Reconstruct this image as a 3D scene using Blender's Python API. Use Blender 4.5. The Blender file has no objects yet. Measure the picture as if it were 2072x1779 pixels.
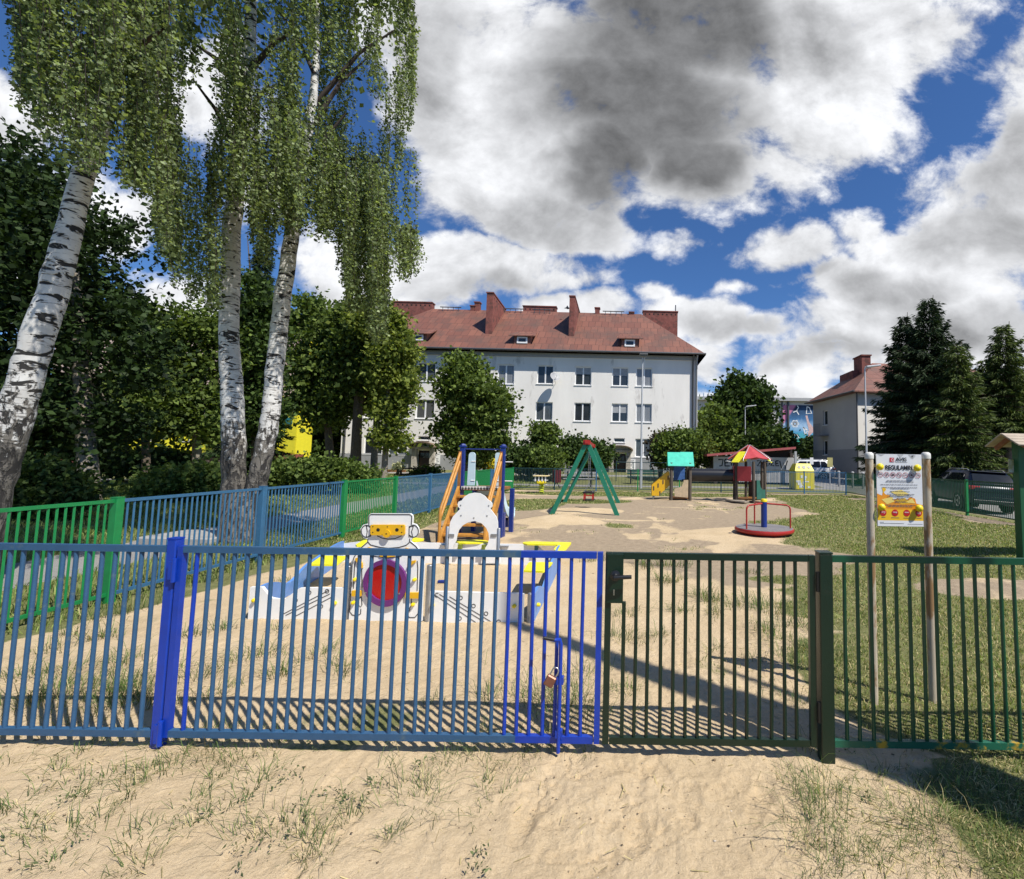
import bpy, math, random
import numpy as np
from mathutils import Matrix, Vector
random.seed(7)
RNG = np.random.default_rng(7)
R = math.radians
SC = bpy.context.scene
COL = SC.collection
SUN_EL, SUN_AZ = R(54), R(53)          # azimuth measured from -Y (behind the camera) towards +X
# ---------------------------------------------------------------- camera (measured from the photograph, frame 2072 x 1779)
FOC, PPX, PPY = 950.0, 1300.0, 860.0
PITCH, ROLL, CAMH = R(4.2), R(0.85), 1.55
CAM_M = Matrix.Rotation(R(90) + PITCH, 3, 'X') @ Matrix.Rotation(ROLL, 3, 'Z')
CAM_P = Vector((0, 0, CAMH))
def ray(px, py):
    return CAM_M @ Vector(((px - PPX) / FOC, -(py - PPY) / FOC, -1.0))
def P(px, py, Y):
    d = ray(px, py); t = Y / d.y
    return CAM_P + d * t
def G(px, py, z=0.0):
    d = ray(px, py); t = (z - CAMH) / d.z
    return CAM_P + d * t
def proj(v):
    v = np.asarray(v, float).reshape(-1, 3) - np.array(CAM_P); M = np.array(CAM_M); q = v @ M
    return PPX + FOC*q[:, 0]/-q[:, 2], PPY - FOC*q[:, 1]/-q[:, 2]
cam = bpy.data.cameras.new('camera'); cam_o = bpy.data.objects.new('camera', cam); COL.objects.link(cam_o)
cam.sensor_width = 36; cam.lens = 36 * FOC / 2072
cam.shift_x = -(PPX - 1036) / 2072; cam.shift_y = (PPY - 889.5) / 2072
cam.clip_start = 0.05; cam.clip_end = 3000
cam_o.matrix_world = Matrix.Translation(CAM_P) @ CAM_M.to_4x4()
SC.camera = cam_o
# ---------------------------------------------------------------- object helpers
WM = {}
def link(o, parent=None, M=None):
    COL.objects.link(o)
    M = M or Matrix.Identity(4)
    if parent is not None:
        o.parent = parent
        o.matrix_basis = WM[parent.name].inverted() @ M
    else:
        o.matrix_basis = M
    WM[o.name] = M
    return o
def tag(o, label=None, cat=None, group=None, kind=None):
    if label: o['label'] = label
    if cat: o['category'] = cat
    if group: o['group'] = group
    if kind: o['kind'] = kind
    return o
def thing(name, label, cat, loc=(0, 0, 0), rz=0.0, group=None, rx=0.0, ry=0.0):
    o = bpy.data.objects.new(name, None); o.empty_display_size = 0.2
    M = Matrix.Translation(Vector(loc)) @ Matrix.Rotation(rz, 4, 'Z') @ Matrix.Rotation(rx, 4, 'X') @ Matrix.Rotation(ry, 4, 'Y')
    link(o, None, M)
    return tag(o, label, cat, group)
def kids(o):
    return [c for c in COL.objects if c.parent == o]
def copy_tree(o, loc=None, rz=None, label=None, parent=None):
    c = o.copy(); COL.objects.link(c)
    if parent is not None: c.parent = parent
    else:
        M = Matrix.Translation(Vector(loc)) @ Matrix.Rotation(rz or 0, 4, 'Z')
        c.matrix_basis = M; WM[c.name] = M
    if label: c['label'] = label
    for ch in kids(o): copy_tree(ch, parent=c)
    return c
def frame_from(z):
    z = Vector(z).normalized()
    a = Vector((0, 0, 1)) if abs(z.z) < 0.95 else Vector((1, 0, 0))
    x = a.cross(z).normalized(); y = z.cross(x)
    return x, y, z
class MB:
    def __init__(s): s.v = []; s.f = []
    def add(s, vs, fs):
        b = len(s.v); s.v += [tuple(v) for v in vs]; s.f += [tuple(i + b for i in f) for f in fs]; return s
    def box(s, c, d, M=None, taper=1.0, bev=0.0):
        hx, hy, hz = d[0] / 2, d[1] / 2, d[2] / 2
        c = Vector(c)
        if bev > 0:
            b = min(bev, hx * .49, hy * .49, hz * .49); vs = []
            for sx in (-1, 1):
                for sy in (-1, 1):
                    for sz in (-1, 1):
                        vs += [(sx * (hx - b), sy * (hy - b), sz * hz), (sx * (hx - b), sy * hy, sz * (hz - b)), (sx * hx, sy * (hy - b), sz * (hz - b))]
            I = lambda a, b_, c_, k: ((a * 2 + b_) * 2 + c_) * 3 + k
            fs = [[I(0,0,1,0), I(1,0,1,0), I(1,1,1,0), I(0,1,1,0)], [I(0,0,0,0), I(0,1,0,0), I(1,1,0,0), I(1,0,0,0)],
                  [I(0,1,0,1), I(0,1,1,1), I(1,1,1,1), I(1,1,0,1)], [I(0,0,0,1), I(1,0,0,1), I(1,0,1,1), I(0,0,1,1)],
                  [I(1,0,0,2), I(1,1,0,2), I(1,1,1,2), I(1,0,1,2)], [I(0,0,0,2), I(0,0,1,2), I(0,1,1,2), I(0,1,0,2)]]
            for a in (0, 1):
                for b_ in (0, 1):
                    fs.append([I(a,b_,0,1), I(a,b_,1,1), I(a,b_,1,2), I(a,b_,0,2)])
                    fs.append([I(a,0,b_,0), I(a,1,b_,0), I(a,1,b_,2), I(a,0,b_,2)])
                    fs.append([I(0,a,b_,0), I(1,a,b_,0), I(1,a,b_,1), I(0,a,b_,1)])
                    for c_ in (0, 1): fs.append([I(a,b_,c_,0), I(a,b_,c_,1), I(a,b_,c_,2)])
        else:
            t = taper
            vs = [(-hx,-hy,-hz),(hx,-hy,-hz),(hx,hy,-hz),(-hx,hy,-hz),(-hx*t,-hy*t,hz),(hx*t,-hy*t,hz),(hx*t,hy*t,hz),(-hx*t,hy*t,hz)]
            fs = [(0,3,2,1),(4,5,6,7),(0,1,5,4),(1,2,6,5),(2,3,7,6),(3,0,4,7)]
        vs = [c + (M @ Vector(v) if M is not None else Vector(v)) for v in vs]
        return s.add(vs, fs)
    def bar(s, p, q, w, h, up=(0, 0, 1), ext=0.0):        # rectangular bar from p to q, w sideways, h along up
        p, q = Vector(p), Vector(q); z = (q - p).normalized(); p = p - z * ext; q = q + z * ext
        up = Vector(up)
        x = z.cross(up)
        if x.length < 1e-4: x = z.cross(Vector((0, 1, 0)))
        x.normalize(); y = x.cross(z)
        vs = [b + x * (i * w / 2) + y * (j * h / 2) for b in (p, q) for i, j in ((-1,-1),(1,-1),(1,1),(-1,1))]
        return s.add(vs, [(0,3,2,1),(4,5,6,7),(0,1,5,4),(1,2,6,5),(2,3,7,6),(3,0,4,7)])
    def path(s, pts, rad, n=8, cap=True):
        pts = [Vector(p) for p in pts]
        if not hasattr(rad, '__len__'): rad = [rad] * len(pts)
        vs = []; x = None
        for i, p in enumerate(pts):
            t = (pts[min(i + 1, len(pts) - 1)] - pts[max(i - 1, 0)])
            t = t.normalized() if t.length > 1e-9 else Vector((0, 0, 1))
            if x is None: x, y, _ = frame_from(t)
            else:
                x = (x - t * x.dot(t)); x = x.normalized() if x.length > 1e-6 else frame_from(t)[0]; y = t.cross(x)
            for k in range(n):
                a = 2 * math.pi * k / n
                vs.append(p + (x * math.cos(a) + y * math.sin(a)) * rad[i])
        fs = [(i*n+k, i*n+(k+1)%n, (i+1)*n+(k+1)%n, (i+1)*n+k) for i in range(len(pts)-1) for k in range(n)]
        if cap: fs += [tuple(range(n-1,-1,-1)), tuple((len(pts)-1)*n+k for k in range(n))]
        return s.add(vs, fs)
    def prism(s, poly, o, ux, uy, d):                       # polygon (2-D, counter-clockwise) extruded by vector d
        o, ux, uy, d = Vector(o), Vector(ux), Vector(uy), Vector(d); n = len(poly)
        a = [o + ux * x + uy * y for x, y in poly]; vs = a + [p + d for p in a]
        if ux.cross(uy).dot(d) < 0: fs = [tuple(range(n)), tuple(range(2*n-1, n-1, -1))] + [((i+1)%n, i, n+i, n+(i+1)%n) for i in range(n)]
        else: fs = [tuple(range(n-1,-1,-1)), tuple(range(n, 2*n))] + [(i, (i+1)%n, n+(i+1)%n, n+i) for i in range(n)]
        return s.add(vs, fs)
    def ring(s, c, ax, ro, ri, d, n=40, ux=None):                    # flat annulus of thickness d along ax
        x, y, z = frame_from(ax); c = Vector(c); vs = []
        for r_, h in ((ro, 0), (ri, 0), (ri, d), (ro, d)):
            vs += [c + x*(r_*math.cos(2*math.pi*k/n)) + y*(r_*math.sin(2*math.pi*k/n)) + z*h for k in range(n)]
        fs = [(a*n+k, a*n+(k+1)%n, ((a+1)%4)*n+(k+1)%n, ((a+1)%4)*n+k) for a in range(4) for k in range(n)]
        return s.add(vs, fs)
    def lathe(s, prof, c=(0, 0, 0), n=24, ax=(0, 0, 1)):       # profile [(r, h)]
        x, y, z = frame_from(ax); c = Vector(c)
        vs = [c + (x*math.cos(2*math.pi*k/n) + y*math.sin(2*math.pi*k/n))*r_ + z*h for r_, h in prof for k in range(n)]
        m = len(prof)
        fs = [(i*n+k, i*n+(k+1)%n, (i+1)*n+(k+1)%n, (i+1)*n+k) for i in range(m-1) for k in range(n)]
        fs += [tuple(range(n-1,-1,-1)), tuple((m-1)*n+k for k in range(n))]
        return s.add(vs, fs)
    def strip(s, pts, w, o, ux, uy, d=0.0):                    # flat ribbon along 2-D polyline on a plane; raised by d along the normal
        o, ux, uy = Vector(o), Vector(ux), Vector(uy); nz = ux.cross(uy)
        q = [Vector(p).to_2d() if len(p) > 2 else Vector(p) for p in pts]; vs = []
        for i, p in enumerate(q):
            t = (q[min(i+1, len(q)-1)] - q[max(i-1, 0)]).normalized(); nrm = Vector((-t.y, t.x)) * (w / 2)
            for e in (p + nrm, p - nrm): vs.append(o + ux*e.x + uy*e.y + nz*d)
        return s.add(vs, [(2*i, 2*i+1, 2*i+3, 2*i+2) for i in range(len(q)-1)])
    def build(s, name, mat, parent=None, M=None, smooth=None):
        me = bpy.data.meshes.new(name); me.from_pydata(s.v, [], s.f); me.update()
        if mat is not None: me.materials.append(mat)
        if smooth is not None:
            me.polygons.foreach_set('use_smooth', [True] * len(me.polygons))
            if smooth < 179: me.set_sharp_from_angle(angle=R(smooth))
        o = bpy.data.objects.new(name, me)
        return link(o, parent, M if M is not None else (WM[parent.name] if parent is not None else None))
ID4 = Matrix.Identity(4)
def np_mesh(name, v, f4, mat, parent=None, M=None, smooth=False, f3=None):
    me = bpy.data.meshes.new(name); v = np.asarray(v, dtype=np.float32).reshape(-1, 3)
    loops = []; starts = []; tot = 0
    if f4 is not None and len(f4):
        f4 = np.asarray(f4, dtype=np.int32); loops.append(f4.ravel()); starts.append(np.arange(len(f4)) * 4); tot = len(f4) * 4
    if f3 is not None and len(f3):
        f3 = np.asarray(f3, dtype=np.int32); loops.append(f3.ravel()); starts.append(tot + np.arange(len(f3)) * 3)
    loops = np.concatenate(loops); starts = np.concatenate(starts).astype(np.int32)
    me.vertices.add(len(v)); me.vertices.foreach_set('co', v.ravel())
    me.loops.add(len(loops)); me.loops.foreach_set('vertex_index', loops)
    me.polygons.add(len(starts)); me.polygons.foreach_set('loop_start', starts)
    if smooth: me.polygons.foreach_set('use_smooth', np.ones(len(starts), dtype=bool))
    me.update(calc_edges=True)
    if mat is not None: me.materials.append(mat)
    o = bpy.data.objects.new(name, me)
    return link(o, parent, M if M is not None else (WM[parent.name] if parent is not None else None))
# ---------------------------------------------------------------- numpy noise
def _h(ix, iy, seed):
    n = (ix.astype(np.int64) * 374761393 + iy.astype(np.int64) * 668265263 + seed * 974711) & 0x7fffffff
    n = ((n ^ (n >> 13)) * 1274126177) & 0x7fffffff
    return ((n ^ (n >> 16)) & 0xffff) / 65535.0
def vnoise(x, y, seed=0):
    xi, yi = np.floor(x), np.floor(y); fx, fy = x - xi, y - yi
    fx = fx*fx*(3-2*fx); fy = fy*fy*(3-2*fy)
    a, b = _h(xi, yi, seed), _h(xi+1, yi, seed); c, d = _h(xi, yi+1, seed), _h(xi+1, yi+1, seed)
    return (a*(1-fx)+b*fx)*(1-fy) + (c*(1-fx)+d*fx)*fy
def fbm(x, y, s, o=4, seed=0):
    r = 0; a = 0.5; t = 0
    x = np.asarray(x, float); y = np.asarray(y, float)
    for k in range(o):
        r = r + a*vnoise(x/s + 17.3*k, y/s - 9.1*k, seed+k); t += a; a *= .5; s *= .5
    return r/t
def sstep(a, b, x):
    t = np.clip((x-a)/(b-a), 0, 1); return t*t*(3-2*t)
# ---------------------------------------------------------------- materials
def new_mat(name):
    m = bpy.data.materials.new(name); m.use_nodes = True; nt = m.node_tree
    b = nt.nodes['Principled BSDF']
    return m, nt, b
def nd(nt, t, **kw):
    n = nt.nodes.new(t)
    for k, v in kw.items():
        if k.startswith('i_'):
            n.inputs[int(k[2:]) if k[2:].isdigit() else k[2:].replace('_', ' ')].default_value = v
        else: setattr(n, k, v)
    return n
def ramp(nt, pts, fac=None):
    r = nt.nodes.new('ShaderNodeValToRGB'); e = r.color_ramp.elements
    while len(e) < len(pts): e.new(0.5)
    for i, (p, c) in enumerate(pts):
        e[i].position = p; e[i].color = (*c, 1) if hasattr(c, '__len__') else (c, c, c, 1)
    if fac is not None: nt.links.new(fac, r.inputs[0])
    return r
def mixc(nt, f, a, b, mode='MIX'):
    m = nt.nodes.new('ShaderNodeMix'); m.data_type = 'RGBA'; m.blend_type = mode
    for s, k in ((f, 0), (a, 6), (b, 7)):
        if hasattr(s, 'is_output') or isinstance(s, bpy.types.NodeSocket): nt.links.new(s, m.inputs[k])
        elif k == 0: m.inputs[0].default_value = s
        else: m.inputs[k].default_value = (*s, 1)
    return m.outputs[2]
def noise(nt, scale, detail=4, rough=.55, vec=None, dist=0.0):
    n = nd(nt, 'ShaderNodeTexNoise'); n.inputs['Scale'].default_value = scale; n.inputs['Detail'].default_value = detail
    n.inputs['Roughness'].default_value = rough; n.inputs['Distortion'].default_value = dist
    if vec is not None: nt.links.new(vec, n.inputs['Vector'])
    return n.outputs[0]
def objco(nt, scale=None):
    c = nd(nt, 'ShaderNodeTexCoord').outputs['Object']
    if scale:
        mp = nd(nt, 'ShaderNodeMapping'); mp.inputs['Scale'].default_value = scale; nt.links.new(c, mp.inputs[0]); c = mp.outputs[0]
    return c
def mat(name, col, rough=.55, metal=0, var=.18, vs=6, bump=.0, bs=40, spec=.5, patch=None, ps=3, pt=.6, coat=0, stretch=None):
    m, nt, b = new_mat(name); co = objco(nt, stretch)
    f = noise(nt, vs, 5, .6, co)
    dk = tuple(c*(1-var) for c in col); lt = tuple(min(1, c*(1+var)) for c in col)
    c = ramp(nt, [(.3, dk), (.7, lt)], f).outputs[0]
    if patch is not None:
        pf = ramp(nt, [(pt, 0.), (min(1, pt+.08), 1.)], noise(nt, ps, 6, .65, co)).outputs[0]
        c = mixc(nt, pf, c, patch)
    nt.links.new(c, b.inputs['Base Color'])
    b.inputs['Roughness'].default_value = rough; b.inputs['Metallic'].default_value = metal
    b.inputs['Specular IOR Level'].default_value = spec; b.inputs['Coat Weight'].default_value = coat
    if bump:
        bp = nd(nt, 'ShaderNodeBump'); bp.inputs['Strength'].default_value = bump; bp.inputs['Distance'].default_value = .02
        nt.links.new(noise(nt, bs, 5, .6, co), bp.inputs['Height']); nt.links.new(bp.outputs[0], b.inputs['Normal'])
    return m
def leaf_mat(name, dark, light, trans=.35, rough=.6, spec=.15):
    m, nt, b = new_mat(name)
    g = nd(nt, 'ShaderNodeNewGeometry')
    c = ramp(nt, [(0, dark), (.75, light), (1, tuple(min(1, x*1.35) for x in light))], g.outputs['Random Per Island']).outputs[0]
    nt.links.new(c, b.inputs['Base Color']); b.inputs['Roughness'].default_value = rough; b.inputs['Specular IOR Level'].default_value = spec
    t = nd(nt, 'ShaderNodeBsdfTranslucent'); tc = mixc(nt, 1., c, (1.25, 1.3, .55), 'MULTIPLY'); nt.links.new(tc, t.inputs[0])
    mx = nd(nt, 'ShaderNodeMixShader'); mx.inputs[0].default_value = trans
    nt.links.new(b.outputs[0], mx.inputs[1]); nt.links.new(t.outputs[0], mx.inputs[2])
    nt.links.new(mx.outputs[0], nt.nodes['Material Output'].inputs[0])
    return m
# ================================================================ sky, sun, render settings
SUN_DIR = Vector((math.sin(SUN_AZ)*math.cos(SUN_EL), -math.cos(SUN_AZ)*math.cos(SUN_EL), math.sin(SUN_EL)))
sl = bpy.data.lights.new('sun', 'SUN'); sl.energy = 5.0; sl.angle = R(.55); sl.color = (1, .955, .88)
so = bpy.data.objects.new('sun', sl); COL.objects.link(so); so.rotation_euler = SUN_DIR.to_track_quat('Z', 'Y').to_euler()
so.location = SUN_DIR * 60
w = bpy.data.worlds.new('World'); SC.world = w; w.use_nodes = True; nt = w.node_tree
bg = nt.nodes['Background']; bg.inputs[1].default_value = .1
sky = nd(nt, 'ShaderNodeTexSky'); sky.sky_type = 'NISHITA'; sky.sun_disc = False
sky.sun_elevation = SUN_EL; sky.sun_rotation = math.pi - SUN_AZ
sky.air_density = 1.0; sky.dust_density = .2; sky.ozone_density = 3.0
tc = nd(nt, 'ShaderNodeTexCoord').outputs['Generated']
sx = nd(nt, 'ShaderNodeSeparateXYZ'); nt.links.new(tc, sx.inputs[0])
def mth(op, a, b=None, c=None, clamp=False):
    n = nd(nt, 'ShaderNodeMath', operation=op, use_clamp=clamp)
    for i, s in enumerate((a, b, c)):
        if s is None: continue
        if isinstance(s, bpy.types.NodeSocket): nt.links.new(s, n.inputs[i])
        else: n.inputs[i].default_value = s
    return n.outputs[0]
yc = mth('MAXIMUM', sx.outputs[1], .06)
cx = nd(nt, 'ShaderNodeCombineXYZ'); nt.links.new(mth('DIVIDE', sx.outputs[0], yc), cx.inputs[0]); nt.links.new(mth('DIVIDE', sx.outputs[2], yc), cx.inputs[1])
uv = cx.outputs[0]
def vm(op, a, b, c=None):
    n = nd(nt, 'ShaderNodeVectorMath', operation=op)
    for i, s in enumerate((a, b, c)):
        if s is None: continue
        if isinstance(s, bpy.types.NodeSocket): nt.links.new(s, n.inputs[i])
        else: n.inputs[i].default_value = s
    return n
wn = nd(nt, 'ShaderNodeTexNoise'); wn.inputs['Scale'].default_value = 3.2; wn.inputs['Detail'].default_value = 5; nt.links.new(uv, wn.inputs['Vector'])
wv = vm('MULTIPLY_ADD', vm('SUBTRACT', wn.outputs['Color'], (.5, .5, .5)).outputs[0], (.34, .24, 0), uv).outputs[0]
def blobs(lst, soft=False):
    acc = None
    for (px, py, rx, ry) in lst:
        d = ray(px, py); u0, v0 = d.x/d.y, d.z/d.y; a, b = rx/FOC, ry/FOC
        l = vm('LENGTH', vm('MULTIPLY_ADD', wv, (1/a, 1/b, 0), (-u0/a, -v0/b, 0)).outputs[0], None).outputs['Value']
        k = min(1, max(.34, rx/190)) if soft else 1.0
        l = mth('MULTIPLY_ADD', l, -k, k)
        acc = l if acc is None else mth('MAXIMUM', acc, l)
    return acc
COV = [(1195,300,170,120),(1000,170,260,270),(1060,385,250,140),(1120,470,200,60),(1340,130,340,250),(1420,320,190,130),(1640,150,270,205),(1840,100,140,150),(1500,-30,460,180),(930,0,240,240),(1560,330,110,70),
       (1215,435,120,80),(940,560,280,80),(1140,572,95,40),(1395,487,66,26),(1570,512,120,58),(1490,592,60,26),(1590,575,80,34),(2085,260,165,250),(2010,430,190,150),(1860,520,190,95),(1760,460,90,50),
       (1720,590,190,80),(1440,655,160,58),(1560,665,130,44),(1330,605,48,26),(1410,725,90,40),(1800,670,310,95),(2000,600,230,190),(1690,740,200,50),(2000,160,70,80),(1560,790,170,40),(1440,800,90,24),(1120,640,160,50),
       (20,230,160,120),(230,430,120,110),(330,600,120,90),(560,400,90,80),(700,600,110,120),(860,640,100,70),(60,480,130,170),(-250,400,260,200),(2400,500,260,300),(430,180,140,120)]
GRY1 = [(1290,190,300,260),(1350,40,330,190),(1400,320,170,110),(1210,330,150,130)]
GRY = [(1120,450,230,95),(870,130,150,260),(2065,340,170,160),(1980,475,170,90),(1800,590,230,60),(1970,660,230,70),(1560,560,140,36),(1000,600,210,40),(1500,672,180,34),(1640,712,220,36),(700,150,120,140),(1650,60,190,120)]
cov = blobs(COV, True); gry = blobs(GRY); gry1 = blobs(GRY1)
sv = vm('MULTIPLY', uv, (1, 1.25, 1)).outputs[0]
n1 = noise(nt, 3.4, 10, .60, sv, .25)
sv2 = vm('ADD', sv, (.03, .05, .0)).outputs[0]
n2 = noise(nt, 3.4, 10, .60, sv2, .25)
n3 = noise(nt, 13, 9, .66, sv, .3)
n4 = noise(nt, 2.0, 3, .5, vm('ADD', sv, (3.1, 7.7, 2.)).outputs[0], .0)
covc = mth('MINIMUM', cov, .45)
dens = mth('ADD', mth('ADD', mth('MULTIPLY', covc, 1.25), mth('MULTIPLY', mth('SUBTRACT', n1, .5), 2.5)), mth('MULTIPLY', mth('SUBTRACT', n3, .5), .85))
def mapr(x, a, b, c=0., d=1., smooth=True):
    n = nd(nt, 'ShaderNodeMapRange'); n.interpolation_type = 'SMOOTHSTEP' if smooth else 'LINEAR'
    nt.links.new(x, n.inputs[0])
    for i, q in enumerate((a, b, c, d)): n.inputs[i+1].default_value = q
    return n.outputs[0]
front = mth('GREATER_THAN', sx.outputs[1], .062)
mask = mth('MULTIPLY', mapr(dens, -.12, .38), front)
gm = mapr(mth('ADD', gry, mth('ADD', mth('MULTIPLY', mth('SUBTRACT', n4, .5), .5), mth('MULTIPLY', mth('SUBTRACT', n1, .5), .4))), -.12, .75)
g1_ = mapr(mth('ADD', gry1, mth('ADD', mth('MULTIPLY', mth('SUBTRACT', n4, .5), .35), mth('MULTIPLY', mth('SUBTRACT', n1, .5), .55))), -.10, .62)
gm = mth('MULTIPLY', gm, mapr(dens, .0, .5, .15, 1.))
lum = mth('MULTIPLY_ADD', mth('MULTIPLY', mth('SUBTRACT', n1, n2), mapr(g1_, 0, 1, 1., .5)), 1.3, 0.84)                    # relief of the puffs
lum = mth('MULTIPLY_ADD', mth('SUBTRACT', n3, .5), .22, lum)
lum = mth('MULTIPLY', lum, mth('MINIMUM', mapr(gm, 0, 1, 1.0, .56, False), mapr(g1_, 0, 1, 1.0, .24, False)))
lum = mth('MULTIPLY_ADD', mth('SUBTRACT', n3, .5), .16, lum); lum = mth('MULTIPLY_ADD', mth('SUBTRACT', n1, n2), .22, lum)
lum = mth('MINIMUM', mth('MAXIMUM', lum, .14), .97)
cc = nd(nt, 'ShaderNodeCombineColor')
nt.links.new(mth('MULTIPLY', lum, 8.3), cc.inputs[0]); nt.links.new(mth('MULTIPLY', lum, 8.42), cc.inputs[1]); nt.links.new(mth('MULTIPLY', lum, 8.7), cc.inputs[2])
skyc = mixc(nt, 1., sky.outputs[0], (.43, .66, .95), 'MULTIPLY')
nt.links.new(mixc(nt, mask, skyc, cc.outputs[0]), bg.inputs[0])
SC.view_settings.view_transform = 'Standard'; SC.view_settings.look = 'None'; SC.view_settings.exposure = 0.32; SC.view_settings.gamma = 1
SC.render.engine = 'CYCLES'
SC.cycles.use_denoising = True
try: SC.cycles.denoiser = 'OPENIMAGEDENOISE'
except Exception: pass
SC.cycles.max_bounces = 6; SC.cycles.diffuse_bounces = 3; SC.cycles.glossy_bounces = 3; SC.cycles.transmission_bounces = 4; SC.cycles.transparent_max_bounces = 8
SC.cycles.sample_clamp_indirect = 4
SC.cycles.use_adaptive_sampling = True; SC.cycles.adaptive_threshold = .015
# ================================================================ ground (one sheet) with soil, sand, lawn and paving laid out by place
def lawn_right(x, y):      # lawn inside the playground on the right
    return sstep(1.0, 2.3, x - .12*(y-3) ) * sstep(2.2, 2.6, y)
GATE_Y = 2.51
def fl_x(y): return -5.40 - .047*(y - 5.13)           # the long left fence
def ground_h(x, y):
    x = np.asarray(x, float); y = np.asarray(y, float)
    h = (fbm(x, y, 1.1, 3, 3)-.5)*.045 + (fbm(x, y, .22, 3, 5)-.5)*.013
    inside = sstep(0, .4, y-GATE_Y)
    r2 = ((x+2.35)/2.6)**2 + ((y-4.6)/2.0)**2
    h = h + .05*np.exp(-r2*1.2)*inside + .05*np.exp(-((y-3.0)/1.1)**2)*sstep(6, 3.5, np.abs(x))
    mg = ((x-2.55)/1.5)**2 + ((y-10.1)/1.5)**2; h = h + .05*np.exp(-mg)
    for (cx_, cy_, s_, a_) in ((-2.0, 11.6, .8, .16), (-1.6, 14.2, 1.0, .04), (1.0, 18.2, 1.5, .06)):
        h = h + a_*np.exp(-(((x-cx_)/s_)**2 + ((y-cy_)/s_)**2))
    far = sstep(26, 42, y); h = h*(1-far) + .45*far
    road = sstep(10.3, 12.5, x) * (1-sstep(21, 25, y)) * sstep(-4, 0, y)
    h = h*(1-road) - .38*road
    return h
def H1(x, y): return float(ground_h(np.array([x]), np.array([y]))[0])
def masks(x, y):
    """sand, dirt, lawn, paving weights at a place"""
    nA = fbm(x, y, 2.2, 4, 11); nB = fbm(x, y, .55, 4, 21); n = nA*.6 + nB*.4
    ins = (y > GATE_Y) & (x > fl_x(y)) & (x < 9.9) & (y < 22.9)
    d = lambda cx, cy, rx, ry: ((x-cx)/rx)**2 + ((y-cy)/ry)**2
    # fresh sand: front apron, sand box, mounds under the equipment
    sand = np.zeros_like(x)
    for (cx, cy, rx, ry) in ((-1.9, 4.4, 3.6, 3.2), (-2.6, 6.2, 2.6, 2.0), (-1.0, 3.2, 3.2, 1.6), (-.4, 1.6, 4.2, 1.5), (2.7, 9.9, 2.2, 1.25), (-1.7, 14.0, 1.4, .9), (-2.0, 11.4, 1.2, .7), (-4.2, 20.2, 1.6, .9), (.6, 18.6, 1.8, 1.0), (4.9, 19.2, 1.7, .7), (-3.6, 3.0, 1.6, .8), (.8, 4.6, 1.6, 1.5), (6.0, 7.6, 1.3, .35), (-.6, 12.0, 1.0, .12), (1.4, 15.4, 1.2, .12)):
        sand = np.maximum(sand, 1 - d(cx, cy, rx, ry))
    sand = sstep(-.05, .4, np.maximum(sand, .22*ins*sstep(.50, .62, fbm(x*1., y*.45, .9, 4, 61)) - .05) + (n-.5)*1.1)
    lawn_in = np.zeros_like(x)
    for (cx, cy, rx, ry) in ((6.2, 10.5, 4.2, 4.0), (4.6, 5.2, 3.2, 2.6), (2.2, 3.4, 1.2, 1.1), (7.5, 16.5, 2.6, 6.0), (-3.9, 15.8, 1.6, 2.2), (-5.6, 10, 1.0, 8.5), (-1.0, 20.9, 6.0, 1.6), (-2.5, 17.2, 2.6, 1.1), (5.5, 21.2, 6, 1.1), (-6.3, 5.4, 1.6, 2.6), (2.9, 6.3, 1.7, .35), (9, 5, 3, 8)):
        lawn_in = np.maximum(lawn_in, 1 - d(cx, cy, rx, ry))
    lawn_in = sstep(0.0, .45, lawn_in + (n-.5)*1.3) * (1 - .9*sstep(.3, .7, 1-d(4.7, 6.0, 1.7, .75)+(n-.5)))
    lawn_out = np.where(y >= GATE_Y, .92, 0.0) * sstep(.2, .42, n + .12)
    fr = sstep(-.1, .35, np.maximum(1-d(2.6, 1.5, 1.25, .8), 1-d(3.4, 1.9, 2.4, 1.3)) + (n-.5)*1.6 - .12)     # lower right corner before the fence
    fl = np.maximum(0, 1-d(-4.4, 2.2, 1.6, .7))
    fl = sstep(0, .5, fl + (n-.5)*.9)*.5
    lawn = np.where(y > GATE_Y, np.where(ins, lawn_in, lawn_out), np.maximum(fr, fl))
    lawn = np.where((y > GATE_Y) & ~ins & (x > 9.9) & (y < 24), sstep(.9, .3, x-9.9+(n-.5)), lawn)
    lawn = np.where((y <= GATE_Y) & (y > 0) & (np.abs(x) < 9), lawn, np.where(y > GATE_Y, lawn, .6))
    # paving: footpath beyond the left fence, yard paths, the road behind the right fence
    pc = fl_x(y) - 2.35 - .055*(y-6)
    pave = sstep(.78, .70, np.abs(x-pc)) * (y > 1)
    pave = np.maximum(pave, sstep(.75, .6, np.abs(y - 27.2 - .03*x)) * (x < 12))
    pave = np.maximum(pave, sstep(10.8, 11.2, x) * sstep(60, 52, y) * (y < 60) * (x < 60) * np.where(y > 22, sstep(13.2, 12.6, x-(y-22)*.9)+(y<34)*(x<30), 1).clip(0, 1))
    pave = np.maximum(pave, sstep(.9, .75, np.abs(y - 35.6)) * (x < 14) )
    pave = np.clip(pave, 0, 1)
    sand = np.where((x < fl_x(y)) & (y > GATE_Y), 0, sand); sand = np.where(y > 24, 0, sand)
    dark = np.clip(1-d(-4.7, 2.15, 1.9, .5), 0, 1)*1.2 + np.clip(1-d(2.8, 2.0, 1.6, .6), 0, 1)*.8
    return sand*(1-pave), lawn*(1-pave), pave, np.clip(dark, 0, 1)
def axis(segs):
    out = []
    for a, b, s in segs: out.append(np.arange(a, b - 1e-6, s))
    return np.concatenate(out + [[segs[-1][1]]])
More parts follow.
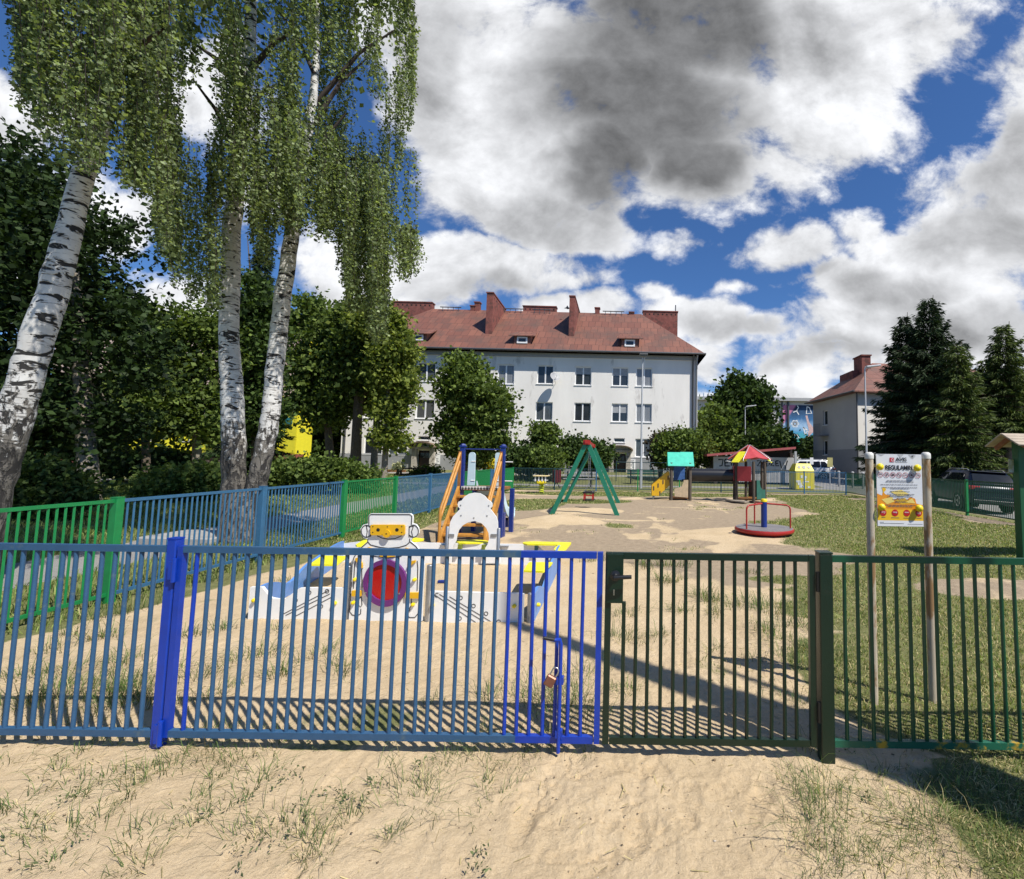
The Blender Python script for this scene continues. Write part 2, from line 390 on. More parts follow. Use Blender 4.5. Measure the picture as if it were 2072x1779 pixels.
gx = axis([(-900,-300,150),(-300,-100,40),(-100,-40,10),(-40,-20,2),(-20,-12,.5),(-12,-7,.12),(-7,-4.5,.05),(-4.5,-1.6,.022),(-1.6,1.4,.0125),(1.4,3.6,.022),(3.6,6,.05),(6,11,.09),(11,16,.25),(16,40,2),(40,100,10),(100,300,40),(300,900,150)])
gy = axis([(-300,-60,40),(-60,-10,5),(-10,0,.8),(0,1.3,.1),(1.3,2.45,.011),(2.45,3.7,.018),(3.7,6,.035),(6,10,.06),(10,24,.12),(24,40,.5),(40,100,5),(100,300,40),(300,1500,200)])
XX, YY = np.meshgrid(gx, gy); hz = ground_h(XX, YY)
# grain of the trodden sand near the camera: foot marks and ripples
near = sstep(6.5, 3.5, YY)*sstep(9, 6, np.abs(XX))
fine = (fbm(XX, YY, .09, 3, 31)-.5)*.016 + (np.abs(fbm(XX*1.6+.5*YY, YY-.4*XX, .07, 2, 37)-.5))*.022
hz = hz + near*fine
frn = np.random.default_rng(8)
for k in range(46):                                         # shoe prints in the trodden sand at the gates
    px_, py_ = (frn.uniform(1000, 1640), frn.uniform(1545, 1760)) if k < 26 else ((frn.uniform(150, 1000), frn.uniform(1560, 1760)) if k < 34 else (frn.uniform(420, 1600), frn.uniform(1290, 1460)))
    q_ = G(px_, py_); a_ = frn.uniform(-.5, .5) + (0 if frn.random() < .6 else 1.2); sel = np.nonzero((np.abs(XX-q_.x) < .25) & (np.abs(YY-q_.y) < .25))
    u_ = (XX[sel]-q_.x)*math.sin(a_) + (YY[sel]-q_.y)*math.cos(a_); v_ = (XX[sel]-q_.x)*math.cos(a_) - (YY[sel]-q_.y)*math.sin(a_)
    w_ = .043*(1 + .22*np.sin(u_*14+.6)); r_ = np.sqrt((u_/.135)**4 + (v_/w_)**4)
    hz[sel] += sstep(1.15, .8, r_)*(-.007 + .0032*np.sin((u_ + .25*np.abs(v_))*2*math.pi/.031)) + .004*np.exp(-((r_-1.2)/.18)**2)
nxg, nyg = len(gx), len(gy)
idx = np.arange(nxg*nyg).reshape(nyg, nxg)
quads = np.stack([idx[:-1,:-1], idx[:-1,1:], idx[1:,1:], idx[1:,:-1]], -1).reshape(-1, 4)
gm_, gnt, gb = new_mat('ground_soil_sand_and_lawn')
at = nd(gnt, 'ShaderNodeAttribute', attribute_name='cover'); sep = nd(gnt, 'ShaderNodeSeparateColor'); gnt.links.new(at.outputs['Color'], sep.inputs[0])
oc = objco(gnt)
nf = noise(gnt, 55, 6, .7, oc); nm = noise(gnt, 9, 6, .65, oc); nl = noise(gnt, 1.7, 5, .6, oc); ng = noise(gnt, 320, 3, .6, oc)
def gm2(op, a, b, clamp=False):
    n = nd(gnt, 'ShaderNodeMath', operation=op, use_clamp=clamp)
    for i, s in enumerate((a, b)):
        if isinstance(s, bpy.types.NodeSocket): gnt.links.new(s, n.inputs[i])
        else: n.inputs[i].default_value = s
    return n.outputs[0]
def edge(w, k=.7, lo=.42, hi=.58):
    v = gm2('ADD', w, gm2('MULTIPLY', gm2('SUBTRACT', gm2('ADD', gm2('MULTIPLY', nm, .6), gm2('MULTIPLY', nf, .4)), .5), k))
    n = nd(gnt, 'ShaderNodeMapRange'); n.interpolation_type = 'SMOOTHSTEP'; gnt.links.new(v, n.inputs[0]); n.inputs[1].default_value = lo; n.inputs[2].default_value = hi
    return n.outputs[0]
dirt = ramp(gnt, [(.25, (.20,.155,.105)), (.55, (.345,.27,.185)), (.8, (.46,.37,.26))], gm2('ADD', gm2('MULTIPLY', nm, .6), gm2('MULTIPLY', nf, .4))).outputs[0]
sandc = ramp(gnt, [(.30, (.34,.25,.145)), (.5, (.535,.41,.255)), (.72, (.64,.515,.345))], gm2('ADD', gm2('MULTIPLY', nl, .35), gm2('ADD', gm2('MULTIPLY', nf, .35), gm2('MULTIPLY', ng, .3)))).outputs[0]
spk = ramp(gnt, [(.665, 0.), (.70, 1.)], noise(gnt, 85, 3, .75, oc)).outputs[0]
sandc = mixc(gnt, spk, sandc, (.20,.145,.09))
lawnc = ramp(gnt, [(.3, (.085,.09,.032)), (.5, (.16,.165,.065)), (.72, (.28,.25,.125))], gm2('ADD', gm2('MULTIPLY', nm, .5), gm2('MULTIPLY', nf, .5))).outputs[0]
pavec = ramp(gnt, [(.3, (.22,.21,.195)), (.7, (.31,.30,.28))], gm2('ADD', gm2('MULTIPLY', nm, .5), gm2('MULTIPLY', ng, .5))).outputs[0]
c = mixc(gnt, edge(sep.outputs[0], .8, .28, .72), dirt, sandc)
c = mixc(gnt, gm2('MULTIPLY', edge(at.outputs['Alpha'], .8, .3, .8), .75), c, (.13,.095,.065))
c = mixc(gnt, edge(sep.outputs[1], .9, .4, .62), c, lawnc)
c = mixc(gnt, edge(sep.outputs[2], .06), c, pavec)
gnt.links.new(c, gb.inputs['Base Color']); gb.inputs['Roughness'].default_value = .95; gb.inputs['Specular IOR Level'].default_value = .12
bp = nd(gnt, 'ShaderNodeBump'); bp.inputs['Strength'].default_value = .9; bp.inputs['Distance'].default_value = .016
hh = gm2('ADD', gm2('MULTIPLY', nf, .7), gm2('ADD', gm2('MULTIPLY', ng, .25), gm2('MULTIPLY', nm, 1.2)))
gnt.links.new(hh, bp.inputs['Height']); gnt.links.new(bp.outputs[0], gb.inputs['Normal'])
ground = np_mesh('ground', np.stack([XX, YY, hz], -1), quads, gm_, smooth=True); tag(ground, 'sandy playground soil with patches of worn lawn and pale paths', kind='structure')
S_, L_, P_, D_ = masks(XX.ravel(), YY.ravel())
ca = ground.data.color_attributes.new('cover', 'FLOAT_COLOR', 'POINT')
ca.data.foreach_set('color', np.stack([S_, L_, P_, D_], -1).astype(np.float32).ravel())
# ================================================================ fences and gates
def paint(name, col, rust=None, rough=.42, var=.10, pt=.66):
    return mat(name, col, rough, 0, var, 14, .12, 120, .5, rust, 9, pt)
M_FADED = paint('faded_blue_paint', (.026,.085,.175), (.07,.12,.16), .5, pt=.6)
M_BLUE = paint('fresh_blue_paint', (.004,.038,.34), None, .35)
M_SIDEBLUE = paint('mid_blue_paint', (.035,.125,.235), (.07,.15,.22), .45)
M_DGREEN = paint('dark_green_paint', (.002,.017,.009), (.008,.02,.012), .35)
M_GREEN = paint('green_paint', (.005,.066,.030), (.12,.075,.03), .35, pt=.74)
M_SIDEGREEN = paint('bright_green_paint', (.01,.20,.055), None, .4)
M_FARDARK = paint('dark_teal_paint', (.012,.045,.055), None, .45)
M_METAL = mat('worn_steel', (.45,.45,.44), .35, .9, .15, 30)
M_BLACK = mat('black_plastic', (.012,.012,.013), .35)
BAR, RAIL, FH = .0195, .033, 1.062
LOW = .105
def gz(x, y): return H1(x, y)
def fence_panel(A, B, mb, h=FH, sp=.0692, bar=BAR, rail=RAIL, z0=None, low=.09, zt=0.0, n=None):
    A, B = Vector(A), Vector(B); L = (B - A).length; d = (B - A) / L
    n = n or max(1, round(L / sp)); up = Vector((0, 0, 1))
    mb.bar(A + up*(h - rail/2), B + up*(h - rail/2), rail*.8, rail); mb.bar(A + up*(low + rail/2), B + up*(low + rail/2), rail*.8, rail)
    for i in range(1, n):
        p = A + d*(L*i/n); mb.path([p + up*(low + rail - .004), p + up*(h - rail + .004)], bar/2, 6, cap=False)
    return mb
def post(p, s, h, zb=-.15):
    return MB().box((p[0], p[1], (h + zb)/2), (s, s, h - zb), bev=.004).box((p[0], p[1], h + .004), (s*1.04, s*1.04, .008))
def base(x, y): return (x, y, gz(x, y))
def fence(name, label, pts, cols, posts, group=None, ps=.06, bars=BAR):
    t = thing(name, label, 'fence', (pts[0][0], pts[0][1], 0), group=group)
    for i in range(len(pts) - 1):
        a, b = Vector((*pts[i], 0)), Vector((*pts[i+1], 0)); d = (b - a).normalized()*ps/2
        m = fence_panel(a + d, b - d, MB(), bar=bars); m.build('panel', cols[i], t, ID4)
    for i, p in enumerate(pts):
        if posts[i] is not None: post(p, ps, FH + .015).build('post', posts[i], t, ID4)
    return t
# the long left fence
lpts = [(fl_x(y), y) for y in [4.88 - 1.99, 4.88, 6.86, 8.88, 10.9, 12.9, 14.9, 16.9, 18.9, 20.9, 22.9]]
c_, g_ = M_SIDEBLUE, M_SIDEGREEN
fence('picket_fence', 'long blue and green picket fence running back past the birches to the house', lpts,
      [g_, c_, c_, g_, c_, c_, g_, g_, c_, g_], [g_, g_, c_, g_, g_, c_, c_, g_, c_, g_, None], 'playground fences', .075)
xs = np.linspace(lpts[-1][0], 9.9, 9)
fence('picket_fence', 'dark picket fence along the far side below the grey apartment house', [(x, 22.9) for x in xs],
      [M_FARDARK]*5 + [M_FARDARK, M_SIDEBLUE, M_SIDEBLUE], [M_SIDEGREEN, M_FARDARK, M_SIDEBLUE, M_SIDEGREEN, M_SIDEGREEN, M_FARDARK, M_SIDEGREEN, M_SIDEBLUE, M_SIDEBLUE], 'playground fences', .06)
ys = [22.9, 20.2, 17.3, 14.4, 11.5, 8.6, 5.6, 2.6]
fence('picket_fence', 'green picket fence in front of the parked dark car', [(9.9, y) for y in ys], [M_GREEN]*7, [None] + [M_SIDEGREEN]*7, 'playground fences', .07)
# --- front line: blue panel | blue gate | dark green gate | green panel
GX = lambda px, py=1300: P(px, py, GATE_Y).x
xL, xGL, xGR, xDL, xDR, xR = GX(325) + .024, GX(349), GX(1218), GX(1222.5), GX(1650), GX(1669)
def gp(x): return Vector((x, GATE_Y, 0))
def barred(t, a, b, n, m_bar, m_rail, low, h=FH, first=1, last=None, skip=(), mats=None):
    for i in range(first, last or n):
        if i in skip: continue
        p = gp(a + (b - a)*i/n + random.gauss(0, .0013)); lo = low + RAIL - .002
        MB().path([p + Vector((random.gauss(0, .0012), 0, lo - .004)), p + Vector((random.gauss(0, .001), random.gauss(0, .001), .55)), p + Vector((0, 0, h - RAIL + .004))], BAR/2, 10).build('bar', mats(i) if mats else m_bar, t, ID4, 50)
t = thing('picket_fence', 'faded blue picket fence panel left of the blue gate post', 'fence', (xL, GATE_Y, 0), group='playground fences')
a, b = fl_x(2.51) + .05, xL - .024
for z in (FH - RAIL/2, LOW + RAIL/2): MB().bar(gp(a) + Vector((0,0,z)), gp(b) + Vector((0,0,z)), RAIL*.8, RAIL).build('rail', M_FADED, t, ID4)
n = round((b - a)/.0692); barred(t, a, b, n, M_FADED, M_FADED, LOW)
post((a, GATE_Y), .075, FH + .02).build('post', M_SIDEGREEN, t, ID4)
t = thing('gate_post', 'bright blue square steel post the blue gate hangs on', 'post', (xL, GATE_Y, 0), group='gate posts')
post((xL, GATE_Y + .01), .048, 1.095).build('post_tube', M_BLUE, t, ID4)
for z in (.94, .13):
    m = MB(); m.box((xL + .022, GATE_Y - .022, z), (.022, .02, .09)); m.path([(xL + .036, GATE_Y - .024, z - .06), (xL + .036, GATE_Y - .024, z + .06)], .011, 10); m.build('hinge', M_BLUE, t, ID4)
t = thing('gate', 'wide blue barred gate leaf with faded bars and fresh blue paint at its ends', 'gate', (xGL, GATE_Y, 0), group='playground gates')
n = 33; FR = RAIL
for x in (xGL + .014, xGR - .017): MB().bar(gp(x) + Vector((0,0,LOW)), gp(x) + Vector((0,0,FH)), FR*.85, FR*.9, up=(0,1,0)).build('stile', M_BLUE, t, ID4)
xa, xb = xGL + .028, xGR - .036; xm = GX(1050)
for z in (FH - RAIL/2, LOW + RAIL/2):
    MB().bar(gp(xa) + Vector((0,0,z)), gp(xm) + Vector((0,0,z)), RAIL*.86, RAIL).build('rail', M_FADED, t, ID4)
    MB().bar(gp(xm) + Vector((0,0,z)), gp(xb) + Vector((0,0,z)), RAIL*.86, RAIL).build('rail', M_BLUE, t, ID4)
barred(t, xa, xb, n, M_FADED, M_FADED, LOW, mats=lambda i: M_BLUE if i == 1 or i >= n - 7 else M_FADED)
# drop bolt with its handle and padlock
bx = GX(1137); m = MB(); m.path([(bx, GATE_Y - .03, .07), (bx, GATE_Y - .03, .60), (bx - .006, GATE_Y - .036, .625), (bx - .03, GATE_Y - .055, .63), (bx - .075, GATE_Y - .075, .645)], [.010]*3 + [.009, .008], 10)
for z in (.16, .42): m.box((bx, GATE_Y - .022, z), (.034, .03, .035))
bolt = m.build('drop_bolt', M_BLUE, t, ID4, 40)
MB().path([(bx - .03, GATE_Y - .056, .631), (bx - .08, GATE_Y - .078, .648)], .0085, 10).build('grip', M_BLACK, bolt, ID4, 40)
pl = thing('padlock', 'small brown padlock hanging on the drop bolt of the blue gate', 'padlock', (bx - .05, GATE_Y - .035, .43))
cx0, cz0 = bx - .048, .425; Mx = Matrix.Rotation(R(28), 3, 'Y')
MB().box((cx0, GATE_Y - .045, cz0), (.05, .022, .055), M=Mx, bev=.005).build('lock_body', mat('tarnished_brass', (.23,.10,.065), .45, .5, .2, 40), pl, ID4)
sh = [Vector((cx0, GATE_Y - .045, cz0)) + Mx @ Vector((.016*math.cos(a)*1.0, 0, .028 + (.028 + .016*math.sin(a) if 1 else 0))) for a in np.linspace(0, math.pi, 9)]
e0 = Vector((cx0, GATE_Y - .045, cz0)) + Mx @ Vector((.016, 0, .02)); e1 = Vector((cx0, GATE_Y - .045, cz0)) + Mx @ Vector((-.016, 0, .02))
MB().path([e0] + sh + [e1], .004, 8).build('shackle', M_METAL, pl, ID4, 60)
# dark green leaf
t = thing('gate', 'narrow dark green barred gate leaf with a lock box and black handle', 'gate', (xDR, GATE_Y, 0), group='playground gates')
for x in (xDL + .016, xDR - .017): MB().bar(gp(x) + Vector((0,0,LOW)), gp(x) + Vector((0,0,FH)), FR*.95, FR*.9, up=(0,1,0)).build('stile', M_DGREEN, t, ID4)
xa, xb = xDL + .035, xDR - .036
for z in (FH - RAIL/2, LOW + RAIL/2): MB().bar(gp(xa) + Vector((0,0,z)), gp(xb) + Vector((0,0,z)), RAIL*.86, RAIL).build('rail', M_DGREEN, t, ID4)
n = 16
lx0, lx1, lz0 = GX(1218), GX(1258), P(1240, 1218, GATE_Y).z
barred(t, xa, xb, n, M_DGREEN, M_DGREEN, LOW, first=2)
p = gp(xa + (xb-xa)/n); MB().bar(p + Vector((0,0,LOW+RAIL-.002)), p + Vector((0,0,lz0+.002)), BAR, BAR, up=(1,0,0)).build('bar', M_DGREEN, t, ID4)
lb = MB().box(((lx0+lx1)/2 + .01, GATE_Y - .004, (lz0 + FH)/2 - .001), (lx1-lx0 - .016, .050, FH - lz0 - .004), bev=.003).build('lock_box', M_DGREEN, t, ID4)
hx, hz_ = GX(1243), P(1243, 1162, GATE_Y).z
m = MB(); m.lathe([(.027, 0), (.027, .007), (.016, .009), (.011, .012), (.011, .05)], (hx, GATE_Y - .029, hz_), 18, (0, -1, 0))
m.path([(hx - .004, GATE_Y - .075, hz_), (hx + .02, GATE_Y - .076, hz_ + .002), (hx + .085, GATE_Y - .07, hz_ + .004)], [.012, .011, .010], 10)
m.build('handle', M_BLACK, lb, ID4, 40)
MB().box((GX(1241), GATE_Y - .0305, hz_ - .085), (.007, .003, .03), bev=.001).build('keyhole_plate', M_METAL, lb, ID4)
t = thing('gate_post', 'very dark green square steel post right of the narrow gate', 'post', (xR, GATE_Y, 0), group='gate posts')
post((xR, GATE_Y), .068, P(1668, 1119, GATE_Y).z).build('post_tube', M_DGREEN, t, ID4)
for z in (.93, .28):
    m = MB(); m.path([(xR - .041, GATE_Y - .02, z - .05), (xR - .041, GATE_Y - .02, z + .05)], .010, 8); m.box((xR - .036, GATE_Y - .02, z), (.02, .012, .03)); m.build('hinge', M_BLACK, t, ID4)
t = thing('picket_fence', 'green picket fence panel with yellow scuffed bottom rail right of the gates', 'fence', (xR, GATE_Y, 0), group='playground fences')
a, b = xR + .036, xR + 2.5
MB().bar(gp(a) + Vector((0,0,FH-RAIL/2)), gp(b) + Vector((0,0,FH-RAIL/2)), RAIL*.8, RAIL).build('rail', M_GREEN, t, ID4)
M_SCUFF = paint('green_paint_scuffed_to_yellow', (.008,.10,.055), (.42,.26,.02), .45, pt=.55)
MB().bar(gp(a) + Vector((0,0,LOW+RAIL/2)), gp(b) + Vector((0,0,LOW+RAIL/2)), RAIL*.8, RAIL).build('rail', M_SCUFF, t, ID4)
barred(t, a, b, round((b-a)/.0692), M_GREEN, M_GREEN, LOW)
post((b + .04, GATE_Y), .075, FH + .02).build('post', M_GREEN, t, ID4)
m = MB(); fence_panel((b + .08, GATE_Y, 0), (9.86, GATE_Y, 0), m); m.build('panel', M_GREEN, t, ID4)
# ================================================================ playground equipment
M_WHITE = mat('white_play_board', (.78,.78,.76), .4, 0, .04, 5, .03, 60)
M_LINE = mat('black_engraved_line', (.012,.012,.012), .6)
M_YEL = mat('yellow_plastic', (.80,.62,.012), .35, 0, .06)
M_LEMON = mat('lemon_seat_board', (.80,.74,.02), .4, 0, .08, 9, .03, 60, patch=(.55,.50,.10), ps=12, pt=.68)
M_AMBER = mat('amber_yellow_board', (.72,.40,.012), .38, 0, .08)
M_PURPLE = mat('purple_board', (.13,.022,.15), .4, 0, .06)
M_RED = mat('red_tinted_disc', (.42,.006,.008), .12, 0, .05, spec=.6)
M_GALV = mat('galvanised_steel', (.34,.35,.36), .42, .75, .12, 25)
M_LBLUE = mat('light_blue_board', (.10,.26,.62), .4, 0, .12, 7, .03, 60, patch=(.20,.34,.60), ps=6, pt=.62)
M_NAVY = paint('navy_blue_paint', (.008,.028,.19), None, .35)
M_WOOD = mat('orange_stained_wood', (.46,.21,.035), .5, 0, .28, 5, .15, 60, stretch=(3, 3, .6))
M_WOODD = mat('brown_stained_wood', (.28,.12,.03), .55, 0, .3, 6, .2, 60)
M_LOG = mat('weathered_dark_log', (.075,.058,.042), .8, 0, .35, 9, .3, 60, stretch=(6, 6, 1))
SBY, SBB = 4.38, 6.9
C3 = lambda x, y: (679.9 + .2344*x, 1003.6 + .2344*y)
C8 = lambda x, y: (874.1 + .1547*x, 874.1 + .1547*y)
C1 = lambda x, y: (485.6 + .4095*x, 809.4 + .4095*y)
C6 = lambda x, y: (1246.5 + .1953*x, 874.1 + .1953*y)
def pl2(conv, pts, Y):                                     # points read off the photo, laid on the upright plane y = Y
    return [(lambda q: (q.x, q.z))(P(*conv(*p), Y)) for p in pts]
UX, UZ = Vector((1,0,0)), Vector((0,0,1))
def plate(poly, Y, th, name, m, parent, down=None):
    a = sum(poly[i][0]*poly[(i+1)%len(poly)][1] - poly[(i+1)%len(poly)][0]*poly[i][1] for i in range(len(poly)))
    if a < 0: poly = poly[::-1]
    return MB().prism(poly, (0, Y, 0), UX, UZ, (0, th, 0)).build(name, m, parent, ID4)
def lines(lst, Y, wd, name, parent, conv):
    m = MB()
    for l in lst: m.strip(pl2(conv, l, Y), wd, (0, Y, 0), UX, UZ, 0.0)
    return m.build(name, M_LINE, parent, ID4)
def arc(cx, cy, rx, ry, a0, a1, n=14): return [(cx + rx*math.cos(R(a)), cy + ry*math.sin(R(a))) for a in np.linspace(a0, a1, n)]
t = thing('sandbox', 'large sandbox with white front boards, light blue side boards and a robot panel', 'sandbox', (-2.4, 5.6, 0))
X0 = P(500, 1215, SBY).x; X1 = P(1066, 1215, SBY).x; XB0, XB1 = -4.32, -1.18
lf = pl2(C1, [(50,925),(108,925),(128,950),(150,978),(180,984),(225,982),(260,955),(292,931),(330,929),(518,930)], SBY)
plate([(lf[0][0], -.1)] + lf + [(lf[-1][0], -.1)], SBY, .03, 'front_board', M_WHITE, t)
rf = pl2(C1, [(940,946),(1180,952),(1390,957),(1402,960)], SBY)
plate([(rf[0][0], -.1)] + rf + [(rf[-1][0], -.1)], SBY, .03, 'front_board', M_WHITE, t)
ln = [[(210,1060),(440,940)],[(225,1065),(445,958)],[(275,1068),(470,965)],[(965,965),(1180,1110)],[(985,960),(1225,1108)],[(1035,972),(1255,1105)]]
ln += [arc(cx, cy, 9, 9, 0, 360, 16) for cx, cy in ((342,952),(275,990),(207,1025),(400,1020),(430,945),(1090,978),(1154,1018),(1216,1056),(1278,1096),(1085,1080))]
ln += [arc(975, 965, 12, 10, 90, 300)]
lines(ln, SBY - .003, .006, 'engraved_lines', t, C1)
def knob(px, Y=SBY, s=.018):
    p = P(*px, Y); MB().lathe([(s, 0), (s, .02), (s*.8, .028), (s*.3, .032)], (p.x, Y, p.z), 14, (0,-1,0)).build('bolt_cap', M_YEL, t, ID4, 40)
for q in ((75,988),(470,1003),(952,1014),(1356,1017)): knob(C1(*q))
def gpost(x, y, zt, r=.028): MB().lathe([(r, -.1), (r, zt), (r*.8, zt+.006)], (x, y, 0), 16).build('steel_post', M_GALV, t, ID4, 40)
for q, zt in ((700, .53), (866, .55), (1073, .31)): gpost(P(q, 1200, SBY).x, SBY + .02, zt)
def side(xa, ya, xb, yb):
    A, B = Vector((xa, ya, 0)), Vector((xb, yb, 0)); L = (B-A).length; d = (B-A)/L
    prof = [(s*L, .30 - .13*math.exp(-((s-.28)/.13)**2) + .02*math.sin(s*9)) for s in np.linspace(0, 1, 26)]
    MB().prism([(0,-.1), (L,-.1)] + prof[::-1], A, d, UZ, d.cross(UZ)*.03).build('side_board', M_LBLUE, t, ID4)
side(X0 + .01, SBY + .06, XB0, SBB); side(X1 + .03, SBY + .06, XB1, SBB)
p = P(*C1(1430, 1000), SBY+.1); MB().lathe([(.018,0),(.018,.02),(.012,.03)], (X1 + .062, SBY + .16, .17), 14, (1,-.1,0)).build('bolt_cap', M_YEL, t, ID4, 40)
bk = [(XB0, -.1), (XB0, .27), (-4.1, .30), (-1.55, .30), (-1.5, .29), (-1.36, .17), (-1.28, .15), (XB1, .15), (XB1, -.1)]
MB().prism(bk, (0, SBB, 0), UX, UZ, (0, .03, 0)).build('back_board', M_WHITE, t, ID4)
def seat(conv, pts, z=.315, name='corner_seat'):
    q = [G(*conv(*p), z) for p in pts]; poly = [(v.x, v.y) for v in q]
    a = sum(poly[i][0]*poly[(i+1)%len(poly)][1] - poly[(i+1)%len(poly)][0]*poly[i][1] for i in range(len(poly)))
    if a < 0: poly = poly[::-1]
    return MB().prism(poly, (0,0,z-.02), (1,0,0), (0,1,0), (0,0,.02)).build(name, M_LEMON, t, ID4)
s1 = seat(C1, [(345,812),(360,800),(400,772),(412,768),(520,770),(528,776),(485,808),(470,813)], name='side_seat')
s2 = seat(C1, [(1402,842),(1406,834),(1424,806),(1432,801),(1545,801),(1540,808),(1506,842),(1496,846)], name='side_seat')
s3 = seat(C3, [(1612,402),(1625,396),(1700,392),(2030,400),(2028,408),(1970,474),(1900,474),(1882,462),(1888,446),(1915,424),(1905,419),(1650,414),(1615,408)])
s4 = seat(C3, [(168,420),(230,384),(300,372),(690,360),(762,368),(755,378),(690,388),(350,396),(250,428),(180,430)])
s5 = seat(C8, [(312,1432),(345,1418),(420,1410),(640,1411),(715,1420),(748,1432),(700,1446),(600,1450),(440,1450),(350,1446)], name='arch_seat')
for X_ in (C8(370,1470), C8(680,1480)):
    q = P(*X_, SBB-.05); MB().box((q.x, SBB-.05, .26), (.045,.07,.07)).build('bracket', mat('olive_bracket', (.16,.19,.02), .45), s5, ID4)
for X_ in (C3(1728,440),):
    q = P(*X_, SBB-.05); MB().box((q.x, SBB-.04, .26), (.04,.06,.07)).build('bracket', M_FARDARK, s3, ID4)
# robot play panel
RY = SBY - .005
ro = [(288,162),(300,152),(640,152),(660,166),(664,190),(660,238),(690,246),(712,278),(714,322),(694,356),(655,368),(645,392),(690,428),(728,476),(752,535),(762,600),(758,690),(748,800),(745,930),(742,1080),
      (108,1080),(118,930),(128,700),(135,580),(150,522),(182,476),(222,436),(268,396),(270,372),(238,362),(214,328),(212,282),(236,248),(276,238),(278,180)]
rp = pl2(C3, ro, RY); rp = [(x, -.1 if z < .06 else z) for x, z in rp]
rob = plate(rp, RY, .02, 'robot_panel', M_WHITE, t)
ls = [[(284,250),(284,178),(300,160),(636,161),(654,176),(650,250)],
      [(276,368),(274,398),(300,424),(380,444),(450,452),(540,445),(606,426),(634,400),(636,368)],
      [(355,344),(400,366),(450,374),(510,369),(565,345)], arc(262,305,44,52,40,320), arc(668,305,44,52,-140,140),
      [(262,258),(298,256),(298,352),(262,352),(270,305),(262,258)], [(668,262),(632,262),(630,355),(662,356),(652,308),(668,262)],
      [(272,400),(225,440),(185,485),(155,530),(140,590),(134,700),(122,900),(118,1000),(140,1028),(180,1036),(212,1018),(214,975)],
      [(640,396),(690,436),(730,495),(752,560),(756,640),(744,780),(738,930),(712,1010),(680,1050),(632,1050),(615,1022),(640,975)],
      [(215,870),(198,890),(196,945),(212,960),(224,940),(220,885),(215,870)], [(645,880),(616,890),(612,955),(630,975),(648,950),(650,885)],
      [(170,560),(160,600),(150,800)], [(232,600),(222,640),(224,800)], [(630,640),(632,800)], [(700,560),(706,620),(700,820)],
      [(270,470),(330,520),(450,536),(560,520),(620,470)]]
lines(ls, RY - .003, .0075, 'engraved_lines', rob, C3)
def rr(x0, y0, x1, y1, r, n=5):
    o = []
    for cx, cy, a in ((x1-r,y1-r,0),(x0+r,y1-r,90),(x0+r,y0+r,180),(x1-r,y0+r,270)): o += arc(cx, cy, r, r, a, a+90, n)
    return o
gg = plate(pl2(C3, rr(308,246,602,336,14), RY), RY - .004, -.018, 'goggles', M_AMBER, rob)
plate(pl2(C3, arc(452,322,34,34,0,345,24), RY), RY - .024, -.012, 'nose_disc', M_AMBER, gg)
m = MB()
for cx, cy, r_ in ((375,290,15),(537,290,15),(330,262,5),(578,262,5),(330,312,5),(578,312,5),(455,264,5),(452,322,6)):
    m.prism(pl2(C3, arc(cx,cy,r_,r_,0,345,16), RY), (0, RY - (.0235 if cy != 322 else .0375), 0), UX, UZ, (0,.002,0))
m.build('eye_holes', M_LINE, gg, ID4)
n = 48; oo = pl2(C3, arc(436,748,187,202,0,352.5,n), RY); ii = pl2(C3, arc(432,742,149,156,0,352.5,n), RY); m = MB(); vs = []
for ring_, y_ in ((oo, RY-.002), (ii, RY-.002), (ii, RY-.03), (oo, RY-.03)): vs += [(x, y_, z) for x, z in ring_]
m.add(vs, [(a*n+k, a*n+(k+1)%n, ((a+1)%4)*n+(k+1)%n, ((a+1)%4)*n+k) for a in range(4) for k in range(n)]).build('belly_ring', M_PURPLE, rob, ID4)
plate(pl2(C3, arc(432,742,151,158,0,352.5,n), RY), RY - .003, -.006, 'belly_window', M_RED, rob)
for q in ((432,566),(275,828),(562,835)):
    p = P(*C3(*q), RY); MB().lathe([(.007,0),(.007,.004)], (p.x, RY-.03, p.z), 10, (0,-1,0)).build('screw', M_METAL, rob, ID4)
plate(pl2(C3, [(172,538),(190,530),(215,548),(234,580),(236,618),(216,622),(206,585),(180,558)], RY), RY-.002, -.016, 'shoulder_pad', M_AMBER, rob)
plate(pl2(C3, [(692,552),(690,572),(660,590),(642,618),(622,616),(630,585),(655,560)], RY), RY-.002, -.016, 'shoulder_pad', M_AMBER, rob)
plate(pl2(C3, rr(146,812,226,862,6), RY), RY-.002, -.02, 'hand_block', M_AMBER, rob); plate(pl2(C3, rr(606,830,728,880,6), RY), RY-.002, -.02, 'hand_block', M_AMBER, rob)
plate(pl2(C3, [(255,452),(290,440),(320,452),(300,462)], RY), RY-.002, -.01, 'collar_pad', M_AMBER, rob); plate(pl2(C3, [(585,456),(610,446),(640,456),(610,464)], RY), RY-.002, -.01, 'collar_pad', M_AMBER, rob)
plate(pl2(C3, [(378,506),(450,512),(515,506),(510,522),(450,528),(384,522)], RY), RY-.002, -.01, 'collar_pad', M_AMBER, rob)
for q in ((170,718),(155,918),(668,935),(682,720)): knob(C3(*q), RY, .016)
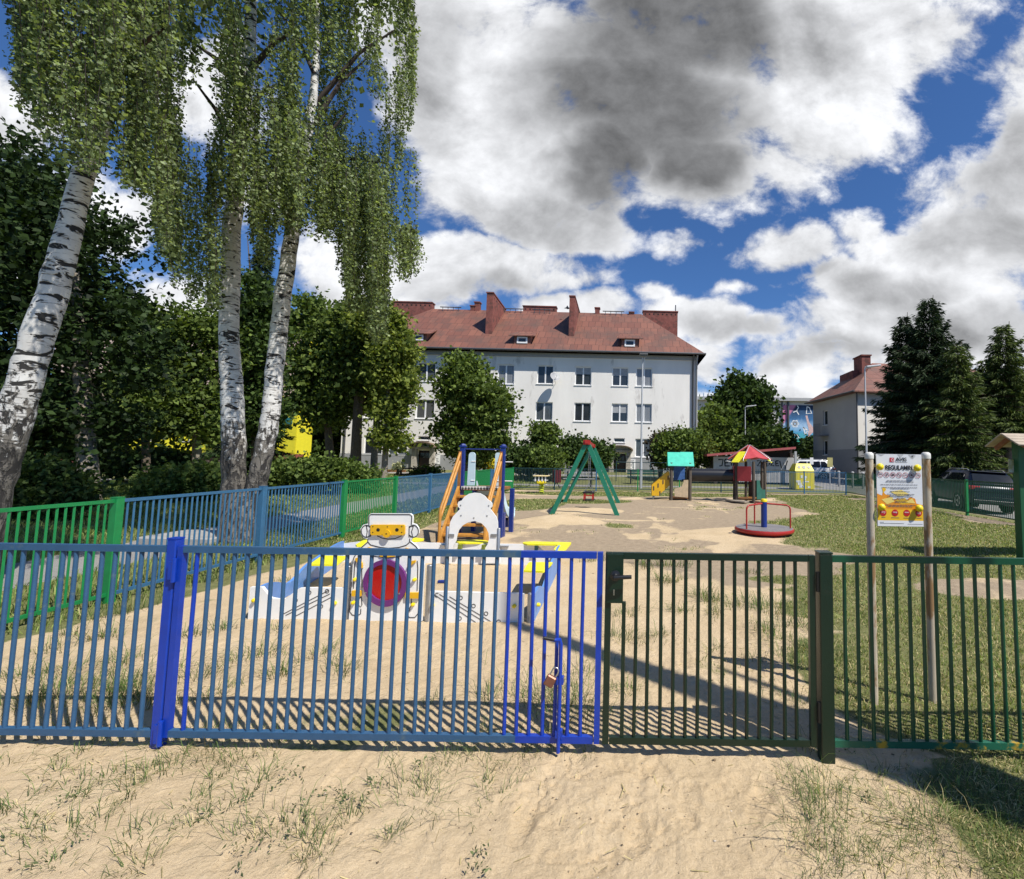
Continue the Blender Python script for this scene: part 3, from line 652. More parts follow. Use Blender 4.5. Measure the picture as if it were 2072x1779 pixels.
# arch panel at the back
AY = SBB - .06
ao = [(200,1720),(215,1540),(222,1380),(228,1240),(240,1175),(275,1105),(330,1045),(368,1008),(342,980),(334,945),(345,915),(372,902),(388,896),(425,846),(485,808),(550,795),(625,803),(688,838),(728,888),(760,905),(786,935),(788,975),(760,1005),
      (800,1058),(842,1115),(860,1180),(862,1260),(875,1400),(885,1540),(900,1720),(640,1720),(672,1550),(728,1470),(746,1400),(740,1325),(708,1255),(645,1192),(560,1166),(480,1178),(400,1224),(348,1290),(324,1370),(316,1425),(278,1500),(262,1545),(250,1720)]
apl = pl2(C8, ao, AY); apl = [(x, max(z, -.1)) for x, z in apl]
ar = plate(apl, AY, .02, 'arch_panel', M_WHITE, t)
m = MB()
for q in ((375,960),(742,966),(380,1094),(720,1098),(548,1126)):
    p = P(*C8(*q), AY); m.lathe([(.011,0),(.011,.004)], (p.x, AY, p.z), 10, (0,-1,0))
m.build('screws', M_METAL, ar, ID4)
for q, zt in ((195, P(*C8(200,1245), AY).z), (868, P(*C8(868,1265), AY).z)):
    x = P(*C8(q,1400), AY).x; gpost(x, AY + .01, zt, .024)
for a, b in ((215,292),(772,845)):
    xa, xb = P(*C8(a,1350), AY).x, P(*C8(b,1350), AY).x; z = P(*C8(a,1352), AY).z
    MB().box(((xa+xb)/2, AY-.006, z), (xb-xa, .012, .04)).build('clamp', M_GALV, t, ID4)
for q in (120, 870): 
    x = P(*C8(q,1550), AY).x; MB().box((x+.05, SBB-.02, .27), (.16,.05,.02)).build('angle_bracket', M_GALV, t, ID4)
tag(MB().box((P(*C3(965,592),5.9).x, 5.75, gz(-2.4,5.75)+.02), (.10,.04,.035), bev=.012).lathe([(.012,0),(.012,.06)], (P(*C3(965,592),5.9).x-.05, 5.75, gz(-2.4,5.75)+.02), 8, (1,.3,.1)).build('sand_toy', M_NAVY), 'tiny blue plastic toy lying on the sandbox sand', 'toy')
# ---- stairs and slide
t = thing('slide', 'playground slide with orange wooden stairs, blue posts and pale plastic chute', 'slide', (-3.1, 9.2, 0))
TY = 9.2; xl, xr = P(933, 1000, TY).x, P(1015, 1000, TY).x; pz = P(970, 987, TY).z; SBt = 8.37
for x in (xl, xr):
    MB().box((x, TY, .82), (.085,.085,1.84), bev=.006).box((x, TY, 1.755), (.11,.11,.03)).lathe([(.06,0),(.04,.03),(.0,.04)], (x, TY, 1.77), 4).build('post', M_NAVY, t, ID4); MB().box((x, TY+.75, .4), (.085,.085,1.0), bev=.006).build('post', M_NAVY, t, ID4)
MB().path([(xl, TY, 1.70), (xr, TY, 1.70)], .012, 8).build('cross_bar', M_NAVY, t, ID4)
MB().box(((xl+xr)/2, TY+.38, pz-.03), (xr-xl-.09, .78, .05)).build('platform', M_WOODD, t, ID4)
m_, nt_, b_ = new_mat('chequered_tread_plate'); ck = nd(nt_, 'ShaderNodeTexChecker'); ck.inputs['Scale'].default_value = 24; ck.inputs[1].default_value = (.05,.045,.04,1); ck.inputs[2].default_value = (.65,.64,.6,1)
mp = nd(nt_, 'ShaderNodeMapping'); mp.inputs['Rotation'].default_value = (0, R(45), 0); nt_.links.new(objco(nt_), mp.inputs[0]); nt_.links.new(mp.outputs[0], ck.inputs[0]); nt_.links.new(ck.outputs[0], b_.inputs[0])
MB().box(((xl+xr)/2, TY-.02, pz), (xr-xl-.06, .12, .06)).build('platform_edge', m_, t, ID4)
for x, s in ((xl - .03, -1), (xr - .02, 1)):
    MB().bar((x, TY, pz - .02), (x, SBt, -.02), .05, .17, up=(0,1,1)).build('stringer', M_WOOD, t, ID4)
    MB().box((x, TY-.045, pz+.33), (.05,.05,.75)).build('rail_post', M_WOODD, t, ID4)
    for dz in (0, -.16):
        top = Vector((x, TY - .06, 1.62 + dz)); bot = Vector((x, SBt, .64 + dz))
        m = MB(); m.path([top, bot] + ([bot + Vector((0,-.02,-.06)), (x, SBt - .02, .02)] if dz == 0 else [(x, SBt-.01, .45)]), .026, 10); m.build('hand_rail', M_WOOD, t, ID4, 60)
for k in range(1, 6):
    z = pz*k/6; y = SBt + (TY - SBt)*k/6
    MB().box(((xl+xr)/2 - .025, y, z), (xr-xl-.04, .17, .035)).build('step', M_WOOD, t, ID4)
M_CHUTE = mat('pale_blue_plastic', (.52,.66,.72), .3, 0, .05)
for x0, x1 in ((C8(470,0)[0], C8(552,0)[0]), (C8(818,0)[0], C8(880,0)[0])):
    Yp = TY + .72; a = P(x0, 960, Yp).x; b = P(x1, 960, Yp).x; zt = P(950, 915, Yp).z; w_ = (b-a)/2; cxm = (a+b)/2
    poly = [(cxm - w_*1.15, pz), (cxm + w_*1.15, pz)] + [(cxm + w_*math.cos(q), zt - w_ + w_*math.sin(q)) for q in np.linspace(0, math.pi, 12)]
    MB().prism(poly, (0, Yp, 0), UX, UZ, (0, .05, 0)).build('side_wing', M_CHUTE, t, ID4)
    MB().path([(xl if x0 < 960 else xr, Yp, pz + .5), (cxm, Yp, pz + .5)], .012, 6).path([(xl if x0 < 960 else xr, Yp, pz + .1), (cxm, Yp, pz + .1)], .012, 6).build('wing_bracket', M_WHITE, t, ID4)
cp = [(-3.2,9.95,.88),(-3.22,10.1,.76),(-3.24,10.28,.6),(-3.22,10.45,.45),(-3.15,10.58,.34),(-3.05,10.66,.27),(-2.95,10.70,.24),(-2.86,10.72,.23)]
vs = []; sec = [(-.27,.17),(-.25,.17),(-.235,.03),(-.17,0),(.17,0),(.235,.03),(.25,.17),(.27,.17),(.27,.14),(.255,-.01),(.18,-.03),(-.18,-.03),(-.255,-.01),(-.27,.14)]
for i, p in enumerate(cp):
    tt = Vector(cp[min(i+1,len(cp)-1)]) - Vector(cp[max(i-1,0)]); tt.z = 0; tt.normalize(); sd = Vector((tt.y, -tt.x, 0))
    vs += [Vector(p) + sd*a + UZ*b for a, b in sec]
k = len(sec); MB().add(vs, [(i*k+j, i*k+(j+1)%k, (i+1)*k+(j+1)%k, (i+1)*k+j) for i in range(len(cp)-1) for j in range(k)] + [tuple(range(k))[::-1], tuple((len(cp)-1)*k+j for j in range(k))]).build('chute', M_CHUTE, t, ID4, 35)
MB().box((-2.98,10.58,.08), (.06,.06,.26)).box((-2.98,10.82,.08), (.06,.06,.26)).box((-2.98,10.7,.18), (.05,.3,.04)).build('chute_support', M_NAVY, t, ID4)
MB().box((xr + .0, TY + .10, .22), (.10,.12,.5)).build('post_sleeve', M_NAVY, t, ID4)
# ---- swing
M_TEAL = paint('sea_green_paint', (.012,.17,.10), None, .42); M_REDP = paint('red_paint', (.36,.02,.015), None, .4)
fa, fb, ba, bb = G(1114,1041), G(1252,1044), G(1141,1016), G(1254,1019)
fY, bY = (fa.y+fb.y)/2, (ba.y+bb.y)/2; fa.y = fb.y = fY; ba.y = bb.y = bY
fT = P(1188, 898, fY); bT = P(1199, 906, bY); bT.z = fT.z
t = thing('swing', 'sea green A-frame swing with a red top beam', 'swing', ((fa.x+fb.x)/2, (fY+bY)/2, 0))
for a, tp in ((fa, fT), (fb, fT), (ba, bT), (bb, bT)):
    s = 1 if a.x > tp.x else -1
    MB().bar(Vector((a.x, a.y, -.1)), tp + Vector((s*.03, 0, .0)), .12, .09, up=(0,1,0)).build('leg', M_TEAL, t, ID4)
MB().bar(fT + Vector((0,-.12,.05)), bT + Vector((0,.12,.05)), .10, .10).build('beam', M_REDP, t, ID4)
for tp in (fT, bT): MB().box((tp.x, tp.y - .07, tp.z + .03), (.2, .03, .12), bev=.006).build('end_plate', M_REDP, t, ID4)
mid = (fT*.53 + bT*.47)
sw = thing('toddler_swing', 'black and red toddler seat hanging on chains from the green swing', 'swing seat', (mid.x, mid.y, .25))
sz = .27
for dy in (-.24, .24):
    m = MB()
    for kx in np.arange(0, 1, .0125): 
        pass
    n = 40; top = Vector((mid.x, mid.y + dy, fT.z)); bot = Vector((mid.x + .0, mid.y + dy*.75, .78))
    for i in range(n):
        a, b = top.lerp(bot, i/n), top.lerp(bot, (i+.92)/n); m.bar(a, b, .022 if i % 2 else .007, .007 if i % 2 else .022, up=(0,1,0))
    for dx in (-.14, .14): m.bar(bot, Vector((mid.x + dx, mid.y + dy*.75, .52)), .012, .012)
    m.build('chain', M_GALV, sw, ID4)
m = MB()
for dx in (-.15,.15): m.box((mid.x+dx, mid.y, .5), (.05,.34,.06), bev=.015)
for dy in (-.16,.16): m.box((mid.x, mid.y+dy, .5), (.3,.05,.06), bev=.015)
m.build('safety_ring', M_BLACK, sw, ID4)
m = MB()
for dx in (-.13,.13):
    for dy in (-.15,.15): m.box((mid.x+dx, mid.y+dy, .38), (.035,.035,.2))
m.box((mid.x, mid.y-.15, .42), (.26,.02,.04)).build('bars', M_REDP, sw, ID4)
MB().box((mid.x, mid.y, .275), (.36,.34,.035), bev=.012).build('seat', M_BLACK, sw, ID4)
# ---- merry-go-round
mc = Vector((P(1546, 1070, 10.0).x, 10.0, H1(2.6,10.0)))
t = thing('merry_go_round', 'small red rimmed merry-go-round with blue centre post and grey deck', 'merry-go-round', mc)
W0 = Matrix.Translation(mc)
MB().lathe([(.3,-.02),(.56,.03),(.605,.06),(.612,.085),(.60,.115),(.58,.118)], n=48).build('rim', M_REDP, t, W0, 40)
MB().lathe([(.585,.10),(.583,.126),(.1,.128)], n=48).build('deck', mat('grey_tread_deck', (.27,.25,.24), .5, .4, .15, 60, .4, 90), t, W0, 30)
MB().lathe([(.062,.12),(.062,.66)], n=20).build('centre_post', M_NAVY, t, W0, 40)
MB().lathe([(.066,.655),(.066,.70),(.055,.715),(.02,.72)], n=20).build('post_cap', M_YEL, t, W0, 40)
for a in (215, 98, -12):
    u = Vector((math.cos(R(a)), math.sin(R(a)), 0)); r_ = .53; zt = .60
    pts = [u*.05 + UZ*(zt+.02)] + [u*(r_-.09) + UZ*zt] + [u*(r_-.09+.09*math.sin(q)) + UZ*(zt-.09+.09*math.cos(q)) for q in np.linspace(.3, math.pi/2, 5)] + [u*r_ + UZ*.11]
    MB().path(pts, .017, 10).build('grab_rail', M_REDP, t, W0, 60)
# ---- wooden towers joined by a black tunnel
M_TURQ = mat('turquoise_board', (.06,.50,.36), .45, 0, .12, 6, patch=(.12,.52,.42), ps=5, pt=.6); M_TAN = mat('tan_board', (.50,.38,.24), .5, 0, .15, 9)
M_PBLUE = mat('scratched_blue_board', (.05,.13,.36), .5, 0, .25, 14, patch=(.2,.25,.35), ps=18, pt=.66); M_ROOFR = mat('red_board', (.42,.045,.05), .5, 0, .12, 8); M_DG = mat('dark_green_board', (.03,.12,.085), .5, 0, .15)
PY1 = 17.7
t = thing('play_tower', 'log play tower pair with turquoise and red roofs joined by a black tunnel', 'climbing frame', (P(1376,1000,PY1).x, PY1, 0))
px = [P(1358,1000,PY1).x, P(1396,1000,PY1).x]
for x, y in ((px[0], PY1), (px[1], PY1), (px[0]+.04, PY1+.75), (px[1]-.02, PY1+.75)):
    MB().lathe([(.065,-.1),(.062,1.42),(.05,1.45)], (x, y, 0), 12).build('log_post', M_LOG, t, ID4, 40)
rp_ = pl2(C6, [(538,208),(675,208),(682,203),(808,206),(816,338),(806,346),(545,345)], PY1)
xa, xb = rp_[0][0], rp_[3][0]; zt, zb = rp_[0][1], rp_[6][1]
for s, y0 in ((1, PY1 - .12), (-1, PY1 + .87)):
    A = Vector((0, y0, zb)); up_ = Vector((0, s*.48, zt - zb)); L = up_.length
    MB().prism([(xa,0),(xb,0),(xb,L*1.03),((xa+xb)/2,L*1.03),((xa+xb)/2,L),(xa,L)], A, UX, up_.normalized(), Vector((0,-s*.01,-.025))).build('roof_panel', M_TURQ, t, ID4)
plate(pl2(C6, [(597,352),(714,352),(712,497),(597,497)], PY1+.7), PY1+.7, .02, 'back_panel', M_PBLUE, t)
plate(pl2(C6, [(604,590),(640,580),(680,565),(695,530),(702,498),(748,497),(745,680),(606,668)], PY1-.03), PY1-.07, .02, 'front_panel', M_TAN, t)
MB().box(((px[0]+px[1])/2, PY1+.38, .14), (px[1]-px[0], .8, .05)).build('floor', M_WOODD, t, ID4)
tc_ = P(*C6(1000,448), PY1+.35); MB().path([(px[1]-.05, PY1+.35, tc_.z), (px[1]+.3, PY1+.35, tc_.z)] + [(x, PY1+.35, tc_.z) for x in np.linspace(px[1]+.5, P(1488,960,PY1+.35).x+.1, 4)], .25, 28, cap=False).build('tunnel', mat('black_ribbed_pipe', (.014,.014,.016), .3, 0, .1), t, ID4, 60)
sl_ = pl2(C6, [(370,548),(545,408),(552,412),(552,560),(458,640),(455,655),(448,662),(370,660)], PY1+.1)
for dy in (0, .55):
    sd = plate(sl_, PY1+.1+dy, .025, 'slide_side', M_AMBER, t)
    if dy == 0:
        m = MB()
        for cx, cy in ((390,585),(436,556),(487,520),(540,475),(455,636)):
            m.prism(pl2(C6, [(cx-7,cy-20),(cx+6,cy-24),(cx+6,cy+20),(cx-7,cy+24)], PY1+.1), (0,PY1+.096,0), UX, UZ, (0,.002,0))
        m.build('slots', M_LOG, sd, ID4)
q0, q1 = P(*C6(548,470), PY1+.3), P(*C6(380,650), PY1+.3)
MB().bar((q0.x, PY1+.38, q0.z), (q1.x, PY1+.38, .08), .5, .03, up=(0,0,1)).build('slide_bed', M_METAL, t, ID4)
hc = Vector((P(1517,1000,17.9).x, 17.95, 0)); zr = P(1525,901,17.9).z; ze = P(1525,929,17.4).z
hexa = [hc + Vector((.60*math.cos(R(a)), .60*math.sin(R(a)), 0)) for a in (-88, -32, 25, 90, 148, 205)]
for v in hexa: MB().lathe([(.058,-.1),(.055,1.5),(.045,1.53)], v, 12).build('log_post', M_LOG, t, ID4, 40)
for i, v in enumerate(hexa):
    w_ = hexa[(i+1) % 6]; mid_ = (v+w_)/2; o_ = (mid_-hc).normalized()
    if i % 2 == 1 or i == 5: continue
for a, (mm, zlo, zhi, ro_, hw, nm) in zip((-82, 38, 158), (((M_ROOFR, ze, zr, .72, .50, 'roof_panel'),)*3)):
    u = Vector((math.cos(R(a)), math.sin(R(a)), 0)); sd = Vector((-u.y, u.x, 0))
    e0, e1, ap = hc + u*ro_ - sd*hw, hc + u*ro_ + sd*hw, hc + u*.05
    n_ = (e1 + UZ*zlo - (e0 + UZ*zlo)).cross(ap + UZ*zhi - (e0 + UZ*zlo)).normalized()*.025
    qs = [e0 + UZ*zlo, hc + u*ro_ - sd*hw*.45 + UZ*(zlo+.02), hc + u*ro_ + UZ*(zlo+.07), hc + u*ro_ + sd*hw*.45 + UZ*(zlo+.01), e1 + UZ*zlo, ap + sd*.06 + UZ*zhi, ap - sd*.06 + UZ*zhi]
    MB().add(qs + [p - n_ for p in qs], [tuple(range(7)), tuple(range(13,6,-1))] + [((i+1)%7, i, 7+i, 7+(i+1)%7) for i in range(7)]).build(nm, mm, t, ID4)
    m = MB()
    for e in (e0, e1): m.path([ap + UZ*(zhi+.01), e + UZ*(zlo+.02), e + (e-hc).normalized()*.06 + UZ*(zlo-.08), e*.8 + hc*.2 + UZ*(zlo-.13)], .014, 6)
    m.build('roof_tube', M_GALV, t, ID4, 60)
for a in (-142, -22, 98):
    u = Vector((math.cos(R(a)), math.sin(R(a)), 0)); sd = Vector((-u.y, u.x, 0))
    qs = [hc + u*.82 - sd*.16 + UZ*(ze-.14), hc + u*.82 + sd*.16 + UZ*(ze-.14), hc + u*.36 + sd*.19 + UZ*(ze+.26), hc + u*.36 - sd*.19 + UZ*(ze+.26)]
    n_ = (qs[1]-qs[0]).cross(qs[2]-qs[0]).normalized()*.025
    MB().add(qs + [p + n_ for p in qs], [(0,1,2,3),(7,6,5,4)] + [((i+1)%4, i, 4+i, 4+(i+1)%4) for i in range(4)]).build('roof_petal', M_LEMON, t, ID4)
def infill(i, z0, z1, m, name, cut=False):
    a, b = hexa[i], hexa[(i+1)%6]; d = (b-a); L = d.length; d /= L; nn = d.cross(UZ)
    poly = [(.07,z0),(L-.07,z0),(L-.07,z1),(.07,z1)] if not cut else [(.07,z0),(L-.07,z0),(L-.07,z0+(z1-z0)*.5),(L*.62,z0+(z1-z0)*.5),(L*.45,z0+(z1-z0)*.65),(L*.38,z1),(.07,z1)]
    MB().prism(poly, a + nn*.07, d, UZ, nn*.02).build(name, m, t, ID4)
infill(0, .15, .85, M_DG, 'cut_panel', True); infill(4, .8, 1.35, M_ROOFR, 'infill_panel'); infill(5, .8, 1.35, M_ROOFR, 'infill_panel'); infill(2, .15, .8, M_LOG, 'infill_panel')
MB().lathe([(.55,.1),(.55,.16)], hc, 6).build('floor', M_WOODD, t, ID4)
MB().prism([(0,0),(.25,-.7),(.55,-.9),(.75,-.75),(.5,-.1)], hc + Vector((-.95,-.1,.06)), (1,0,0), (0,1,0), (0,0,.04)).build('step_board', mat('grey_board', (.26,.22,.17), .8), t, ID4)
# ---- spring toy
sx_, sy_ = G(1095, 998).x, G(1095, 998).y
t = thing('spring_rider', 'yellow spring rider on a patch of sand near the far fence', 'spring toy', (sx_, sy_, H1(sx_, sy_)))
sp_ = [(sx_ + .10*math.cos(a), sy_ + .10*math.sin(a), .02 + .38*a/(5*2*math.pi)) for a in np.linspace(0, 5*2*math.pi, 70)]
MB().path(sp_, .022, 8).build('spring', mat('yellow_green_spring', (.62,.66,.03), .4), t, ID4, 60)
MB().box((sx_, sy_, .48), (.34,.5,.14), bev=.04).build('body', M_YEL, t, ID4)
MB().box((sx_, sy_, .76), (.62,.62,.035), bev=.012).build('top_plate', mat('cream_board', (.75,.6,.3), .4), t, ID4)
m = MB()
for dx in (-.22,-.07,.08,.22): m.box((sx_+dx, sy_-.24, .64), (.05,.04,.22))
m.build('side_slats', M_WHITE, t, ID4)
MB().path([(sx_-.33, sy_-.2, .58), (sx_+.33, sy_-.2, .58)], .015, 8).path([(sx_+.1, sy_-.1, .36),(sx_+.26, sy_-.12, .38)], .02, 8).build('grips', M_WHITE, t, ID4)
# ================================================================ buildings
M_PLASTER = mat('light_grey_plaster', (.80,.77,.71), .9, 0, .07, .5, .25, 9, .1, (.57,.54,.495), .9, .6, stretch=(1,1,.3))
M_PLINTH = mat('grey_plinth_plaster', (.30,.305,.31), .9, 0, .1, 2, .1, 20, .1)
M_FRAME = mat('white_window_frame', (.80,.80,.79), .4, 0, .03)
M_GUTTER = mat('dark_grey_gutter', (.10,.10,.105), .45, .3, .1)
M_EAVE = mat('grey_eave_board', (.36,.36,.36), .8, 0, .08)
M_BRICKR = mat('red_painted_chimney', (.22,.085,.07), .85, 0, .25, 3, .3, 25, .1, (.13,.065,.055), 1.6, .52)
M_VENT = mat('dark_vent_hole', (.012,.01,.01), .9)
def glass(name, col, kind=None):
    m, nt, b = new_mat(name); co = objco(nt)
    c = None
    if kind:
        wv_ = nd(nt, 'ShaderNodeTexWave'); wv_.bands_direction = 'Z' if kind == 'blind' else 'X'; wv_.inputs['Scale'].default_value = 4.5 if kind == 'blind' else 3; wv_.inputs['Distortion'].default_value = 0 if kind == 'blind' else 2.5
        nt.links.new(co, wv_.inputs[0]); c = ramp(nt, [(.25, tuple(x*.35 for x in col)), (.75, col)], wv_.outputs[0]).outputs[0]
    else: c = ramp(nt, [(.35, tuple(x*.5 for x in col)), (.7, col)], noise(nt, .9, 2, .5, co)).outputs[0]
    nt.links.new(c, b.inputs[0]); b.inputs['Roughness'].default_value = .06; b.inputs['Specular IOR Level'].default_value = .6
    return m
GL_D = glass('dark_window_glass', (.035,.042,.05)); GL_C = glass('window_with_net_curtain', (.30,.31,.32), 'curtain'); GL_B = glass('window_with_slatted_blind', (.13,.135,.13), 'blind'); GL_S = glass('window_with_sheer', (.11,.13,.15), 'curtain')
def roof_mat(name, c1, c2, c3):
    m, nt, b = new_mat(name); uvn = nd(nt, 'ShaderNodeUVMap').outputs[0]
    br = nd(nt, 'ShaderNodeTexBrick'); br.offset = .5; br.inputs['Scale'].default_value = 1; br.inputs['Brick Width'].default_value = .62; br.inputs['Row Height'].default_value = 1.25; br.inputs['Mortar Size'].default_value = .022; br.inputs['Mortar Smooth'].default_value = .3
    br.inputs[1].default_value = (*c1, 1); br.inputs[2].default_value = (*c2, 1); br.inputs[3].default_value = (*tuple(x*.45 for x in c1), 1); br.inputs['Bias'].default_value = -.1
    nt.links.new(uvn, br.inputs[0])
    c = mixc(nt, ramp(nt, [(.46, 0.), (.66, 1.)], noise(nt, .45, 7, .7, uvn)).outputs[0], br.outputs[0], c3)
    c = mixc(nt, ramp(nt, [(.62, 0.), (.70, .7)], noise(nt, 1.9, 6, .75, uvn)).outputs[0], c, (.26,.15,.115))
    nt.links.new(c, b.inputs[0]); b.inputs['Roughness'].default_value = .6
    bp = nd(nt, 'ShaderNodeBump'); bp.inputs['Strength'].default_value = .5; bp.inputs['Distance'].default_value = .04; bp.invert = True; nt.links.new(br.outputs['Fac'], bp.inputs['Height']); nt.links.new(bp.outputs[0], b.inputs['Normal'])
    return m
M_ROOF = roof_mat('rusty_red_roof_sheets', (.165,.064,.043), (.23,.094,.060), (.115,.064,.048))
def uv_faces(o, dirs):
    uvl = o.data.uv_layers.new(name='UVMap')
    for p, (uo, ud, vd) in zip(o.data.polygons, dirs):
        for li in p.loop_indices:
            co = o.data.vertices[o.data.loops[li].vertex_index].co - uo; uvl.data[li].uv = (co.dot(ud), co.dot(vd))
def hip_roof(mb_corners, ridge, name, mat_, parent, thick=.10):
    """corners: 4 eave points (front left, front right, back right, back left); ridge: left, right"""
    a, b, c, d = [Vector(v) for v in mb_corners]; r0, r1 = [Vector(v) for v in ridge]
    vs = [a, b, c, d, r0, r1] + [v - UZ*thick for v in (a, b, c, d)]
    fs = [(0,1,5,4), (1,2,5), (2,3,4,5), (3,0,4), (0,6,7,1), (1,7,8,2), (2,8,9,3), (3,9,6,0), (6,9,8,7)]
    o = MB().add(vs, fs).build(name, mat_, parent, ID4); dirs = []
    for f in fs:
        p0 = vs[f[0]]; e = (vs[f[1]] - p0).normalized(); n_ = e.cross(vs[f[2]] - p0).normalized(); 
        if abs(e.z) > .9: e = Vector((1,0,0))
        dirs.append((a, e, n_.cross(e)))
    uv_faces(o, dirs); return o
def wall_with_holes(O, d, n_, u0, u1, z0, z1, rects, name, m_, parent, reveal=.13, zs=None):
    """upright wall in plane through O along d; outward normal n_; rects (ua, ub, za, zb) left open with reveals"""
    us = sorted({u0, u1, *[r[0] for r in rects], *[r[1] for r in rects]}); zz = sorted({z0, z1, *[r[2] for r in rects], *[r[3] for r in rects]})
    us = [u for u in us if u0 <= u <= u1]; zz = [z for z in zz if z0 <= z <= z1]; m = MB()
    pt = lambda u, z, k=0.: O + d*u + UZ*z - n_*k
    for i in range(len(us)-1):
        for j in range(len(zz)-1):
            uc, zc = (us[i]+us[i+1])/2, (zz[j]+zz[j+1])/2
            if any(r[0] < uc < r[1] and r[2] < zc < r[3] for r in rects): continue
            m.add([pt(us[i],zz[j]), pt(us[i+1],zz[j]), pt(us[i+1],zz[j+1]), pt(us[i],zz[j+1])], [(0,1,2,3)])
    for a, b, z_, w_ in rects:
        for (p, q) in (((a,z_),(a,w_)), ((a,w_),(b,w_)), ((b,w_),(b,z_)), ((b,z_),(a,z_))):
            m.add([pt(*p), pt(*q), pt(*q,reveal), pt(*p,reveal)], [(0,1,2,3)])
    return m.build(name, m_, parent, ID4)
def window(O, d, n_, r, parent, gm=None, split=.5, reveal=.13, sill=True, fr=.075, blind=0):
    a, b, z0, z1 = r; pt = lambda u, z, k=0.: O + d*u + UZ*z - n_*k
    m = MB(); k = reveal - .03; W_ = b - a; Hh = z1 - z0
    def bx(ua, ub, za, zb, dep=.06, kk=k): m.prism([(ua,za),(ub,za),(ub,zb),(ua,zb)], O - n_*kk, d, UZ, -n_*dep)
    bx(a, a+fr, z0, z1); bx(b-fr, b, z0, z1); bx(a+fr, b-fr, z0, z0+fr); bx(a+fr, b-fr, z1-fr, z1)
    if split: c = a + W_*split; bx(c-fr*.75, c+fr*.75, z0+fr, z1-fr, .05, k-.008)
    w_ = m.build('window', M_FRAME, parent, ID4)
    MB().add([pt(a+.01,z0+.01,k+.035), pt(b-.01,z0+.01,k+.035), pt(b-.01,z1-.01,k+.035), pt(a+.01,z1-.01,k+.035)], [(0,1,2,3)]).build('pane', gm or GL_D, w_, ID4)
    if blind: MB().add([pt(a+fr,z1-fr-Hh*blind,k+.030), pt(b-fr,z1-fr-Hh*blind,k+.030), pt(b-fr,z1-fr,k+.030), pt(a+fr,z1-fr,k+.030)], [(0,1,2,3)]).build('roller_blind', M_BLIND, w_, ID4)
    if sill: MB().prism([(a-.06,z0-.05),(b+.06,z0-.05),(b+.06,z0-.005),(a-.06,z0-.005)], O + n_*.06, d, UZ, -n_*(.06+k-.003)).build('sill', M_FRAME, w_, ID4)
    return w_
M_BLIND = mat('grey_roller_blind', (.33,.34,.35), .6)
# ---------------------------------------------------------------- the long grey apartment house
AYAW = R(2.0); Ad = Vector((math.cos(AYAW), math.sin(AYAW), 0)); An = Vector((math.sin(AYAW), -math.cos(AYAW), 0)); AO = P(1085, 900, 40.0); AO.z = 0
def FPt(px, py, off=0.0):                                    # photo point on the facade plane -> (along, height)
    r = ray(px, py); O = AO + An*off; t_ = (O - CAM_P).dot(An)/r.dot(An); q = CAM_P + r*t_ - O
    return q.dot(Ad), q.z
B2 = lambda x, y: (760.8 + .3360*x, 550.4 + .3360*y)
apt = thing('apartment_house', 'long light grey three storey apartment house with rusty red hipped roof', 'building', AO)
uL, uR = FPt(691, 880)[0], FPt(1411, 830)[0]; zE = FPt(1085, 712)[1]; zPl = FPt(1000, 922)[1]; zB = .1
rows = {}; wins = []
def wr(x0, y0, x1, y1): u0, z1 = FPt(*B2(x0, y0)); u1, z0 = FPt(*B2(x1, y1)); return (u0, u1, z0, z1)
WW = [(252,547,355,660,GL_S,0),(735,557,830,676,GL_C,0),(972,562,1067,675,GL_D,0),(1200,570,1296,683,GL_D,.35),(1423,575,1519,688,GL_D,.4),(1567,578,1663,690,GL_C,0),(492,552,590,668,GL_D,0),(100,543,200,656,GL_S,0),(-60,540,40,653,GL_D,0),
      (92,766,192,883,GL_B,0),(242,768,347,884,GL_B,0),(735,778,826,892,GL_D,0),(962,783,1061,896,GL_S,0),(1195,787,1292,900,GL_D,0),(1420,792,1515,904,GL_D,.45),(1566,793,1660,906,GL_C,0),(488,773,586,889,GL_D,0),(-66,763,36,880,GL_D,0),
      (78,988,183,1102,GL_S,0),(722,995,815,1104,GL_B,0),(958,1000,1056,1108,GL_D,0),(1190,1003,1288,1112,GL_D,0),(1562,1004,1658,1116,GL_S,0),(-70,985,32,1098,GL_D,0),(486,992,584,1102,GL_D,0)]
rects = [wr(*w_[:4]) for w_ in WW]
dr = [wr(256,1075,324,1196), wr(1434,1095,1502,1232)]; tr = [wr(252,988,320,1014), wr(1432,1000,1498,1027)]
for r in range(2): dr[r] = (dr[r][0], dr[r][1], dr[r][2], dr[r][3])
lo = [max(zB, .15)]*2
dr = [(d_[0], d_[1], .42, d_[3]) for d_ in dr]
allr = rects + dr + tr
def split(z0, z1):
    return [(a, b, max(c, z0), min(d_, z1)) for a, b, c, d_ in allr if min(d_, z1) - max(c, z0) > 1e-3]
wall_with_holes(AO, Ad, An, uL, uR, zPl, zE, split(zPl, zE), 'wall', M_PLASTER, apt)
wall_with_holes(AO + An*.03, Ad, An, uL - .03, uR + .03, -.3, zPl, split(-.3, zPl), 'plinth', M_PLINTH, apt)
ap = lambda u, v, z: AO + Ad*u - An*v + UZ*z
DEP = 11.5
m = MB(); 
for u in (uL, uR): m.add([ap(u,0,-.3), ap(u,DEP,-.3), ap(u,DEP,zE), ap(u,0,zE)], [(0,1,2,3)])
m.add([ap(uL,DEP,-.3), ap(uR,DEP,-.3), ap(uR,DEP,zE), ap(uL,DEP,zE)], [(0,1,2,3)]); m.build('wall', M_PLASTER, apt, ID4)
m = MB(); m.add([ap(uL,.6,-.3), ap(uR,.6,-.3), ap(uR,.6,zE), ap(uL,.6,zE)], [(0,1,2,3)]).build('inner_wall', M_VENT, apt, ID4)
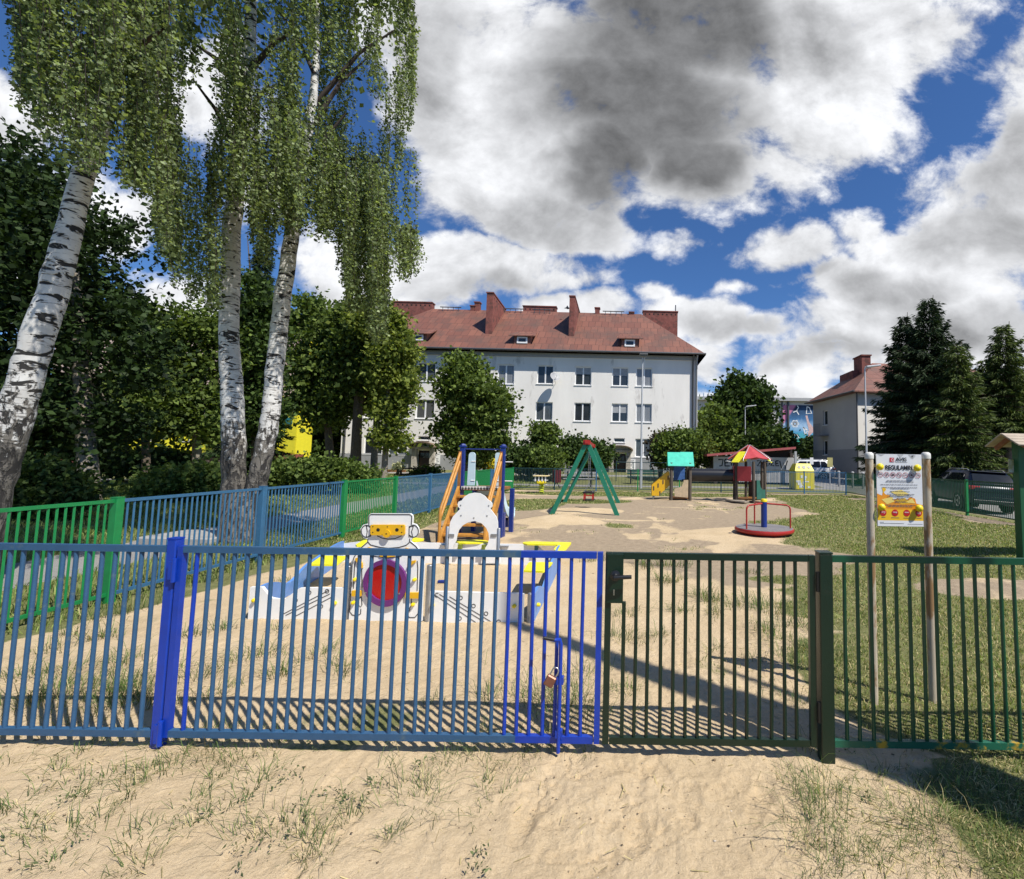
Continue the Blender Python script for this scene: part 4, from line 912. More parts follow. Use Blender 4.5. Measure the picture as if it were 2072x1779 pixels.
for w_, r in zip(WW, rects): window(AO, Ad, An, r, apt, w_[4], blind=w_[5])
for r in tr: window(AO, Ad, An, r, apt, GL_D, split=0, fr=.06)
M_DOOR = mat('dark_brown_door', (.045,.022,.014), .4, 0, .2)
for r in dr:
    a, b, z0, z1 = r; m = MB(); m.prism([(a+.06,z0),(b-.06,z0),(b-.06,z1-.06),(a+.06,z1-.06)], AO - An*.12, Ad, UZ, -An*.05)
    dd = m.build('door', M_DOOR, apt, ID4)
    m = MB(); c = (a+b)/2
    for u0, u1 in ((a+.12, c-.04), (c+.04, b-.12)): m.prism([(u0,z0+1.0),(u1,z0+1.0),(u1,z1-.2),(u0,z1-.2)], AO - An*.115, Ad, UZ, An*.006)
    m.build('door_pane', GL_D, dd, ID4)
    MB().lathe([(.02,0),(.02,.05),(.03,.06)], ap(c-.06,.12,z0+1.05), 8, An).build('handle', M_METAL, dd, ID4)
    # stone surround with a small curved canopy
    m = MB()
    for u0, u1 in ((a-.42, a-.04), (b+.04, b+.42)): m.prism([(u0,z0-.5),(u1,z0-.5),(u1,z1+.12),(u0,z1+.12)], AO + An*.32, Ad, UZ, -An*.30)
    m.prism([(a-.42,z1+.12),(b+.42,z1+.12),(b+.42,z1+.3),(a-.42,z1+.3)], AO + An*.35, Ad, UZ, -An*.33)
    m.build('door_surround', mat('stained_stone', (.42,.385,.33), .9, 0, .25, 2, .3, 20, .1, (.2,.18,.15), 3, .55), apt, ID4)
    hw = (b-a)/2 + .62; arcp = [(c + hw*math.sin(q), z1+.3 + .42*(math.cos(q) - .0)) for q in np.linspace(math.pi/2, -math.pi/2, 15)]
    inn = [(c + (hw-.10)*math.sin(q), z1+.26 + .40*math.cos(q)) for q in np.linspace(-math.pi/2, math.pi/2, 15)]
    MB().prism(arcp + inn, AO + An*.85, Ad, UZ, -An*.84).build('canopy', mat('brown_canopy', (.17,.12,.075), .8, 0, .25, 4), apt, ID4)
    MB().prism([(a-.6,z0-.5),(b+.6,z0-.5),(b+.6,z0-.02),(a-.6,z0-.02)], AO + An*1.0, Ad, UZ, -An*.97).build('door_step', M_PLINTH, apt, ID4)
# notice boards by the doors
for (x0, y0, x1, y1) in ((349,1088,386,1158),(1524,1128,1562,1190)):
    r = wr(x0, y0, x1, y1); nb = MB().prism([(r[0],r[2]),(r[1],r[2]),(r[1],r[3]),(r[0],r[3])], AO + An*.06, Ad, UZ, -An*.025).build('notice_board', M_FRAME, apt, ID4)
    m = MB(); rn = random.Random(x0)
    for k in range(7):
        u = r[0] + (r[1]-r[0])*(.1 + .5*rn.random()); z = r[2] + (r[3]-r[2])*(.05+.13*k); w2 = .12+.2*rn.random()
        m.add([ap(u,-.064,z), ap(min(u+w2,r[1]-.04),-.064,z), ap(min(u+w2,r[1]-.04),-.064,z+.07), ap(u,-.064,z+.07)], [(0,1,2,3)])
    m.build('papers', mat('printed_paper', (.33,.33,.34), .8), nb, ID4)
# eaves, gutter, downpipes
MB().prism([(uL-.02,zE-.45),(uR+.02,zE-.45),(uR+.02,zE-.02),(uL-.02,zE-.02)], AO + An*.10, Ad, UZ, -An*.09).build('cornice', M_EAVE, apt, ID4)
OV = .62
MB().prism([(uL-OV,zE-.10),(uR+OV,zE-.10),(uR+OV,zE-.012),(uL-OV,zE-.012)], AO + An*OV, Ad, UZ, -An*(DEP+2*OV)).build('soffit', M_EAVE, apt, ID4)
MB().path([ap(uL-OV,-OV-.07,zE+.0), ap(uR+OV,-OV-.07,zE+.0)], .085, 10).build('gutter', M_GUTTER, apt, ID4, 60)
for u, w0 in ((uR-.10, M_EAVE), (uR-.42, M_GUTTER), (uL+.35, M_GUTTER)):
    MB().path([ap(u,-OV,zE-.1), ap(u,-.12,zE-.6), ap(u,-.12,.0)], .07, 10).build('downpipe', w0, apt, ID4, 60)
# roof: eave line and ridge read off the photo
rY = DEP/2
def ridge_pt(px, py):
    O = AO - An*rY; r = ray(px, py); t_ = (O - CAM_P).dot(An)/r.dot(An); q = CAM_P + r*t_
    return (q - AO).dot(Ad), q.z
rl, rz0 = ridge_pt(*B2(340,222)); rr_, rz1 = ridge_pt(*B2(1598,255)); rz_ = (rz0+rz1)/2
hip_roof([ap(uL-OV,-OV,zE), ap(uR+OV,-OV,zE), ap(uR+OV,DEP+OV,zE), ap(uL-OV,DEP+OV,zE)], [ap(rl,rY,rz_), ap(rr_,rY,rz_)], 'roof', M_ROOF, apt)
slope = (rz_ - zE)/(rY + OV)
def roof_z(v): return zE + slope*(v + OV)
def at_depth(px, py, v):
    O = AO - An*v; r = ray(px, py); t_ = (O - CAM_P).dot(An)/r.dot(An); q = CAM_P + r*t_; return (q - AO).dot(Ad), q.z
def chimney(u0, u1, v0, v1, z0, z1, holes=True, cap=True):
    m = MB(); c = ap((u0+u1)/2, (v0+v1)/2, (z0+z1)/2); Rm = Matrix.Rotation(AYAW, 3, 'Z'); m.box(c, (u1-u0, v1-v0, z1-z0), M=Rm)
    if cap: m.box(c + UZ*((z1-z0)/2 + .05), (u1-u0+.12, v1-v0+.12, .10), M=Rm)
    ch = m.build('chimney', M_BRICKR, apt, ID4)
    if holes:
        m = MB(); n = max(2, int((u1-u0)/.42))
        for i in range(n):
            u = u0 + (u1-u0)*(i+.5)/n; m.add([ap(u-.07,v0-.004,z1-.36), ap(u+.07,v0-.004,z1-.36), ap(u+.07,v0-.004,z1-.2), ap(u-.07,v0-.004,z1-.2)], [(0,1,2,3)])
        m.build('vent_holes', M_VENT, ch, ID4)
def fin(pxl, pxr, ytop, ybot, v0, v1):               # narrow fire wall crossing the slope
    u0, z1 = at_depth(*B2(pxl, ytop), v0); u1, zb_ = at_depth(*B2(pxr, ybot), v0)
    m = MB(); prof = [(v0, roof_z(v0)-.5), (v1, roof_z(v1)-.3), (v1, z1-.12), (v0, z1)]
    A = ap(u0, 0, 0); m.prism(prof, A, -An, UZ, Ad*(u1-u0)); m.prism([(v0-.06,z1-.0),(v1+.06,z1-.13),(v1+.06,z1-.03),(v0-.06,z1+.1)], A - Ad*.05, -An, UZ, Ad*(u1-u0+.1))
    ch = m.build('chimney', M_BRICKR, apt, ID4)
    m = MB()
    for k in range(6):
        v = v0 + .35 + (v1-v0-.6)*k/5; z = z1 - .45
        m.add([ap(u1+.004,v-.07,z), ap(u1+.004,v+.07,z), ap(u1+.004,v+.07,z+.16), ap(u1+.004,v-.07,z+.16)], [(0,1,2,3)])
    m.build('vent_holes', M_VENT, ch, ID4)
# front faces: find depth so that the foot meets the slope
def foot_depth(px, py):
    lo_, hi_ = -.5, rY
    for _ in range(40):
        v = (lo_+hi_)/2
        if at_depth(px, py, v)[1] > roof_z(v): lo_ = v
        else: hi_ = v
    return v
fin(668, 697, 127, 374, foot_depth(*B2(682,374)), rY + .3); fin(1166, 1192, 148, 388, foot_depth(*B2(1178,388)), rY + .3)
v_ = rY + 1.0
u0, z1 = at_depth(*B2(94,180), v_); u1, _ = at_depth(*B2(337,180), v_); chimney(u0, u1, v_, v_+.7, zE, z1)
u0, z1 = at_depth(*B2(1608,237), v_); u1, _ = at_depth(*B2(1817,237), v_); chimney(u0, u1, v_, v_+.7, zE+.2, z1)
u0, z1 = at_depth(*B2(886,207), v_); u1, _ = at_depth(*B2(1085,207), v_); chimney(u0, u1, v_, v_+.7, rz_-1.5, z1)
for x0, x1, y in ((597,628,188),(572,600,210),(1320,1347,222),(1525,1553,248)):
    u0, z1 = at_depth(*B2(x0,y), rY); u1, _ = at_depth(*B2(x1,y), rY); chimney(u0, u1, rY-.2, rY+.3, rz_-.6, z1, False)
m = MB()
for x0, x1, y in ((388,515,210),(760,890,232),(940,1062,246),(1365,1495,252)):
    u0, z1 = at_depth(*B2(x0,y), rY-.3); u1, _ = at_depth(*B2(x1,y), rY-.3); m.path([ap(u0,rY-.35,rz_+.1), ap(u1,rY-.35,rz_+.1)], .05, 6)
    for k in range(4): u = u0+(u1-u0)*(k+.5)/4; m.path([ap(u,rY-.35,rz_+.1), ap(u,rY-.35,rz_-.35)], .03, 5)
m.build('snow_rail', M_GUTTER, apt, ID4)
u0, z1 = at_depth(*B2(1806,200), v_); MB().path([ap(u0,v_+.3,z1-1.2), ap(u0,v_+.3,z1+.1)], .06, 6).build('flue_pipe', M_GUTTER, apt, ID4)
for (xc, yt, yb) in ((268,362,418),(895,374,436),(1543,390,455)):        # eyebrow dormers
    vd = foot_depth(*B2(xc, yb)); uc, zb_ = at_depth(*B2(xc-15, yb), vd); _, zt_ = at_depth(*B2(xc, yt), vd); w_ = .72; hgt = zt_ - zb_ + .05
    m = MB(); m.prism([(vd, zb_), (vd, zb_+hgt*.85), (vd+hgt*.85/slope+.3, zb_+hgt*.85+.3), (vd+.0, zb_)][:3], ap(uc-w_,0,0), -An, UZ, Ad*(2*w_))
    dm = m.build('dormer', M_ROOF, apt, ID4); uv_faces(dm, [(ap(0,0,0), Ad, UZ)]*len(dm.data.polygons))
    m = MB(); m.add([ap(uc-w_-.45,vd-.25,zb_+hgt*.78), ap(uc+w_+.45,vd-.25,zb_+hgt*.78), ap(uc+w_+.1,vd+hgt/slope+1.2,zb_+hgt+1.0*slope), ap(uc-w_-.1,vd+hgt/slope+1.2,zb_+hgt+1.0*slope)], [(0,1,2,3)])
    m.add([Vector(v) - UZ*.08 for v in m.v[:4]], [(3,2,1,0)]); m.f += [(i, (i+1)%4, 4+(i+1)%4, 4+i) for i in range(4)]
    dr_ = m.build('dormer_roof', M_ROOF, apt, ID4); uv_faces(dr_, [(ap(0,0,0), Ad, UZ)]*len(dr_.data.polygons))
    window(ap(0,vd-.16,0), Ad, An, (uc-.45, uc+.45, zb_+.08, zb_+hgt*.68), apt, GL_D, split=0, fr=.13, sill=False)
# satellite dish on the facade
u, z = FPt(*B2(1076, 633), .75); dc = AO + An*.75 + Ad*u + UZ*z
t = thing('satellite_dish', 'round grey satellite dish on an arm beside a top floor window', 'satellite dish', dc)
ax = (An*.75 + Ad*.5 + UZ*.45).normalized(); pr = [(0.0,-.0),(.12,.006),(.24,.028),(.36,.065),(.42,.09),(.41,.095),(.34,.07),(.22,.035),(0,.012)]
MB().lathe(pr, dc, 24, ax).build('dish', mat('grey_dish', (.30,.30,.31), .5), t, ID4, 60)
MB().path([dc - UZ*.05, dc - An*.25 - UZ*.35, dc - An*.72 - UZ*.38], .025, 6).path([dc - UZ*.35 - An*.0, dc + ax*.45 - UZ*.15], .015, 6).build('arm', M_METAL, t, ID4)
MB().box(dc + ax*.45 - UZ*.13, (.09,.14,.09), bev=.02).build('receiver', M_FRAME, t, ID4)
# ---------------------------------------------------------------- the two storey house on the right
H2 = lambda x, y: (1602.6 + .16375*x, 712.3 + .16375*y)       # zoom (1980,880)-(2260,1240) scale 4.943
Yn, Yf = 36.0, 43.2
c0 = P(*H2(803, 490), Yn); c1 = P(*H2(258, 625), Yf); zH = (c0.z + c1.z)/2
t = thing('house', 'two storey house with shaded grey gable side and red roof beside the spruces', 'house', (c0.x, Yn, 0))
A = Vector((c0.x, Yn, 0)); B = Vector((c1.x, Yf, 0)); hd = (A - B).normalized(); hn = Vector((hd.y, -hd.x, 0))
if hn.x > 0: hn = -hn
L = (A - B).length
def HP(px, py):
    r = ray(px, py); t_ = (B - CAM_P).dot(hn)/r.dot(hn); q = CAM_P + r*t_ - B; return q.dot(hd), q.z
def hr(x0, y0, x1, y1): u0, z1 = HP(*H2(x0, y0)); u1, z0 = HP(*H2(x1, y1)); return (u0, u1, z0, z1)
M_HW = mat('shaded_grey_render', (.36,.355,.34), .9, 0, .06, .6); M_HP = mat('dark_grey_plinth', (.21,.215,.22), .9, 0, .08)  # gable render has its shade in the colour; sunlit walls use pale plaster
w1, w2 = hr(384,728,440,900), hr(384,1095,440,1272); zp = .15 + HP(*H2(700,1225))[1]
w1 = (w1[0], w1[1], w1[2], w1[3])
def hs(z0, z1): return [(a, b, max(c, z0), min(d_, z1)) for a, b, c, d_ in (w1, w2) if min(d_, z1)-max(c, z0) > 1e-3]
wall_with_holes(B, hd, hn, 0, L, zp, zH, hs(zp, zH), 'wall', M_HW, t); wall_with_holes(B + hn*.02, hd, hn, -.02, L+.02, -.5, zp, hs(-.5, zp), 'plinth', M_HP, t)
for r in (w1, w2): window(B, hd, hn, r, t, GL_D, split=0, fr=.06)
W2_ = 16; hb = lambda u, v, z: B + hd*u - hn*v + UZ*z
m = MB(); m.add([hb(L,0,zp), hb(L,W2_,zp), hb(L,W2_,zH), hb(L,0,zH)], [(0,1,2,3)]); m.add([hb(0,0,-.5), hb(0,W2_,-.5), hb(0,W2_,zH), hb(0,0,zH)], [(3,2,1,0)]); m.add([hb(0,W2_,-.5), hb(L,W2_,-.5), hb(L,W2_,zH), hb(0,W2_,zH)], [(0,1,2,3)]); m.build('wall', M_PLASTER, t, ID4)
MB().add([hb(L+.02,0,-.5), hb(L+.02,W2_,-.5), hb(L+.02,W2_,zp), hb(L+.02,0,zp)], [(0,1,2,3)]).build('plinth', M_PLINTH, t, ID4)
front_n = hd
for k in range(5):
    for z0 in (1.3, 4.3): window(hb(L,0,0) + front_n*.12, -hn, front_n, (2.2+2.6*k, 3.4+2.6*k, z0, z0+1.5), t, GL_D if k % 2 else GL_S, reveal=.1)
rzh = zH + 3.1
hip_roof([hb(-.5,-.5,zH), hb(L+.5,-.5,zH), hb(L+.5,W2_+.5,zH), hb(-.5,W2_+.5,zH)][::1], [hb(L/2,L/2,rzh), hb(L/2,W2_-L/2,rzh)], 'roof', M_ROOF, t)
bpy.data.objects[t.children[-1].name] if False else None
m = MB(); m.path([hb(L+.08,-.08,zH-.1), hb(L+.08,-.08,0)], .06, 8); m.path([hb(-.5,-.55,zH-.03), hb(L+.5,-.55,zH-.03)], .07, 8); m.build('gutter', M_GUTTER, t, ID4, 60)
bal = hr(372, 900, 448, 1030); m = MB(); m.box(hb((bal[0]+bal[1])/2, -.4, bal[2]), (.8, bal[1]-bal[0]+.3, .1))
for k in range(9): u = bal[0]-.1 + (bal[1]-bal[0]+.2)*k/8; m.path([hb(u,-.78,bal[2]), hb(u,-.78,bal[3])], .02, 5)
m.path([hb(bal[0]-.1,-.78,bal[3]), hb(bal[1]+.1,-.78,bal[3])], .025, 5); m.build('balcony', M_HP, t, ID4)
m = MB(); q0 = HP(*H2(745,118)); 
c_ = hb(L*.52, 2.6, 0); m.box(Vector((c_.x, c_.y, rzh - .9)), (.75, 1.5, 2.6)); m.box(Vector((c_.x, c_.y, rzh + .45)), (.9, 1.65, .1)); m.build('chimney', M_BRICKR, t, ID4)
m = MB(); 
for k in range(2): pass
c2_ = hb(L*.36, 2.1, 0); m.box(Vector((c2_.x, c2_.y, zH + 1.6)), (.6, 2.6, 1.5), M=Matrix.Rotation(.0, 3, 'Z')); m.build('chimney', M_BRICKR, t, ID4)
# ---------------------------------------------------------------- far building with the mural wall
Z3 = lambda x, y: (1408.4 + .13647*x, 760.8 + .13647*y)        # zoom (1740,940)-(2060,1240) scale 5.931
FY = 74.0
t = thing('school_building', 'far pale building behind the trees with a colourful mural on its end bay', 'building', (P(1430,900,FY).x, FY, 0))
x0, x1 = P(1395,850,FY).x, P(1690,850,FY).x; zt = P(*Z3(150,360), FY).z; FO = Vector((0,FY,0)); fN = Vector((0,-1,0))
fr_ = lambda a, b, c, d_: (P(*Z3(a,b),FY).x, P(*Z3(c,d_),FY).x, P(*Z3(c,d_),FY).z, P(*Z3(a,b),FY).z)
fw = [fr_(52,478,110,625), fr_(-80,478,-20,625), fr_(52,760,110,900), fr_(1180,500,1235,600), fr_(1000,500,1070,640), fr_(800,500,870,640), fr_(600,500,670,640), fr_(400,500,470,640), fr_(230,500,295,640)]
wall_with_holes(FO, Vector((1,0,0)), fN, x0, x1, -.5, zt, fw, 'wall', mat('pale_pink_render', (.60,.56,.54), .9, 0, .06, .5), t, .2)
for r in fw: window(FO, Vector((1,0,0)), fN, r, t, GL_D, reveal=.2)
MB().box(((x0+x1)/2, FY+6.2, zt/2), (x1-x0, 12, zt-.02)).build('body', M_HW, t, ID4)
MB().box(((x0+x1)/2, FY+5.8, zt+.25), (x1-x0+.6, 13, .5)).build('parapet', M_EAVE, t, ID4)
for a, b, yy in ((118,262,248),(1150,1228,318)):
    q0, q1 = P(*Z3(a,yy),FY+3), P(*Z3(b,yy),FY+3); MB().box(((q0.x+q1.x)/2, FY+3.5, (zt+q0.z)/2), (q1.x-q0.x, 1.2, q0.z-zt), ).build('chimney', M_FRAME if a < 500 else M_BRICKR, t, ID4)
mm, nt_, b_ = new_mat('painted_mural'); co = objco(nt_)
g1 = nd(nt_, 'ShaderNodeSeparateXYZ'); nt_.links.new(co, g1.inputs[0])
def mrange(s, a, b):
    n = nd(nt_, 'ShaderNodeMapRange'); nt_.links.new(s, n.inputs[0]); n.inputs[1].default_value = a; n.inputs[2].default_value = b; return n.outputs[0]
mu0, mu1 = P(*Z3(1285,430),FY).x, P(*Z3(1760,430),FY).x; mz1, mz0 = P(*Z3(1285,432),FY).z, P(*Z3(1285,1150),FY).z
hgt = mrange(g1.outputs[2], mz0, mz1); wob = noise(nt_, .45, 5, .65, co)
hw = nd(nt_, 'ShaderNodeMath', operation='MULTIPLY_ADD'); nt_.links.new(wob, hw.inputs[0]); hw.inputs[1].default_value = .45; 
sb = nd(nt_, 'ShaderNodeMath', operation='SUBTRACT'); nt_.links.new(hgt, sb.inputs[0]); sb.inputs[1].default_value = .22; nt_.links.new(sb.outputs[0], hw.inputs[2])
c = ramp(nt_, [(.05,(.10,.55,.55)),(.25,(.04,.45,.30)),(.42,(.08,.32,.55)),(.58,(.35,.52,.72)),(.74,(.05,.16,.34)),(.95,(.015,.03,.07))], hw.outputs[0]).outputs[0]
dg = nd(nt_, 'ShaderNodeMath', operation='SUBTRACT'); nt_.links.new(hgt, dg.inputs[0]); nt_.links.new(mrange(g1.outputs[0], mu0, mu1), dg.inputs[1])
c = mixc(nt_, ramp(nt_, [(.56,0.),(.62,1.)], dg.outputs[0]).outputs[0], c, (.55,.20,.34))
nt_.links.new(c, b_.inputs[0]); b_.inputs['Roughness'].default_value = .9
mu = MB().prism([(mu0,mz0),(mu1,mz0),(mu1,mz1),(mu0,mz1)], (0,FY-.03,0), UX, UZ, (0,-.05,0)).build('mural', mm, t, ID4)
m = MB(); mw = .16; O3 = (0, FY-.09, 0); zp3 = lambda pts: [(P(*Z3(*p), FY-.09).x, P(*Z3(*p), FY-.09).z) for p in pts]
for k in range(3): m.strip(zp3([(1468 + 55*math.cos(R(a))*math.cos(R(60*k)) - 20*math.sin(R(a))*math.sin(R(60*k)), 708 + 55*math.cos(R(a))*math.sin(R(60*k)) + 20*math.sin(R(a))*math.cos(R(60*k))) for a in range(0, 361, 20)]), .13, O3, UX, UZ)
for l in ([(1440,540),(1490,520),(1525,575)],[(1490,520),(1520,470),(1500,440)],[(1645,455),(1635,560),(1715,555),(1680,470),(1645,455)],[(1590,760),(1620,870),(1670,840),(1590,760)],[(1590,760),(1650,800),(1620,870)],[(1440,880),(1500,870),(1525,915),(1480,950)]): m.strip(zp3(l), mw, O3, UX, UZ)
m.build('white_line_figures', M_FRAME, mu, ID4)
MB().add([(*(lambda q: (q[0], FY-.095, q[1]))(p),) for p in zp3([(1622,590),(1650,585),(1680,690),(1735,760),(1740,830),(1650,920),(1672,800)])], [tuple(range(7))]).build('pale_arm', mat('pale_pink_paint', (.62,.42,.40), .9), mu, ID4)
MB().path([(P(*Z3(1272,600),FY).x, FY-.15, zt), (P(*Z3(1272,600),FY).x, FY-.15, 0)], .14, 8).path([(P(*Z3(1362,600),FY).x, FY-.2, zt+.3), (P(*Z3(1362,600),FY).x, FY-.2, mz0)], .18, 8).build('downpipe', M_GUTTER, t, ID4)
# ---------------------------------------------------------------- bin shed with graffiti
GY = 30.0
t = thing('bin_shed', 'low white shed with sloping red roof and black graffiti behind the far fence', 'shed', (P(1520,960,GY).x, GY, 0))
gpx = lambda x, y, dy=0.: P(*Z3(x, y), GY+dy)
xa, xb = gpx(260,1300).x, gpx(1450,1300).x; zt_ = gpx(600,1200).z; zg0 = .1
M_SHW = mat('stained_white_wall', (.42,.41,.40), .9, 0, .18, 1.2, .2, 12, .1, (.28,.27,.26), 1.5, .58)
zband = gpx(700,1385).z
MB().box(((xa+xb)/2, GY+.1, (zt_+zband)/2), (xb-xa, .2, zt_-zband)).build('wall', M_SHW, t, ID4)
m = MB()
nx_ = 40; wx = (xb-xa)/nx_
for i in range(nx_+1): m.box((xa+wx*i, GY+.1, (zband+.2)/2), (.07, .12, zband-.2))
for k in range(9): m.box(((xa+xb)/2, GY+.1, .25+(zband-.3)*k/8), (xb-xa, .10, .07))
m.build('lattice_wall', M_SHW, t, ID4)
MB().box((xa+.15, GY+1.8, .85), (.2, 3.5, 1.7)).box((xb-.1, GY+1.8, 1.05), (.2, 3.5, 2.1)).box(((xa+xb)/2, GY+3.6, .85), (xb-xa, .2, 1.7)).build('side_wall', mat('dark_brown_boards', (.05,.035,.03), .8), t, ID4)
r0, r1 = gpx(165,1168,-.6), gpx(1480,1060,-.6)
MB().prism([(r0.x,r0.z-.10),(r1.x,r1.z-.10),(r1.x,r1.z+.04),(r0.x,r0.z+.04)], (0,GY-.6,0), UX, UZ, (0,4.8,0)).build('roof', mat('red_metal_roof', (.36,.085,.08), .5, 0, .1, 2), t, ID4)
MB().prism([(xa,zt_),(xb,zt_),(xb,r1.z-.12),(xa,r0.z-.10)], (0,GY+.3,0), UX, UZ, (0,.1,0)).build('upper_band', mat('near_black_band', (.018,.012,.012), .8), t, ID4)  # near-black band from the wall top up to the roof
MB().box((gpx(1440,1300).x, GY-.45, 1.1), (.14,.14,2.2)).build('post', M_EAVE, t, ID4)
m = MB(); gs = lambda pts: [(gpx(*p).x, gpx(*p).z) for p in pts]
for l in ([(330,1240),(400,1240),(385,1330),(345,1335)],[(425,1245),(430,1335)],[(425,1240),(490,1235)],[(428,1290),(475,1285)],[(430,1335),(500,1335)],
          [(520,1240),(525,1330),(570,1310),(530,1285),(565,1255),(522,1240)],[(905,1260),(965,1255),(910,1335),(980,1335)],[(1005,1255),(1010,1340)],[(1045,1260),(1050,1345),(1095,1305),(1045,1260)],[(1105,1262),(1150,1258),(1108,1330),(1160,1330)],
          [(1180,1262),(1185,1335),(1230,1330)],[(1180,1262),(1225,1258)],[(1182,1298),(1220,1295)],[(1240,1260),(1268,1375),(1290,1285),(1318,1385),(1355,1255)]):
    m.strip(gs(l), .085, (0,GY-.004,0), UX, UZ)
m.build('graffiti_lettering', mat('black_spray_paint', (.015,.015,.015), .6), t, ID4)
# ---------------------------------------------------------------- yellow and pink building behind the left trees
t = thing('kindergarten_building', 'pink and bright yellow painted building half hidden behind the left trees', 'building', (P(400,900,38).x, 38, 0))
KY = 38.0; ka, kb = P(90,900,KY).x, P(597,900,KY).x; M_KY = mat('bright_yellow_render', (.78,.70,.03), .8, 0, .06); M_KP = mat('pale_pink_wall', (.62,.47,.40), .85, 0, .06); M_KR = mat('brick_red_plinth', (.25,.07,.055), .85)
kz0, kz1, kz2 = P(450,917,KY).z, P(450,800,KY).z, P(450,655,KY).z
kw = [(ka+1.5+3.1*i, ka+3.0+3.1*i, z, z+1.5) for i in range(6) for z in (kz0+.9, kz1+.9)]
wall_with_holes(Vector((0,KY,0)), UX, fN, ka, kb, kz0, kz1, [r for r in kw if r[3] < kz1], 'wall', M_KY, t); wall_with_holes(Vector((0,KY,0)), UX, fN, ka, kb, kz1, kz2, [r for r in kw if r[2] > kz1], 'wall', M_KP, t)
for r in kw: window(Vector((0,KY,0)), UX, fN, r, t, GL_D)
MB().box(((ka+kb)/2, KY-.02+.5, kz0/2-.2), (kb-ka+.06, 1.06, kz0+.4)).build('plinth', M_KR, t, ID4)
MB().box(((ka+kb)/2, KY+1.0, kz2/2), (kb-ka-.02, 1.8, kz2-.02)).build('body', M_KY, t, ID4)
hip_roof([(ka-.5,KY-.5,kz2),(kb+.5,KY-.5,kz2),(kb+.5,KY+2.4,kz2),(ka-.5,KY+2.4,kz2)], [(ka+1,KY+1,kz2+.6),(kb-1,KY+1,kz2+.6)], 'roof', M_ROOF, t)
pb = P(566,860,KY); MB().box((kb-.8, KY-.09, P(590,852,KY).z), (1.0,.06,.55)).build('sign_plate', mat('teal_plate', (.02,.16,.18), .5), t, ID4)
# ---------------------------------------------------------------- pre-cast fence and wooden shed on the right
t = thing('concrete_fence', 'dark pre-cast concrete fence with a lattice top behind the parked car', 'fence', (19, 33.5, 0))
CY = 33.5; M_CON = mat('dirty_concrete', (.17,.155,.135), .95, 0, .25, 3, .4, 30, .1)
for i in range(9):
    x = 17.0 + 2.05*i; MB().box((x, CY, .95), (.13,.15,2.6)).build('post', M_CON, t, ID4)
    if i == 8: break
    m = MB(); xc = x + 1.025
    for k in range(4): m.box((xc, CY, -.05+.46*k), (1.90,.05,.45))
    for z in (1.62, 2.2): m.box((xc, CY, z), (1.90,.06,.08))
    for k in range(8):
        for s in (-1, 1): m.bar((xc-.88+.25*k - s*.0, CY, 1.65), (xc-.88+.25*k + s*.22, CY, 2.18), .05, .045, up=(0,1,0))
    m.build('panel', M_CON, t, ID4)
t = thing('shed', 'old grey plank shed with lean-to roof behind the concrete fence', 'shed', (27, 37, 0))
m = MB(); q0, q1 = P(1955,900,37.0), P(2130,900,37.0); zt0, zt1 = P(1955,903,37.0).z, P(2060,893,37.0).z; zt1 = zt0 + (zt1-zt0)*1.7; rn = random.Random(3)
nn_ = 26
for i in range(nn_):
    a = q0.x + (q1.x-q0.x)*i/nn_; b_2 = q0.x + (q1.x-q0.x)*(i+.93)/nn_; z_ = zt0 + (zt1-zt0)*(i+.5)/nn_; m.box(((a+b_2)/2, 37.0 + rn.uniform(-.012,.012), (z_-.5)/2), (b_2-a, .03, z_+.5))
m.build('plank_wall', mat('weathered_planks', (.27,.235,.20), .9, 0, .35, 2, .3, 30, stretch=(8,1,.4)), t, ID4)
MB().box(((q0.x+q1.x)/2, 39.1, zt0/2-.3), (q1.x-q0.x, 4, zt0+.3)).build('body', M_LOG, t, ID4)
MB().prism([(q0.x-.4,zt0-.02),(q1.x+.4,zt1+.06),(q1.x+.4,zt1+.2),(q0.x-.4,zt0+.12)], (0,36.5,0), UX, UZ, (0,5,0)).build('roof', mat('tar_paper', (.045,.042,.038), .85), t, ID4)
# ================================================================ trees, shrubs
def unit(n):
    v = RNG.normal(size=(n, 3)); return v/np.linalg.norm(v, axis=1, keepdims=True)
def leaf_mesh(name, pts, size, mat_, parent, w=.62, down=0., fold=.18, sv=.3, axis_=None):
    pts = np.asarray(pts, float); n = len(pts)
    d = unit(n) if axis_ is None else axis_ + unit(n)*.45
    d[:, 2] -= down; d /= np.linalg.norm(d, axis=1, keepdims=True)
    q = unit(n); s = np.cross(d, q); s /= np.linalg.norm(s, axis=1, keepdims=True) + 1e-9; nn = np.cross(d, s)
    L = (size*(1 + sv*RNG.normal(size=n)).clip(.45, 1.8))[:, None]
    v = np.stack([pts, pts + d*L*.5 + s*L*w*.5 + nn*L*fold*.5, pts + d*L, pts + d*L*.5 - s*L*w*.5 + nn*L*fold*.5], 1)
    return np_mesh(name, v, np.arange(n*4).reshape(n, 4), mat_, parent, ID4)
